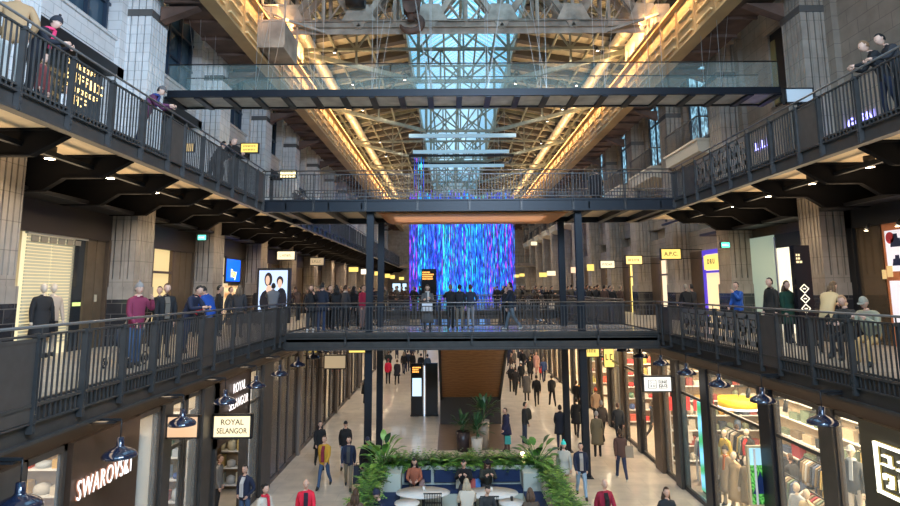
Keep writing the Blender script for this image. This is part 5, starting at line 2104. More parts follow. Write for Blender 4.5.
def gp(px, py, z=G):
    p = at_z(px, py, z)
    return p.x, p.y


BK = (.012, .012, .014); NV = (.015, .022, .05); DG = (.045, .045, .05); JEAN = (.05, .09, .17); KH = (.22, .17, .11)
BRH = (.06, .03, .015); BLH = (.012, .01, .009); GRH = (.3, .28, .26)
LJ = (.25, .36, .48)


def gperson(px, py, rot, pose, label, top, legs, head=False, **k):
    """ground floor, px,py of the feet (or of the head centre)"""
    x, y = gp(px, py, G + 1.62 if head else G)
    return person(x, y, G, rot, pose, label, top, legs, **k)


gperson(306, 483, 15, 'walk', 'bald man in bright red jacket walking to the camera, lower left of the hall floor', (.75, .02, .05), BK, head=True, hair=None, bulk=.022, inner=(.02, .015, .03), skin=SKIN_A)
gperson(324, 488, -12, 'walk', 'person in mustard yellow jacket, maroon jumper and jeans walking', (.55, .30, .03), JEAN, hair=('short', BRH), inner=(.22, .02, .04), bulk=.022)
gperson(319, 468, 20, 'walk2', 'long-haired person in black coat walking close to the left shopfront', BK, BK, hair=('long', BLH), coat=.72)
gperson(345, 468, 5, 'walk', 'man in black cap, black jacket and blue jeans, behind the one with khaki trousers', BK, LJ, hat=('cap', BK), bulk=.025, hood=BK)
gperson(348, 489, 6, 'walk2', 'man in open navy coat and khaki trousers carrying a dark case', NV, KH, hair=('short', BLH), inner=(.06, .06, .06), bulk=.022)
gperson(367, 492, 0, 'stand', 'person in black hooded parka and cap beside the planter, left of the seating', (.012, .013, .02), (.45, .43, .4), hat=('cap', (.03, .03, .05)), bulk=.03, coat=.8, hood=BK)
gperson(355, 494, 170, 'walk', 'brown-haired woman in patterned dark top seen from behind, bottom edge', (.12, .07, .05), BK, head=True, hair=('long', BRH))
gperson(246, 470, -20, 'pockets', 'bearded man in navy jacket standing by the shop door under ROYAL SELANGOR', NV, JEAN, head=True, hair=('short', BLH), bulk=.022, inner=(.5, .5, .5))
gperson(264, 490, 60, 'hold', 'dark-haired person in cream coat with red scarf at the left shopfront corner', (.6, .55, .47), BK, head=True, hair=('bun', BLH), scarf=(.6, .02, .05), bulk=.02, coat=.6)
gperson(507, 452, -70, 'hold', 'man in navy hooded jacket holding a teal bag, looking down beside the potted plants', (.02, .022, .06), (.1, .06, .05), hair=('short', BLH), bulk=.022, hood=(.02, .022, .06), coat=.72)
gperson(525, 444, 100, 'stand', 'man with dark backpack standing turned away, right of the one with the teal bag', (.03, .03, .028), (.04, .05, .08), hair=('short', BLH), bulk=.02)
gperson(565, 496, -5, 'walk', 'woman in turquoise knitted hat and pale camouflage jacket walking toward the camera', (.48, .46, .40), (.42, .36, .25), hat=('beanie', (.05, .65, .6)), hair=('long', BLH), bulk=.02, coat=.72)
gperson(582, 498, -3, 'walk2', 'man in navy fleece jacket and pale blue jeans beside the woman in the turquoise hat', NV, LJ, hair=('short', BLH), bulk=.022, inner=(.35, .33, .3))
gperson(561, 449, 170, 'walk', 'tall person in long dark coat seen from behind, near the right steel columns', (.012, .015, .025), NV, hair=('short', BLH), bulk=.025, coat=.6, h=1.04)
gperson(577, 437, 160, 'walk2', 'person in black coat partly behind the rear right steel column', BK, BK, hair=('short', BLH), coat=.6, bulk=.02)
gperson(598, 457, 170, 'stand', 'person in long olive brown coat just right of the front steel column', (.15, .12, .07), BK, hair=('short', GRH), coat=.5, bulk=.02)
gperson(603, 441, 190, 'walk', 'person in dark brown jacket behind the olive coat, right of the steel column', (.06, .045, .035), BK, hair=('short', GRH), bulk=.022)
gperson(597, 425, 180, 'hold', 'person in orange-red hat and patterned top among the right crowd', (.45, .3, .2), BK, hat=('beanie', (.8, .12, .04)), bulk=.02)
gperson(582, 412, 180, 'walk', 'person in orange jacket seen from behind between the right columns', (.8, .32, .02), BK, hair=('short', BLH), bulk=.02)
gperson(577, 413, 160, 'walk', 'person in black beside the orange jacket between the right columns', BK, BK, hair=('short', BRH))
gperson(619.5, 444, 175, 'walk', 'man in dark leather jacket walking away past the right shop windows', (.03, .032, .035), BK, hair=('short', (.12, .07, .05)), bulk=.022)
gperson(622, 480, 178, 'walk2', 'person in brown jacket and navy jeans walking away with a shoulder bag', (.09, .045, .035), (.02, .03, .07), hair=('short', BRH), shoes=SHOEW, bulk=.02)
gperson(603.5, 483, 12, 'walk', 'balding man in dark red quilted vest over black, lower right of the hall floor', (.30, .015, .04), BK, head=True, hair=None, bulk=.024, inner=BK)
gperson(665.5, 491, 5, 'walk', 'woman with long dark hair and black top at the bottom edge, right side', (.02, .025, .03), BK, head=True, hair=('long', BRH))
gperson(537, 406, 176, 'walk', 'man in black jacket seen from behind, left one of a pair walking away', BK, BK, hair=('short', BLH), bulk=.022)
gperson(552.5, 406, 184, 'walk2', 'man in black jacket seen from behind, right one of a pair walking away', (.02, .02, .022), BK, hair=('short', BLH), bulk=.022)
gperson(527, 401, 180, 'stand', 'woman in long grey coat standing beside the escalator end', (.12, .115, .115), DG, hair=('short', GRH), coat=.5)
gperson(512, 392, 160, 'stand', 'person in black with pale hair at the escalator side, left of the dark group', BK, BK, hair=('short', (.4, .36, .3)), bulk=.02)
gperson(516, 395, 190, 'walk', 'person in black jacket at the middle of the group by the escalator side', (.02, .018, .02), BK, hair=('short', BRH), bulk=.02)
gperson(521.5, 388, 180, 'stand', 'person in black with white cap by the escalator side', BK, BK, hat=('cap', (.6, .6, .6)))
gperson(530.5, 381, 175, 'walk', 'blond person in long black coat walking away in the far aisle', BK, BK, hair=('short', (.35, .25, .12)), coat=.55)
gperson(536.5, 374, 5, 'walk', 'woman in long pink coat in the far aisle', (.6, .33, .28), (.5, .3, .28), hair=('short', BRH), coat=.5)
gperson(544, 382, 180, 'walk', 'man in blue jacket walking away in the far aisle beside the red-clad child', (.03, .06, .16), NV, hair=('short', (.2, .16, .12)), bulk=.02)
gperson(541.5, 381, 180, 'walk2', 'small child in red jacket in the far aisle', (.8, .06, .05), BK, hair=('short', BLH), h=.72)
gperson(388, 384, 180, 'stand', 'person in bright red jacket seen from behind, left of the directory pillars', (.75, .02, .06), BK, hair=('short', (.3, .05, .06)), bulk=.02)
gperson(397, 384.5, 180, 'walk', 'person in long black coat next to the red jacket, left of the directory pillars', (.02, .018, .025), BK, hair=('short', BRH), coat=.62)
gperson(407.5, 372, 185, 'walk', 'dark-clad person walking away above the directory pillars, left of three', (.02, .03, .05), NV, hair=('short', BLH))
gperson(421, 377, 180, 'stand', 'person in black jacket and grey trousers above the directory pillars, middle of three', BK, DG, hair=('short', BLH), bulk=.022)
gperson(427.5, 378, 180, 'stand', 'person in blue-black patterned jacket above the directory pillars, right of three', (.03, .06, .11), BK, hair=('short', BLH), bulk=.022)
gperson(412.5, 374, 160, 'stand', 'person in long black coat far left of the escalator', BK, BK, coat=.5)
gperson(364.5, 404, 90, 'stand', 'person in black standing against the left shopfront behind the steel column', BK, BK, hair=('short', BLH), coat=.6)
rg = random.Random(11)
taken = []
for i in range(34):
    side_ = rg.random()
    px = 372 + rg.random() * 60 if side_ < .35 else 508 + rg.random() * 78
    py = 345 + rg.random() * 22
    if px > 560: py = 352 + rg.random() * 40
    for _ in range(40):
        q_ = gp(px, py)
        if GL + .7 < q_[0] < GR - .7 and all((q_[0] - a) ** 2 + (q_[1] - b) ** 2 > .8 for a, b in taken): break
        px = 372 + rg.random() * 60 if side_ < .35 else 508 + rg.random() * 70
        py = 345 + rg.random() * 30
    taken.append(gp(px, py))
    c = rg.choice([BK, NV, DG, (.08, .05, .04), (.02, .03, .03), (.12, .11, .1)])
    gperson(px, py, rg.choice([0, 180, 175, 10, 90]), rg.choice(['walk', 'walk2', 'stand', 'pockets']), 'dark-clad shopper far down the hall floor beyond the escalator', c, rg.choice([BK, NV, DG]),
            hair=(rg.choice(['short', 'long']), rg.choice([BLH, BRH, (.2, .15, .1)])), bulk=.02, group='distant shoppers on the ground floor', h=.95 + rg.random() * .1)

# seated at the tables: (bench row)
BX = lambda px, yy, z_: at_y(px, 470, yy).x
person(at_y(414.5, 470, 20.75).x, 20.75, G, 0, 'sit', 'woman in rust orange jacket on the blue bench, left end, looking at her phone', (.35, .11, .06), BK, hair=('long', BLH))
person(at_y(464.5, 470, 20.7).x, 20.7, G, -8, 'siteat', 'man in black jacket eating on the blue bench, middle', BK, (.03, .03, .04), hair=('short', BLH), bulk=.02)
person(at_y(486.5, 470, 20.7).x, 20.7, G, 8, 'siteat', 'woman in black brimmed hat and dark green coat on the blue bench', (.035, .038, .03), (.05, .05, .055), hair=('long', BRH), hat=('brim', BK), bulk=.02)
person(at_z(467, 490, G + 1.15).x, at_z(467, 490, G + 1.15).y, G, 185, 'sit', 'person in fluffy cream coat seated at the tables with back to the camera', (.62, .55, .45), (.4, .35, .3), hair=('long', (.45, .36, .25)), bulk=.035)
person(at_z(486, 494, G + 1.15).x, at_z(486, 494, G + 1.15).y, G, 20, 'sit', 'dark-haired man in dark jacket seated in front of the woman with the brimmed hat', (.03, .035, .035), BK, hair=('short', BLH), bulk=.02)
person(at_z(531, 500, G + 1.15).x, at_z(531, 500, G + 1.15).y, G, 180, 'sit', 'brown-haired person seated at the right round table, only the hair in view', (.1, .07, .05), BK, hair=('long', (.09, .05, .03)))
person(at_z(381, 499, G + 1.15).x, at_z(381, 499, G + 1.15).y, G, -60, 'sit', 'person in dark blue beanie seated at the left round table', NV, BK, hat=('beanie', (.02, .025, .05)), bulk=.02)

# --- first gallery, z = 0, left side at the railing
def lp(px, X, z=0.0):
    return X, at_x(px, 300, X).y


for (px, X, rot, pose, lab, top, legs, kw) in (
    (137.5, -6.75, 60, 'drink', 'person in maroon jacket and bobble hat at the left gallery railing, hand at mouth', (.20, .025, .06), JEAN, dict(hat=('beanie', (.25, .22, .2)), bulk=.022)),
    (166, -6.9, 40, 'stand', 'woman with brown ponytail and black padded jacket beside the maroon jacket', BK, BK, dict(hair=('bun', BRH), bulk=.024, inner=(.12, .1, .08))),
    (188, -6.75, 75, 'lean', 'dark-haired man in navy coat leaning over the left gallery railing', (.015, .02, .045), NV, dict(hair=('short', BLH), bulk=.022)),
    (212, -6.9, 250, 'lean', 'person in bright blue puffer jacket bending at the left gallery railing', (.01, .06, .30), JEAN, dict(hair=('short', BLH), bulk=.03)),
    (218, -8.2, 120, 'stand', 'curly dark-haired person behind the blue puffer jacket', BK, BK, dict(hair=('short', BLH))),
    (239, -7.2, 185, 'stand', 'person in black vest with pale grey sleeves seen from behind, left gallery', (.03, .03, .035), BK, dict(hair=('long', (.13, .09, .06)), bulk=.022)),
    (273, -7.0, 200, 'photo', 'man in grey quilted jacket holding a phone up, before the advertising screen', (.14, .15, .17), NV, dict(hair=('short', BLH), bulk=.028, h=1.05)),
    (160, -8.6, 0, 'walk', 'person in black coat half hidden behind the woman with the ponytail', BK, BK, dict(hair=('short', BLH))),
    (197, -9.0, 30, 'walk', 'person in red and black behind the leaning man, left gallery', (.4, .02, .03), BK, dict(hair=('short', BLH))),
    (258, -8.8, 200, 'stand', 'person in dark jacket near the left edge of the advertising screen', BK, BK, dict(hair=('short', BRH))),
    (229, -8.9, 90, 'walk', 'person in dark coat before the orange poster, left gallery', DG, BK, dict(hair=('short', BRH))),
):
    X_, Y_ = lp(px, X)
    person(X_, Y_, 0, rot, pose, lab, top, legs, **kw)
# on the first footbridge
for (px, yy, rot, pose, lab, top, legs, kw) in (
    (311, 24.0, 10, 'drink', 'woman in black coat and white trainers at the left end of the footbridge', BK, DG, dict(hair=('long', BRH), shoes=SHOEW, coat=.75)),
    (322, 23.9, 160, 'stand', 'tall man in navy coat and jeans at the left end of the footbridge', (.012, .018, .035), (.03, .05, .11), dict(hair=('short', BLH), bulk=.022, h=1.05, coat=.75)),
    (329, 25.6, 60, 'stand', 'dark figure behind the tall man on the footbridge', BK, BK, dict(hair=('short', BRH))),
    (336, 24.6, 200, 'photo', 'person in black with long hair taking a photo on the footbridge', BK, BK, dict(hair=('long', BLH), coat=.8)),
    (345, 26.4, 150, 'stand', 'person with pale scarf behind the photographer on the footbridge', DG, BK, dict(hair=('short', BRH), scarf=(.5, .45, .4))),
    (353, 26.6, 160, 'walk', 'dark-haired person with red scarf beside the red jumper', BK, BK, dict(hair=('long', BLH), scarf=(.5, .05, .08))),
    (362.5, 25.4, 60, 'stand', 'person in red jumper left of the front steel column, on the footbridge', (.5, .03, .08), (.3, .2, .18), dict(hair=('short', BRH))),
    (427.5, 23.7, 0, 'phone', 'woman in long grey coat at the footbridge railing holding a white bag', (.10, .095, .095), DG, dict(hair=('long', BRH), coat=.35, scarf=(.5, .48, .46))),
    (450.5, 25.2, 190, 'photo', 'person in black with raised arm in the middle of the footbridge', BK, BK, dict(hair=('short', (.2, .13, .08)), bulk=.022)),
    (459.5, 25.6, 170, 'stand', 'person in dark jacket and beige trousers, middle of the footbridge', (.02, .022, .03), (.2, .17, .13), dict(hair=('short', BLH), bulk=.022)),
    (470.5, 26.4, 180, 'pockets', 'person in pale grey trousers near the middle of the footbridge', (.03, .04, .07), (.3, .3, .32), dict(hair=('short', BRH))),
    (505, 24.6, 60, 'stand', 'shorter dark-haired person standing close to the striding man on the footbridge', (.014, .016, .02), BK, dict(hair=('short', BLH), h=.95)),
    (511.5, 24.2, -110, 'walk', 'man in navy jacket and pale jeans striding over the footbridge', (.012, .017, .03), (.13, .17, .21), dict(hair=('short', BLH), bulk=.02, shoes=SHOEW, h=1.06)),
):
    p_ = at_y(px, 300, yy)
    person(p_.x, yy, 0, rot, pose, lab, top, legs, **kw)
# right side of the first gallery
for (px, X, rot, pose, lab, top, legs, kw) in (
    (687, 9.4, 190, 'walk', 'dark-coated person walking away right of the A.P.C. sign', BK, BK, dict(hair=('short', (.3, .25, .2)), bulk=.024)),
    (693, 9.9, 200, 'walk2', 'second dark figure beside the one right of the A.P.C. sign', (.03, .03, .035), BK, dict(hair=('short', BLH))),
    (738, 9.6, -70, 'drink', 'person in bright blue jacket walking by the right gallery wall', (.015, .08, .35), BK, dict(hair=('short', BLH), bulk=.02)),
    (772, 9.2, -80, 'stand', 'bearded man in dark long coat before the bright corridor', (.02, .018, .016), BK, dict(hair=('short', BLH), bulk=.022, coat=.6, h=1.05)),
    (786.5, 9.7, 20, 'stand', 'woman in dark green fur coat before the bright corridor', (.01, .05, .03), BK, dict(hair=('long', BRH), bulk=.03, coat=.55)),
    (824.5, 9.2, 110, 'lean', 'long-haired woman in cream jacket standing behind the right gallery railing', (.6, .45, .24), BK, dict(hair=('long', (.1, .06, .03)), bulk=.02)),
    (846, 8.9, -70, 'sit', 'person with light brown hair sitting low behind the right railing', (.03, .03, .03), BK, dict(hair=('short', (.35, .2, .1)), bulk=.02)),
    (869, 8.7, -60, 'siteat', 'person in pale cap and grey-green jacket sitting low behind the right railing', (.28, .28, .2), (.5, .3, .12), dict(hat=('cap', (.3, .28, .22)), bulk=.03)),
):
    X_, Y_ = lp(px, X)
    person(X_, Y_, 0, rot, pose, lab, top, legs, **kw)
# far crowds leaning on the railings of the farther footbridge and galleries
for i in range(66):
    if i < 20:
        X_, Y_, r_ = XR + .5 + (i % 3) * .6, 33 + i * .6 + rg.random() * .3, 90 + rg.random() * 60
        gr, lb = 'crowd on the right gallery', 'dark-dressed visitor in the crowd along the right first gallery before the far footbridge'
    elif i < 38:
        X_, Y_, r_ = XL - .5 - (i % 3) * .6, 32 + (i - 20) * .9, -90 - rg.random() * 60
        gr, lb = 'crowd on the left gallery', 'dark-dressed visitor in the crowd along the left first gallery beyond the footbridge'
    elif i < 54:
        X_, Y_, r_ = 3.4 + (i - 38) * .26, 46.1 + (i % 4) * .75, rg.random() * 360
        gr, lb = 'crowd on the far footbridge, right', 'dark-dressed visitor crowding the right part of the farther footbridge'
    else:
        X_, Y_, r_ = -5.9 + (i - 54) * .33, 46.1 + (i % 4) * .75, rg.random() * 360
        gr, lb = 'crowd on the far footbridge, left', 'dark-dressed visitor crowding the left part of the farther footbridge'
    person(X_, Y_, 0, r_, rg.choice(['stand', 'lean', 'phone', 'photo', 'pockets']), lb, rg.choice([BK, NV, DG, (.07, .04, .03), BK, (.1, .09, .08)]), BK,
           hair=('short', rg.choice([BLH, BRH, (.25, .2, .15)])), group=gr, bulk=.02, h=.94 + rg.random() * .1)
# --- second gallery
for (px, py, X, rot, pose, lab, top, legs, kw) in (
    (14, 40, -7.45, 210, 'pockets', 'person in brown jacket and pale trousers at the near end of the left upper railing', (.33, .2, .1), (.55, .53, .5), dict(hair=('short', BRH), bulk=.03, h=1.1)),
    (33, 60, -7.6, 100, 'lean', 'person in black jacket with pink collar and dark cap leaning over the left upper railing', (.012, .012, .02), BK, dict(hat=('beanie', (.02, .02, .03)), scarf=(.75, .05, .15), bulk=.026)),
    (66, 80, -8.6, 90, 'stand', 'child in white clothes behind the left upper railing', (.6, .58, .58), (.5, .5, .5), dict(hair=('short', BRH), h=.7)),
    (145, 90, -7.5, 100, 'leanphone', 'man in cap and striped navy and pink top leaning on the left upper railing', (.10, .025, .07), NV, dict(hat=('cap', (.1, .09, .09)), bulk=.016, scarf=(.03, .05, .2))),
    (41, 80, -8.3, 90, 'stand', 'figure in dark red clothing behind the left upper railing', (.22, .05, .05), DG, dict(hair=('short', BRH), h=.85)),
    (222, 140, -7.55, 110, 'leanphone', 'bald person in black leaning over the left upper railing near the amber sign', BK, BK, dict(hair=None, bulk=.02)),
    (214, 140, -8.0, 130, 'lean', 'dark figure behind the bald person at the left upper railing', BK, BK, dict(hair=('short', BLH), bulk=.02)),
    (884, 60, 8.9, -110, 'lean', 'boy with tousled blond-brown hair in black top leaning on the right upper railing', BK, NV, dict(hair=('short', (.22, .12, .06)), bulk=.012)),
    (899, 50, 9.0, -100, 'lean', 'person with dark hair cut off by the right image edge at the upper railing', (.03, .03, .035), BK, dict(hair=('short', BLH))),
):
    Y_ = at_x(px, py, X).y
    person(X, Y_, L2, rot, pose, lab, top, legs, **kw)
p_ = at_y(596.5, 200, 26.0)
person(p_.x, 26.0, L2, 180, 'stand', 'round-shouldered person in black coat alone on the upper bridge', (.01, .01, .015), BK, hair=('short', BLH), bulk=.04, coat=.6, w=1.15)
# ================================================================== SEATING AND PLANTS
BENCHW = mat('pale sage bench paint', (0.52, 0.55, 0.47), 0.5)
NAVYF = mat('navy upholstery', (0.012, 0.028, 0.085), 0.7, bump=.2)
LEAFS = [mat('leaf mid', (.10, .24, .04), .45, var=.3, vscale=6), mat('leaf bright', (.24, .42, .07), .45, var=.3, vscale=6), mat('leaf dark', (.03, .09, .035), .4, var=.3, vscale=6)]
bx0, bx1, by = -2.15, 2.80, 21.1
t = thing('bench', 'pale green U-shaped bench with navy cushions around the round tables', 'bench', (.3, by, G))
MB().box(bx0, by, G, bx1, by + .55, G + 1.04).build('back_planter', BENCHW, t)
MB().box(bx0, by + .04, G + 1.02, bx1, by + .51, G + 1.05).build('soil', mat('soil', (.03, .02, .015), .9), t)
MB().box(bx0, by - .62, G, bx1, by, G + .38).build('seat_base', BENCHW, t)
MB().box(bx0 + .5, by - .64, G + .38, bx1 - .5, by - .02, G + .47).build('seat_cushion', NAVYF, t)
for i in range(4):
    x = bx0 + .62 + i * .96
    MB().box(x, by - .09, G + .56, x + .86, by, G + .92).build('back_cushion', NAVYF, t)
for s, x in ((-1, bx0), (1, bx1)):
    MB().box(x - s * .0, by - .75, G, x + s * -.55, by + .0, G + 1.0).build('corner_box', BENCHW, t)
    xi = x - s * .0
    MB().box(xi, 16.5, G, xi - s * .55, by - .75, G + .40).build('side_base', BENCHW, t)
    MB().box(xi, 16.5, G + .4, xi - s * .56, by - .78, G + .48).build('side_cushion', NAVYF, t)
    MB().box(xi, 16.3, G, xi + s * .55, by + .55, G + .98).build('side_planter', BENCHW, t)


def leaf(mb, base, d, ln, w, mi=0, droop=.5, up=Vector((0, 0, 1)), seg=3):
    """arched two-sided leaf blade"""
    d = Vector(d).normalized()
    sd = d.cross(up)
    if sd.length < .1: sd = Vector((1, 0, 0))
    sd.normalize()
    n = len(mb.v)
    p = Vector(base)
    for i in range(seg + 1):
        t = i / seg
        ww = w * math.sin(PI * min(1, .12 + t * .88)) if i < seg else .002
        mb.v += [tuple(p + sd * ww / 2), tuple(p - sd * ww / 2)]
        dd = (d + Vector((0, 0, -droop * (t + .1) * 1.6))).normalized()
        p = p + dd * ln / seg
    for i in range(seg):
        mb.face((n + 2 * i, n + 2 * i + 1, n + 2 * i + 3, n + 2 * i + 2), mi, True)


def fern(label, x, y, z, h, r, seed, kind='fern', group='ferns in the bench planters', n=None):
    rr = random.Random(seed)
    t = thing('fern' if kind == 'fern' else 'leafy_plant', label, 'plant', (x, y, z), 0, group)
    mb = MB()
    n = n or (80 if kind == 'fern' else 26)
    for i in range(n):
        a = rr.random() * 2 * PI
        el = rr.uniform(.25, 1.35)
        d = Vector((math.cos(a) * math.cos(el), math.sin(a) * math.cos(el), math.sin(el)))
        mi = rr.choice([0, 0, 1, 2])
        if kind == 'fern':
            b0 = Vector((x + rr.uniform(-.5, .5) * r, y + rr.uniform(-.5, .5) * r, z))
            L = h * rr.uniform(.6, 1.1)
            # frond: rib with leaflets
            p = b0
            dd = d.copy()
            for q in range(6):
                nx = p + dd * L / 6
                sd = dd.cross(Vector((0, 0, 1))).normalized() if dd.cross(Vector((0, 0, 1))).length > .05 else Vector((1, 0, 0))
                for sg in (-1, 1):
                    leaf(mb, nx, sd * sg + dd * .5, L * .30 * (1 - q / 8), L * .15, mi, .3, seg=2)
                leaf(mb, p, dd, L / 6, .02, mi, 0, seg=1)
                p = nx
                dd = (dd + Vector((0, 0, -.22))).normalized()
        else:
            b0 = Vector((x, y, z))
            st = b0 + d * h * rr.uniform(.3, .8)
            mb.tube([b0, (b0 + st) / 2 + Vector((0, 0, .03)), st], .012, 4, mi)
            leaf(mb, st, d + Vector((0, 0, -.1)), h * rr.uniform(.35, .5), h * rr.uniform(.2, .3), mi, .6, seg=4)
    mb.build('foliage', LEAFS, t)
    return t


pos9 = ['first', 'second', 'third', 'fourth', 'fifth', 'sixth', 'seventh', 'eighth', 'ninth', 'tenth']
for i in range(9):
    x = bx0 + .35 + i * .53
    fern('green fern in the planter behind the navy back cushions, %s from the left end' % pos9[i], x, by + .28, G + 1.03, .5, .42, 20 + i)
for s, x in ((-1, bx0 - .27), (1, bx1 + .27)):
    for i in range(8):
        y = by - .1 - i * .55
        fern('bushy fern in the %s side planter, %s from the corner plant' % ('left' if s < 0 else 'right', pos9[i]), x, y, G + .96, .46, .32, 60 + i + s * 20)
fern('big glossy dark leaved plant in the left corner of the bench planter', bx0 - .1, by + .2, G + 1.0, 1.0, .4, 5, 'big', None, 34)
fern('big glossy dark leaved plant in the right planter corner by a small bright lamp', bx1 - .0, by + .2, G + 1.0, .95, .4, 9, 'big', None, 34)
t = thing('planter_lamp', 'small bright warm lamp among leaves at the right corner of the bench planter', 'lamp', (2.35, by + .3, G + 1.05))
MB().tube([(2.35, by + .3, G + 1.05), (2.35, by + .3, G + 1.3)], .015, 6).build('stem', BLACK, t)
MB().ball((2.35, by + .3, G + 1.34), .055, 10).build('bulb', glow('bulb', (1, .75, .35), 30), t)


def potted(label, x, y, r, h, potm, ph, seed):
    t = thing('potted_plant', label, 'potted plant', (x, y, G))
    MB().lathe([(0, 0), (r * .8, 0), (r, h), (r * .9, h), (r * .85, h - .05), (0, h - .05)], (x, y, G), 18).build('pot', potm, t)
    rr = random.Random(seed)
    mb = MB()
    for i in range(60):
        a, el = rr.random() * 2 * PI, rr.uniform(.1, 1.4)
        d = Vector((math.cos(a) * math.cos(el), math.sin(a) * math.cos(el), math.sin(el)))
        b0 = Vector((x, y, G + h)) + Vector((0, 0, ph * .2)) + d * ph * rr.uniform(.1, .6)
        leaf(mb, b0, d, ph * .4, ph * .13, 0, .5)
    mb.tube([(x, y, G + h - .05), (x + .03, y, G + h + ph * .5)], .025, 6)
    mb.build('foliage', LEAFS[2], t)


x, y = gp(477, 453)
potted('dark leafy plant in a white pot in front of the escalator base, rightmost of three', x + .0, y, .25, .62, mat('white pot', (.5, .46, .4), .5), .95, 1)
x, y = gp(466, 451)
x -= .12
potted('dark leafy plant in a black pot in front of the escalator base, leftmost of three', x, y, .3, .8, mat('black pot', (.03, .02, .022), .4), .8, 2)
x, y = gp(484, 448)
potted('tall dark leafy plant in a tall taupe pot in front of the escalator base', x, y, .25, 1.15, mat('taupe pot', (.32, .26, .2), .5), 1.1, 3)
# brown mat zone before the escalator
struct('floor', MB().box(-.6, 27.2, G, 2.45, 32.2, G + .012), mat('brown floor inlay', (.16, .115, .085), .35, var=.12))

TTOP = mat('white table top', (.72, .70, .66), .3)
for i, (px, py, r, lab) in enumerate(((423, 492, .62, 'large white oval table before the woman with the phone, left of the cream coat'), (491, 492.5, .62, 'large white oval table before the seated couple, right of the cream coat'),
                                      (407, 502.5, .40, 'small round white table at the left, cut by the bottom edge'), (511.5, 502, .40, 'small round white table at the right with a dark cup'))):
    p_ = at_z(px, py, G + .74)
    t = thing('cafe_table', lab, 'table', (p_.x, p_.y, G))
    sx = 1.45 if i < 2 else 1
    MB().lathe([(0, .70), (r * .95, .70), (r, .72), (r, .74), (0, .745)], (p_.x, p_.y, G), 28, sx=sx * .9, sy=.9).build('table_top', TTOP, t)
    MB().tube([(p_.x, p_.y, G + .03), (p_.x, p_.y, G + .7)], .035, 8).build('pedestal', BLACK, t)
    MB().lathe([(0, .03), (.25, .02), (.26, 0), (0, 0)], (p_.x, p_.y, G), 20).build('foot', BLACK, t)
    if i in (0, 3, 1):
        single('cup', MB().lathe([(0, 0), (.035, 0), (.045, .11), (.04, .11), (.03, .01), (0, .01)], (0, 0, 0), 12), [TTOP, TTOP, TTOP, BLACK][i], 'small %s cup on the %s' % ('dark' if i == 3 else 'white', ['left large oval table', 'right large oval table', '', 'small right round table'][i]), 'cup')
        c = bpy.context.scene.collection.objects[-1]
        c.location = (p_.x + .02, p_.y + .1, G + .745)


def slat_chair(x, y, rot, label):
    t = lthing('slatted_chair', label, 'chair', 'black slatted metal chairs at the round tables')
    sb = MB()
    for i in range(11):
        u = -.24 + i * .048
        sb.box(u - .01, -.24, .44, u + .01, .22, .46)
    sb.box(-.26, -.25, .43, .26, -.22, .46).box(-.26, .2, .43, .26, .23, .46)
    sb.build('seat', BLACK, t)
    sb = MB()
    for i in range(11):
        u = -.24 + i * .048
        sb.bar((u, .22, .48), (u, .3, .86), .018)
    sb.bar((-.27, .3, .87), (.27, .3, .87), .03)
    sb.build('backrest', BLACK, t)
    for sx in (-1, 1):
        MB().bar((sx * .25, -.23, 0), (sx * .25, -.23, .64), .025).build('leg', BLACK, t)
        MB().bar((sx * .25, .24, 0), (sx * .25, .24, .64), .025).build('leg', BLACK, t)
        MB().bar((sx * .25, -.23, .64), (sx * .25, .27, .64), .03).build('armrest', BLACK, t)
    t.location = (x, y, G)
    t.rotation_euler = (0, 0, R(rot))
    return t


for (px, py, r_, lab) in ((433, 500, 180, 'black slatted chair with its back to the camera at the left oval table'), (489, 503, 180, 'black slatted chair under the dark-haired man at the right oval table'), (467, 500, 180, 'black slatted chair under the person in the fluffy cream coat')):
    p_ = at_z(px, py, G + .6)
    slat_chair(p_.x, p_.y, r_, lab)

# ------------------------------------------------------------------ carried bags
def bag(name, label, cat, c, w, d, h, m_, handle=.12):
    t = thing(name, label, cat, c)
    x, y, z = c
    MB().prism([(x - w / 2, z), (x + w / 2, z), (x + w / 2 * .9, z + h), (x - w / 2 * .9, z + h)], 'y', y - d / 2, y + d / 2).build('body', m_, t)
    MB().tube([(x - w * .25, y, z + h), (x - w * .15, y, z + h + handle), (x + w * .15, y, z + h + handle), (x + w * .25, y, z + h)], .01, 6).build('handle', BLACK, t)


x, y = gp(507, 452)
bag('shopping_bag', 'teal shopping bag carried by the man beside the potted plants', 'bag', (x + .02, y - .26, G + .38), .26, .12, .32, mat('teal paper', (.03, .28, .27), .5), .2)
x, y = gp(348, 489)
bag('travel_case', 'dark navy case carried by the man with khaki trousers', 'case', (x + .36, y - .05, G + .2), .36, .2, .58, mat('navy case', (.02, .028, .05), .5), .1)
p_ = at_y(427.5, 300, 23.7)
bag('handbag', 'white bag held against the railing by the woman in the long grey coat', 'bag', (p_.x + .0, 23.38, .78), .42, .14, .3, mat('white bag', (.7, .72, .78), .5), .1)
x, y = gp(622, 480)
bag('shoulder_bag', 'beige cloth shoulder bag on the person in the brown jacket', 'bag', (x + .30, y + .02, G + .75), .3, .1, .4, mat('beige cloth', (.3, .24, .18), .8), .35)
x, y = gp(525, 444)
t = thing('backpack', 'dark green-brown backpack on the man right of the teal bag', 'backpack', (x + .2, y + .05, G + 1.05))
MB().ball((x + .18, y + .06, G + 1.25), (.15, .13, .27), 12).build('body', mat('dark backpack', (.03, .028, .02), .7), t)
MB().ball((x + .29, y + .08, G + 1.14), (.05, .09, .13), 10).build('pocket', mat('dark backpack', (.03, .028, .02), .7), t)
p_ = at_y(467, 478, 20.6)
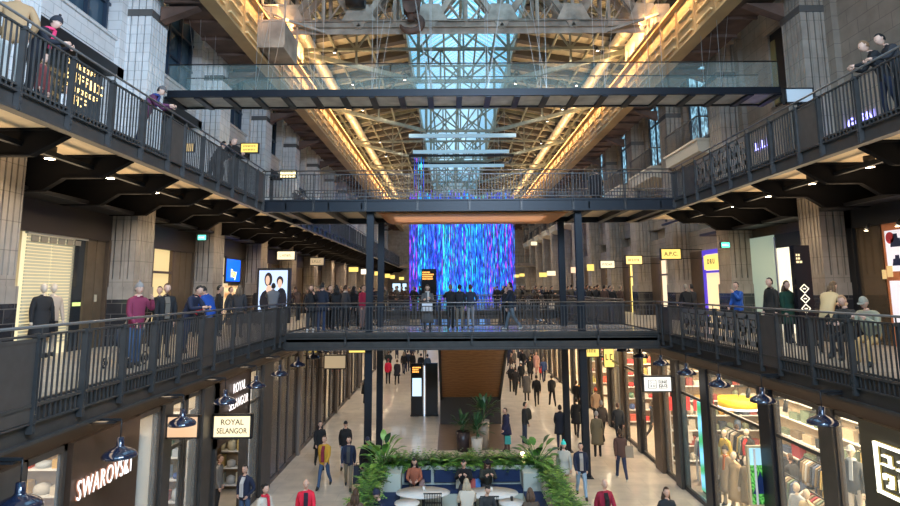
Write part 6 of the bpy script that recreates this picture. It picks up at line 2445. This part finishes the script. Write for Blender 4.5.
for i, (px, c, lab) in enumerate(((473, (.55, .12, .1), 'red and white paper cup bag held between the couple on the blue bench'), (478, (.1, .25, .6), 'blue patterned small bag on the bench between the couple'), (458.5, (.42, .38, .3), 'beige cloth bag on the bench left of the man in black'), (422, (.35, .22, .2), 'striped soft bag on the bench beside the woman with the phone'))):
    p_ = at_y(px, 484, 20.75)
    bag('small_bag', lab, 'bag', (p_.x, 20.72, G + .47), .17, .12, .26, fab(c), .06)
# pushchair behind the left railing
px_, Y_ = -7.0, at_x(127, 340, -7.0).y
t = thing('pushchair', 'dark pushchair parked behind the left first gallery railing below the maroon jacket', 'pushchair', (px_, Y_, 0))
MB().ball((px_, Y_, .62), (.24, .36, .26), 12).build('seat_pod', fab((.03, .035, .05)), t)
MB().bar((px_ - .22, Y_ - .35, .15), (px_ - .22, Y_ + .45, 1.02), .03).bar((px_ + .22, Y_ - .35, .15), (px_ + .22, Y_ + .45, 1.02), .03).bar((px_ - .22, Y_ + .45, 1.02), (px_ + .22, Y_ + .45, 1.02), .035).bar((px_ - .2, Y_ + .3, .15), (px_ - .2, Y_ - .1, .6), .03).bar((px_ + .2, Y_ + .3, .15), (px_ + .2, Y_ - .1, .6), .03).build('frame', CHROME, t)
for dx in (-.26, .26):
    for dy, r in ((-.35, .11), (.3, .15)):
        w_ = MB()
        pts = [(px_ + dx, Y_ + dy + r * math.cos(a) * .85, r + r * math.sin(a) * .85) for a in [2 * PI * i / 14 for i in range(15)]]
        w_.tube(pts, .02, 6)
        for a in range(3):
            w_.bar((px_ + dx, Y_ + dy - r * .8 * math.cos(a * PI / 3), r - r * .8 * math.sin(a * PI / 3)), (px_ + dx, Y_ + dy + r * .8 * math.cos(a * PI / 3), r + r * .8 * math.sin(a * PI / 3)), .012)
        w_.build('wheel', BLACK, t)

# ------------------------------------------------------------------ store contents, right (behind glass)
MANQ = mat('mannequin ivory', (.66, .54, .42), .45)
for (px, py, zh, lab, top, legs, kw) in (
    (724.5, 434.5, -3.3, 'mannequin in mustard yellow coat behind the front three, right store window', (.48, .33, .05), KH, dict(bulk=.025, coat=.6)),
    (747, 433.6, -3.3, 'mannequin in black jacket with red print behind the front three, right store window', (.03, .03, .03), BK, dict(bulk=.022, inner=(.55, .03, .03))),
    (725.4, 451, -3.4, 'mannequin with dark knitted hat and beige coat with orange lining, right store window', (.45, .33, .2), (.5, .38, .24), dict(hat=('beanie', (.04, .035, .03)), bulk=.03, coat=.45, scarf=(.55, .15, .04))),
    (734, 457, -3.5, 'mannequin in long camel coat in the middle of the right store window', (.50, .36, .2), (.5, .4, .25), dict(bulk=.03, coat=.4)),
    (746.6, 462, -3.5, 'mannequin in brown gilet over beige, rightmost of the three in front, store window', (.24, .19, .13), (.52, .42, .28), dict(bulk=.028, coat=.5)),
    (797, 489, -3.5, 'mannequin with bare ivory head and pale blue top at the bottom of the next window', (.5, .55, .6), (.5, .45, .38), dict(bulk=.02)),
    (807, 496, -3.5, 'mannequin in cream jacket at the bottom of the next window, right one', (.62, .5, .32), (.5, .45, .38), dict(bulk=.025)),
):
    p_ = at_z(px, py, zh)
    h_ = 1.0
    zz = zh - 1.62
    person(max(p_.x, GR + .4), p_.y, zz, -70, 'mannequin', lab, top, legs, hair=None, skin=MANQ, name='mannequin', cat='mannequin', **kw)
    single('display_plinth', MB().box(-.3, -.3, 0, .3, .3, max(.03, zz - G)), WHITE, 'white plinth under the ' + lab.split(',')[0][:60], 'plinth', 'mannequin plinths', (0, 0, 0)).location = (max(p_.x, GR + .4), p_.y, G)
p_ = at_x(851, 453, 8.6)
person(8.6, p_.y, p_.z - 1.62, -60, 'mannequin', 'mannequin in white cap, grey scarf jacket and cream trousers in the narrow right window', (.10, .11, .12), (.66, .6, .5), hair=None, skin=MANQ, name='mannequin', cat='mannequin', hat=('cap', (.6, .6, .6)), scarf=(.5, .55, .6), bulk=.025)
single('display_plinth', MB().box(-.4, -.4, 0, .4, .4, p_.z - 1.62 - G), WHITE, 'tall white plinth below the mannequin in the narrow right window', 'plinth').location = (8.6, p_.y, G)
# two mannequins in the left first gallery window
for (px, py, zh, lab, top, legs, kw) in ((38, 282, 1.62, 'mannequin in black trench coat in the left gallery window before the blinds', (.02, .02, .022), (.2, .18, .15), dict(coat=.5, bulk=.02)),
                                         (48, 285, 1.6, 'pale mannequin with dark bag beside the one in black trench coat, left gallery window', (.45, .36, .28), (.4, .32, .24), dict(bulk=.015))):
    Y_ = at_x(px, py, -9.95).y
    person(-9.8, Y_, 0.02, 60, 'mannequin', lab, top, legs, hair=None, skin=MANQ, name='mannequin', cat='mannequin', **kw)
bag('handbag', 'black handbag hanging from the pale mannequin in the left gallery window', 'bag', (-9.6, at_x(53, 300, -9.6).y, .65), .3, .12, .25, BLACK, .35)

# hedge picture light box with navy garment
a, b_ = at_y(751, 506, 16.3), at_y(776.5, 444, 16.3)
zb_, zt_ = a.z, at_y(763, 446, 16.3).z
t = thing('picture_panel', 'bright picture panel of a green hedge with a navy garment, right store window', 'picture', (a.x, 16.3, zb_))
MB().box(a.x, 16.3, zb_, b_.x, 16.4, zt_).build('frame', mat('cream frame', (.6, .48, .3), .5), t)
MB().box(a.x + .05, 16.27, zb_ + .05, b_.x - .08, 16.3, zt_ - .45).build('hedge_print', wave_mat('hedge print', (.01, .08, .01), (.12, .45, .08), 'DIAGONAL', 4, distort=22, em=.55), t)
MB().box(a.x + .05, 16.27, zt_ - .45, b_.x - .08, 16.3, zt_ - .05).build('sky_print', mat('sky print', (.3, .5, .6), .5, em=(.4, .7, .8), es=.5), t)
mx_ = (a.x + b_.x) / 2 - .1
MB().prism([(mx_ - .22, zb_ + .3), (mx_ + .2, zb_ + .3), (mx_ + .1, zt_ - .9), (mx_ - .02, zt_ - .6), (mx_ - .12, zt_ - .9)], 'y', 16.24, 16.26).build('garment_print', mat('navy garment', (.01, .03, .12), .6), t)
MB().box(mx_ + .1, 16.24, zb_ + .05, b_.x - .1, 16.26, zb_ + .4).build('orange_print', mat('orange print', (.7, .15, .03), .6), t)
MB().box(a.x + .12, 16.22, zb_ + .05, a.x + .17, 16.24, zt_ - .05).build('white_stripe', WHITE, t)
# led picture column
t = thing('led_display', 'tall blue and green lit display screen behind the glass left of the mannequins', 'screen', (8.35, 19.5, G))
MB().box(8.3, 20.5, G + .1, 8.36, 21.6, -2.2).build('screen', wave_mat('led blue green', (.02, .35, .1), (.2, .6, 1.0), 'Z', .35, distort=4, em=1.0), t)
MB().box(8.36, 20.45, G, 8.45, 21.65, -2.15).build('housing', BLACK, t)
# yellow curved ceiling sign
p_ = at_x(739, 402, 10.2)
t = thing('ring_sign', 'large yellow ring sign hanging inside the right clothes store', 'sign', (10.2, p_.y, p_.z))
MB().lathe([(.66, -.14), (.7, -.14), (.7, .14), (.66, .14)], (10.2, p_.y, p_.z), 30).build('ring', mat('yellow ring', (.8, .5, .02), .5, em=(1, .65, .02), es=.35), t)
MB().lathe([(.5, -.2), (.7, -.2), (.7, -.17), (.5, -.17)], (10.2, p_.y, p_.z), 30).build('light_ring', glow('ring white', (1, .95, .85), 3), t)
MB().box(10.19, p_.y, p_.z + .16, 10.21, p_.y + .02, -.75).build('hanger', BLACK, t)

# clothes rails, garments and tables
GC = [(.04, .045, .06), (.32, .04, .05), (.45, .36, .25), (.5, .5, .5), (.09, .12, .2), (.2, .15, .1), (.02, .02, .02), (.42, .3, .1), (.15, .2, .14), (.6, .55, .48)]


def clothes_rail(x, y, n, label, along='y', z=G, h=1.5, seed=0, gl=''):
    t = thing('clothes_rail', label, 'clothes rail', (x, y, z))
    L = n * .13
    u = (lambda a: (x, y + a)) if along == 'y' else (lambda a: (x + a, y))
    fr = MB()
    a0, a1 = u(0), u(L)
    fr.bar((*a0, z + h), (*a1, z + h), .03).bar((*a0, z), (*a0, z + h), .03).bar((*a1, z), (*a1, z + h), .03)
    fr.build('frame', BLACK, t)
    rr = random.Random(seed)
    for i in range(n):
        c = rr.choice(GC)
        cx, cy = u(.07 + i * .13)
        q = MB()
        L_ = rr.uniform(.65, .95)
        if along == 'y':
            q.prism([(cx - .2, z + h - .12), (cx - .06, z + h - .03), (cx + .06, z + h - .03), (cx + .2, z + h - .12), (cx + .27, z + h - .6), (cx + .19, z + h - .6), (cx + .2, z + h - L_), (cx - .2, z + h - L_), (cx - .19, z + h - .6), (cx - .27, z + h - .6)], 'y', cy - .035, cy + .035)
        else:
            q.prism([(cy - .2, z + h - .12), (cy - .06, z + h - .03), (cy + .06, z + h - .03), (cy + .2, z + h - .12), (cy + .27, z + h - .6), (cy + .19, z + h - .6), (cy + .2, z + h - L_), (cy - .2, z + h - L_), (cy - .19, z + h - .6), (cy - .27, z + h - .6)], 'x', cx - .035, cx + .035)
        single('hanging_garment', q, fab(c), 'garment hanging on the ' + gl, 'garment', 'garments on the ' + gl, (cx, cy, z + h - L_))


RL = [(9.2, 15.4, 12, 'y', 'rail behind the hedge picture'), (10.9, 15.0, 14, 'y', 'back rail of the clothes store near the hedge picture'), (9.4, 17.6, 10, 'y', 'rail behind the three front mannequins'),
      (10.9, 18.2, 14, 'y', 'back rail behind the front mannequins'), (8.7, 13.6, 7, 'x', 'rail in the window with the bare headed mannequins'), (9.0, 11.9, 8, 'x', 'rail in the narrow right window'),
      (8.8, 21.6, 9, 'y', 'rail beside the steel corner column of the store'), (10.4, 22.5, 14, 'y', 'rail in the shop with red banners'), (9.0, 24.6, 9, 'y', 'rail behind the brown wall pier'), (10.3, 27.2, 12, 'y', 'rail in the shop beyond the logo box sign')]
for i, (x, y, n, al, gl) in enumerate(RL):
    clothes_rail(x, y, n, 'black clothes rail with garments, ' + gl, al, G, 1.55, 50 + i, gl)


def display_table(x, y, w, d, h, topm, label, group, nx, ny, seed, gl):
    t = thing('display_table', label, 'table', (x, y, G))
    MB().box(x - w / 2, y - d / 2, G + h - .06, x + w / 2, y + d / 2, G + h).build('table_top', topm, t)
    for sx in (-1, 1):
        for sy in (-1, 1):
            MB().box(x + sx * (w / 2 - .05) - .03, y + sy * (d / 2 - .05) - .03, G, x + sx * (w / 2 - .05) + .03, y + sy * (d / 2 - .05) + .03, G + h - .06).build('leg', topm, t)
    rr = random.Random(seed)
    for i in range(nx):
        for j in range(ny):
            cx, cy = x - w / 2 + w * (i + .5) / nx, y - d / 2 + d * (j + .5) / ny
            q = MB()
            c1 = rr.choice(GC)
            nn = rr.randint(2, 6)
            for k in range(nn):
                o = rr.uniform(-.01, .01)
                q.box(cx - .12 + o, cy - .15, G + h + k * .035, cx + .12 + o, cy + .15, G + h + k * .035 + .03)
            single('folded_clothes', q, fab(c1), 'stack of folded clothes on the ' + gl, 'folded clothes', 'stacks of folded clothes on the ' + gl, (cx, cy, G + h))


OAKT = mat('orange oak table', (.42, .2, .07), .5)
display_table(9.3, 13.4, 1.1, 1.5, .9, OAKT, 'orange wooden table with dark folded clothes in the window with bare headed mannequins', None, 3, 4, 3, 'orange wooden table')
display_table(9.0, 12.0, .9, .8, .8, WHITE, 'white table with folded clothes in the narrow right window', None, 2, 2, 4, 'white table in the narrow window')
display_table(10.4, 16.6, 1.3, 1.2, .85, WHITE, 'white table with folded clothes behind the mannequins', None, 4, 3, 5, 'white table behind the mannequins')
display_table(9.1, 22.4, .9, 1.2, .85, WHITE, 'white table with bright folded clothes under the logo box sign', None, 2, 3, 6, 'table under the logo box sign')


def shelf_unit(s, y0, y1, label, gl, seed, rows=5, cols=8, goods='box', x=None, item='boxed item', group=None, pal=None, md=None):
    """shelving against the back wall with countable goods"""
    w = (WL + .12 if s < 0 else WR - .12) if x is None else x
    xf = w - s * .35
    t = thing('shelf_unit', label, 'shelf', ((w + xf) / 2, y0, G))
    H = 3.2
    fr = MB()
    for k in range(rows + 1):
        z = G + .2 + H * k / rows
        fr.box(w, y0, z - .02, xf, y1, z + .02)
    fr.box(w, y0, G, xf, y0 + .04, G + H + .3).box(w, y1 - .04, G, xf, y1, G + H + .3)
    fr.build('frame', md or WHITE, t)
    rr = random.Random(seed)
    for k in range(rows):
        z = G + .22 + H * k / rows
        for c in range(cols):
            y = y0 + .1 + (y1 - y0 - .2) * (c + .5) / cols
            wd = (y1 - y0) / cols * .34
            h_ = rr.uniform(.15, .42)
            q = MB()
            if goods == 'box': q.box(-.11, -wd, 0, .11, wd, h_)
            else: q.lathe([(0, 0), (wd * .8, 0), (wd, h_ * .5), (wd * .4, h_ * .75), (wd * .45, h_), (0, h_)], (0, 0, 0), 10)
            col = rr.choice(pal or GC)
            single(item.replace(' ', '_'), q, fab(col), item + ' on the ' + gl, item.split()[-1], item + 's on the ' + gl).location = ((w + xf) / 2, y, z)


WARM = [(.6, .1, .06), (.62, .55, .45), (.55, .35, .1), (.15, .3, .2), (.05, .1, .3), (.6, .58, .55), (.5, .45, .1)]
shelf_unit(1, 15.2, 24.5, 'tall shelves of folded goods on the back wall of the right clothes store', 'back wall shelves of the right clothes store', 1, 5, 12, item='folded item')
shelf_unit(1, 25.4, 29.4, 'tall colourful shelves in the shop with red banners', 'shelves of the shop with red banners', 2, 5, 10, pal=WARM + [(.7, .05, .05)] * 3, item='packaged toy')
shelf_unit(1, 29.6, 31.6, 'warm lit shelves in the shop beyond the logo box sign', 'shelves beyond the logo box sign', 3, 5, 6, pal=WARM, item='packaged item')
shelf_unit(1, 11.6, 14.6, 'shelves behind the tables by the glowing logo', 'shelves by the glowing logo', 4, 4, 7, item='folded item')
shelf_unit(-1, 8.2, 10.4, 'pale shelves seen through the nearest left shop window', 'shelves of the nearest left shop', 5, 5, 5, goods='vase', x=-10.0, pal=WARM, item='gift item')
0 and shelf_unit(-1, 12.6, 14.0 - .1, 'pale shelves with gifts right of the SWAROVSKI letters', 'shelves right of the SWAROVSKI letters', 6, 6, 4, goods='vase', x=-8.6, pal=WARM, item='gift item')
0 and shelf_unit(-1, 14.4, 17.0, 'pale shelves with gifts behind the peach sign', 'shelves behind the peach sign', 7, 6, 6, goods='vase', x=-8.6, pal=WARM + [(.5, .55, .6)] * 3, item='gift item')
shelf_unit(-1, 19.6, 22.0, 'dark shelves with golden vessels in the ROYAL SELANGOR shop', 'shelves of the ROYAL SELANGOR shop', 8, 5, 4, goods='vase', x=-8.2, pal=[(.55, .4, .15), (.5, .5, .5)], item='metal vessel', md=DWOOD)
shelf_unit(-1, 34, 38, 'far warm shelves in a left shop beyond the steel columns', 'far left shop shelves', 9, 5, 6, goods='vase', x=-8.0, pal=WARM, item='gift item')


def wall_shelf(x0, x1, y, label, gl, seed, rows, cols, item, pal, md=None, hang=False, H=3.3):
    t = thing('shelf_unit', label, 'shelf', ((x0 + x1) / 2, y, G))
    fr = MB()
    for k in range(rows + 1):
        z = G + .2 + H * k / rows
        fr.box(x0, y - .34, z - .02, x1, y, z + .02)
    fr.box(x0, y - .34, G, x0 + .04, y, G + H + .3).box(x1 - .04, y - .34, G, x1, y, G + H + .3).box(x0, y - .02, G, x1, y, G + H + .3, 1)
    fr.build('frame', [md or WHITE, mat('shelf back', (.3, .22, .14), .7)], t)
    rr = random.Random(seed)
    for k in range(rows):
        z = G + .22 + H * k / rows
        for c in range(cols):
            x = x0 + .1 + (x1 - x0 - .2) * (c + .5) / cols
            wd = (x1 - x0) / cols * .4
            h_ = rr.uniform(.25, .9) * H / rows * .8
            q = MB()
            if rr.random() < .6: q.box(-wd, -.12, 0, wd, .12, h_)
            else: q.lathe([(0, 0), (wd * .8, 0), (wd, h_ * .4), (wd * .9, h_ * .8), (wd * .3, h_), (0, h_)], (0, 0, 0), 10)
            single(item.replace(' ', '_'), q, fab(rr.choice(pal)), item + ' on the ' + gl, item.split()[-1], item + 's on the ' + gl).location = (x, y - .18, z)


PA = [(.5, .36, .2), (.06, .07, .1), (.55, .5, .42), (.3, .06, .05), (.12, .16, .25), (.5, .3, .08), (.03, .03, .03), (.2, .22, .14), (.6, .56, .5)]
wall_shelf(8.4, 12.2, 24.95, 'full height shelves facing the hall entrance at the end of the clothes store', 'end shelves of the clothes store', 31, 6, 12, 'folded item', PA)
wall_shelf(8.4, 12.2, 31.95, 'full height shelves at the end of the shop with red banners', 'end shelves of the shop with red banners', 32, 6, 11, 'packaged toy', WARM + [(.7, .05, .05)] * 2)
wall_shelf(8.4, 12.2, 39.95, 'far right shop shelves beyond the steel columns', 'far right shop shelves', 33, 5, 8, 'packaged item', WARM)
wall_shelf(-10.4, -6.9, 22.35, 'glass fronted shelves at the end of the ROYAL SELANGOR shop', 'end shelves of the ROYAL SELANGOR shop', 34, 6, 9, 'metal vessel', [(.55, .4, .15), (.5, .5, .5), (.6, .55, .4)])
wall_shelf(-10.4, -6.9, 17.25, 'pale end shelves with gifts behind the peach sign', 'end shelves behind the peach sign', 35, 6, 9, 'gift item', WARM + [(.5, .55, .6)] * 3)
wall_shelf(-10.4, -6.9, 14.25, 'pale end shelves with gifts behind the SWAROVSKI panel', 'end shelves behind the SWAROVSKI panel', 36, 6, 8, 'gift item', WARM + [(.5, .55, .6)] * 3)
# banners
for i, (x, y, z, w_, h_, c) in enumerate(((8.6, 24.2, -3.0, .9, .5, (.7, .03, .03)), (8.7, 22.0, -2.6, .7, .35, (.7, .04, .04)), (9.2, 26.8, -2.9, .9, .4, (.65, .05, .04)))):
    p = thing('shop_banner', 'red hanging banner in the right shops below the logo box sign, %s' % ['left one', 'right one', 'farthest one'][i], 'banner', (x, y, z))
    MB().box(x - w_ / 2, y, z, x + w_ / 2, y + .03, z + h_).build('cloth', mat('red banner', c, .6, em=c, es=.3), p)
    MB().box(x - w_ / 2, y, z + h_, x - w_ / 2 + .01, y + .01, -.75).box(x + w_ / 2 - .01, y, z + h_, x + w_ / 2, y + .01, -.75).build('wire', BLACK, p)
for i, (px, py) in enumerate(((190, 478), (131, 477), (218, 480), (36, 478), (176, 470))):
    p_ = at_x(px, py, [-7.3, -7.5, -7.1, -7.8, -7.6][i])
    person(p_.x, p_.y, G, [60, 200, 90, 120, 0][i], 'stand', ['shopper in dark coat inside the shop behind the peach sign', 'shopper with brown hair inside the shop right of SWAROVSKI letters', 'shopper in grey inside the shop beside the ROYAL SELANGOR door', 'shopper in grey scarf in the nearest left shop', 'shopper in purple inside the shop behind the black lamp'][i],
           [(.03, .03, .04), (.3, .2, .18), (.2, .2, .2), (.25, .25, .26), (.18, .05, .2)][i], BK, hair=('short', BRH), bulk=.02)
for i, (px, py, c) in enumerate(((652, 402, DG), (675, 403, (.3, .28, .26)), (736, 425, BK), (706, 420, (.35, .1, .08)), (790, 440, DG))):
    p_ = at_x(px, py, [9.0, 9.3, 10.4, 10.2, 10.3][i])
    person(p_.x, p_.y, G, [90, 0, 150, 30, 200][i], ['walk', 'stand', 'phone', 'stand', 'walk'][i], 'shopper inside the right stores, %s' % ['left of the logo box sign', 'right of the logo box sign', 'deep behind the mannequins', 'near the blue display screen', 'behind the black lamp in the next window'][i],
           c, BK, hair=('short', BRH), bulk=.02)

# ================================================================== LIGHT
wd = bpy.data.worlds.new('sky')
SC.world = wd
wd.use_nodes = True
bg = wd.node_tree.nodes['Background']
bg.inputs['Color'].default_value = (0.13, 0.52, 0.86, 1)
bg.inputs['Strength'].default_value = 1.3
def spot(name, loc, power, col, ang, rad=.12):
    l = bpy.data.lights.new(name, 'SPOT')
    l.energy = power
    l.color = col
    l.spot_size = R(ang)
    l.spot_blend = .6
    l.shadow_soft_size = rad
    o = bpy.data.objects.new(name, l)
    COL.objects.link(o)
    o.location = loc


# added fill spots for the right wall, where no gallery hangs below
for k in range(2, 13):
    spot('right_wall_fill', (PR - 1.0, PY0 + PSP * k - 2.2, 10.5), 330, (1, .80, .58), 120)
    spot('right_gallery_fill', (PR - 1.2, PY0 + PSP * k - 2.2, 4.6), 110, (1, .76, .48), 140)  # added spot filling the right first gallery, no fitting hangs here
# daylight through the skylight
area('daylight_skylight', (XC, 50, 19.9), 6, 80, 2800, (.55, .8, 1.0))
# daylight from the tall windows behind the viewer
area('daylight_window', (XC, -5.5, 9.5), 15, 6, 900, (.68, .82, 1.0), (R(82), 0, 0))
aim(area('daylight_left_fill', (2.5, 2.0, 9.5), 7, 4.5, 2600, (.60, .77, 1.0)), (-10, 17, 8.6))  # extra area light added to brighten the upper left wall like daylight
# warm uplights washing the runway girders and roof
for s in (-1, 1):
    x = XC + s * 7.55
    area('girder_wash', (x, 52, 12.9), .25, 92, 2300, (1, .58, .22), (0, R(s * -105 + (0)), 0))
    area('roof_uplight', (XC + s * 7.0, 63, 12.4), .3, 70, 850, (1, .72, .38), (R(180), 0, 0))
# gallery downlights, added soffit fill, shopfront wash
for s in (-1, 1):
    e1, e2, p, w, g = side(s)
    x = -8.4 if s < 0 else 9.8
    y = 11 + (1.6 if s < 0 else .8)
    while y < (90 if s < 0 else B2B):
        spot('downlight_beam', (x, y, L2 - .62), 75 * (1 if y < 45 else 2), (1, .76, .48), 150)
        y += 2.33 * (1 if y < 45 else 2)
    Lc = 78 if s < 0 else 21
    area('soffit_fill', (e2 + s * 1.3, 6.2 + Lc / 2, L2 - 1.15), .4, Lc, 360 * Lc / 78, (1, .74, .46), (R(180), 0, 0))  # added upward strip brightening the soffit in place of bounced light
    area('shopfront_wash', (e1 - s * .05, 42, -.62), .2, 66, 120, (1, .74, .48))
# hall floods high above the floor
for y in (20.6, 30.6, 40.8, 51.0, 61.2, 71.4, 81.6):
    for s in (-1, 1):
        spot('truss_flood', (XC + s * 5, y, 13.7), 800, (1, .86, .68), 125)
area('under_bridge_light', (XC, 25.3, -.66), 8, 2.5, 60, (1, .8, .6))
area('bridge_soffit_light', (XC, 25, L2 - .6), 6, 2, 22, (1, .8, .6), (R(180), 0, 0))

SC.view_settings.view_transform = 'Standard'
SC.view_settings.look = 'None'
SC.view_settings.gamma = 1.0
SC.view_settings.use_curve_mapping = False
SC.view_settings.exposure = 0.6
SC.cycles.use_denoising = True
SC.cycles.max_bounces = 6
SC.cycles.transparent_max_bounces = 16
SC.cycles.caustics_reflective = False
SC.cycles.caustics_refractive = False
SC.cycles.sample_clamp_indirect = 4
for o in list(SC.objects):
    if '_o' in o: del o['_o']
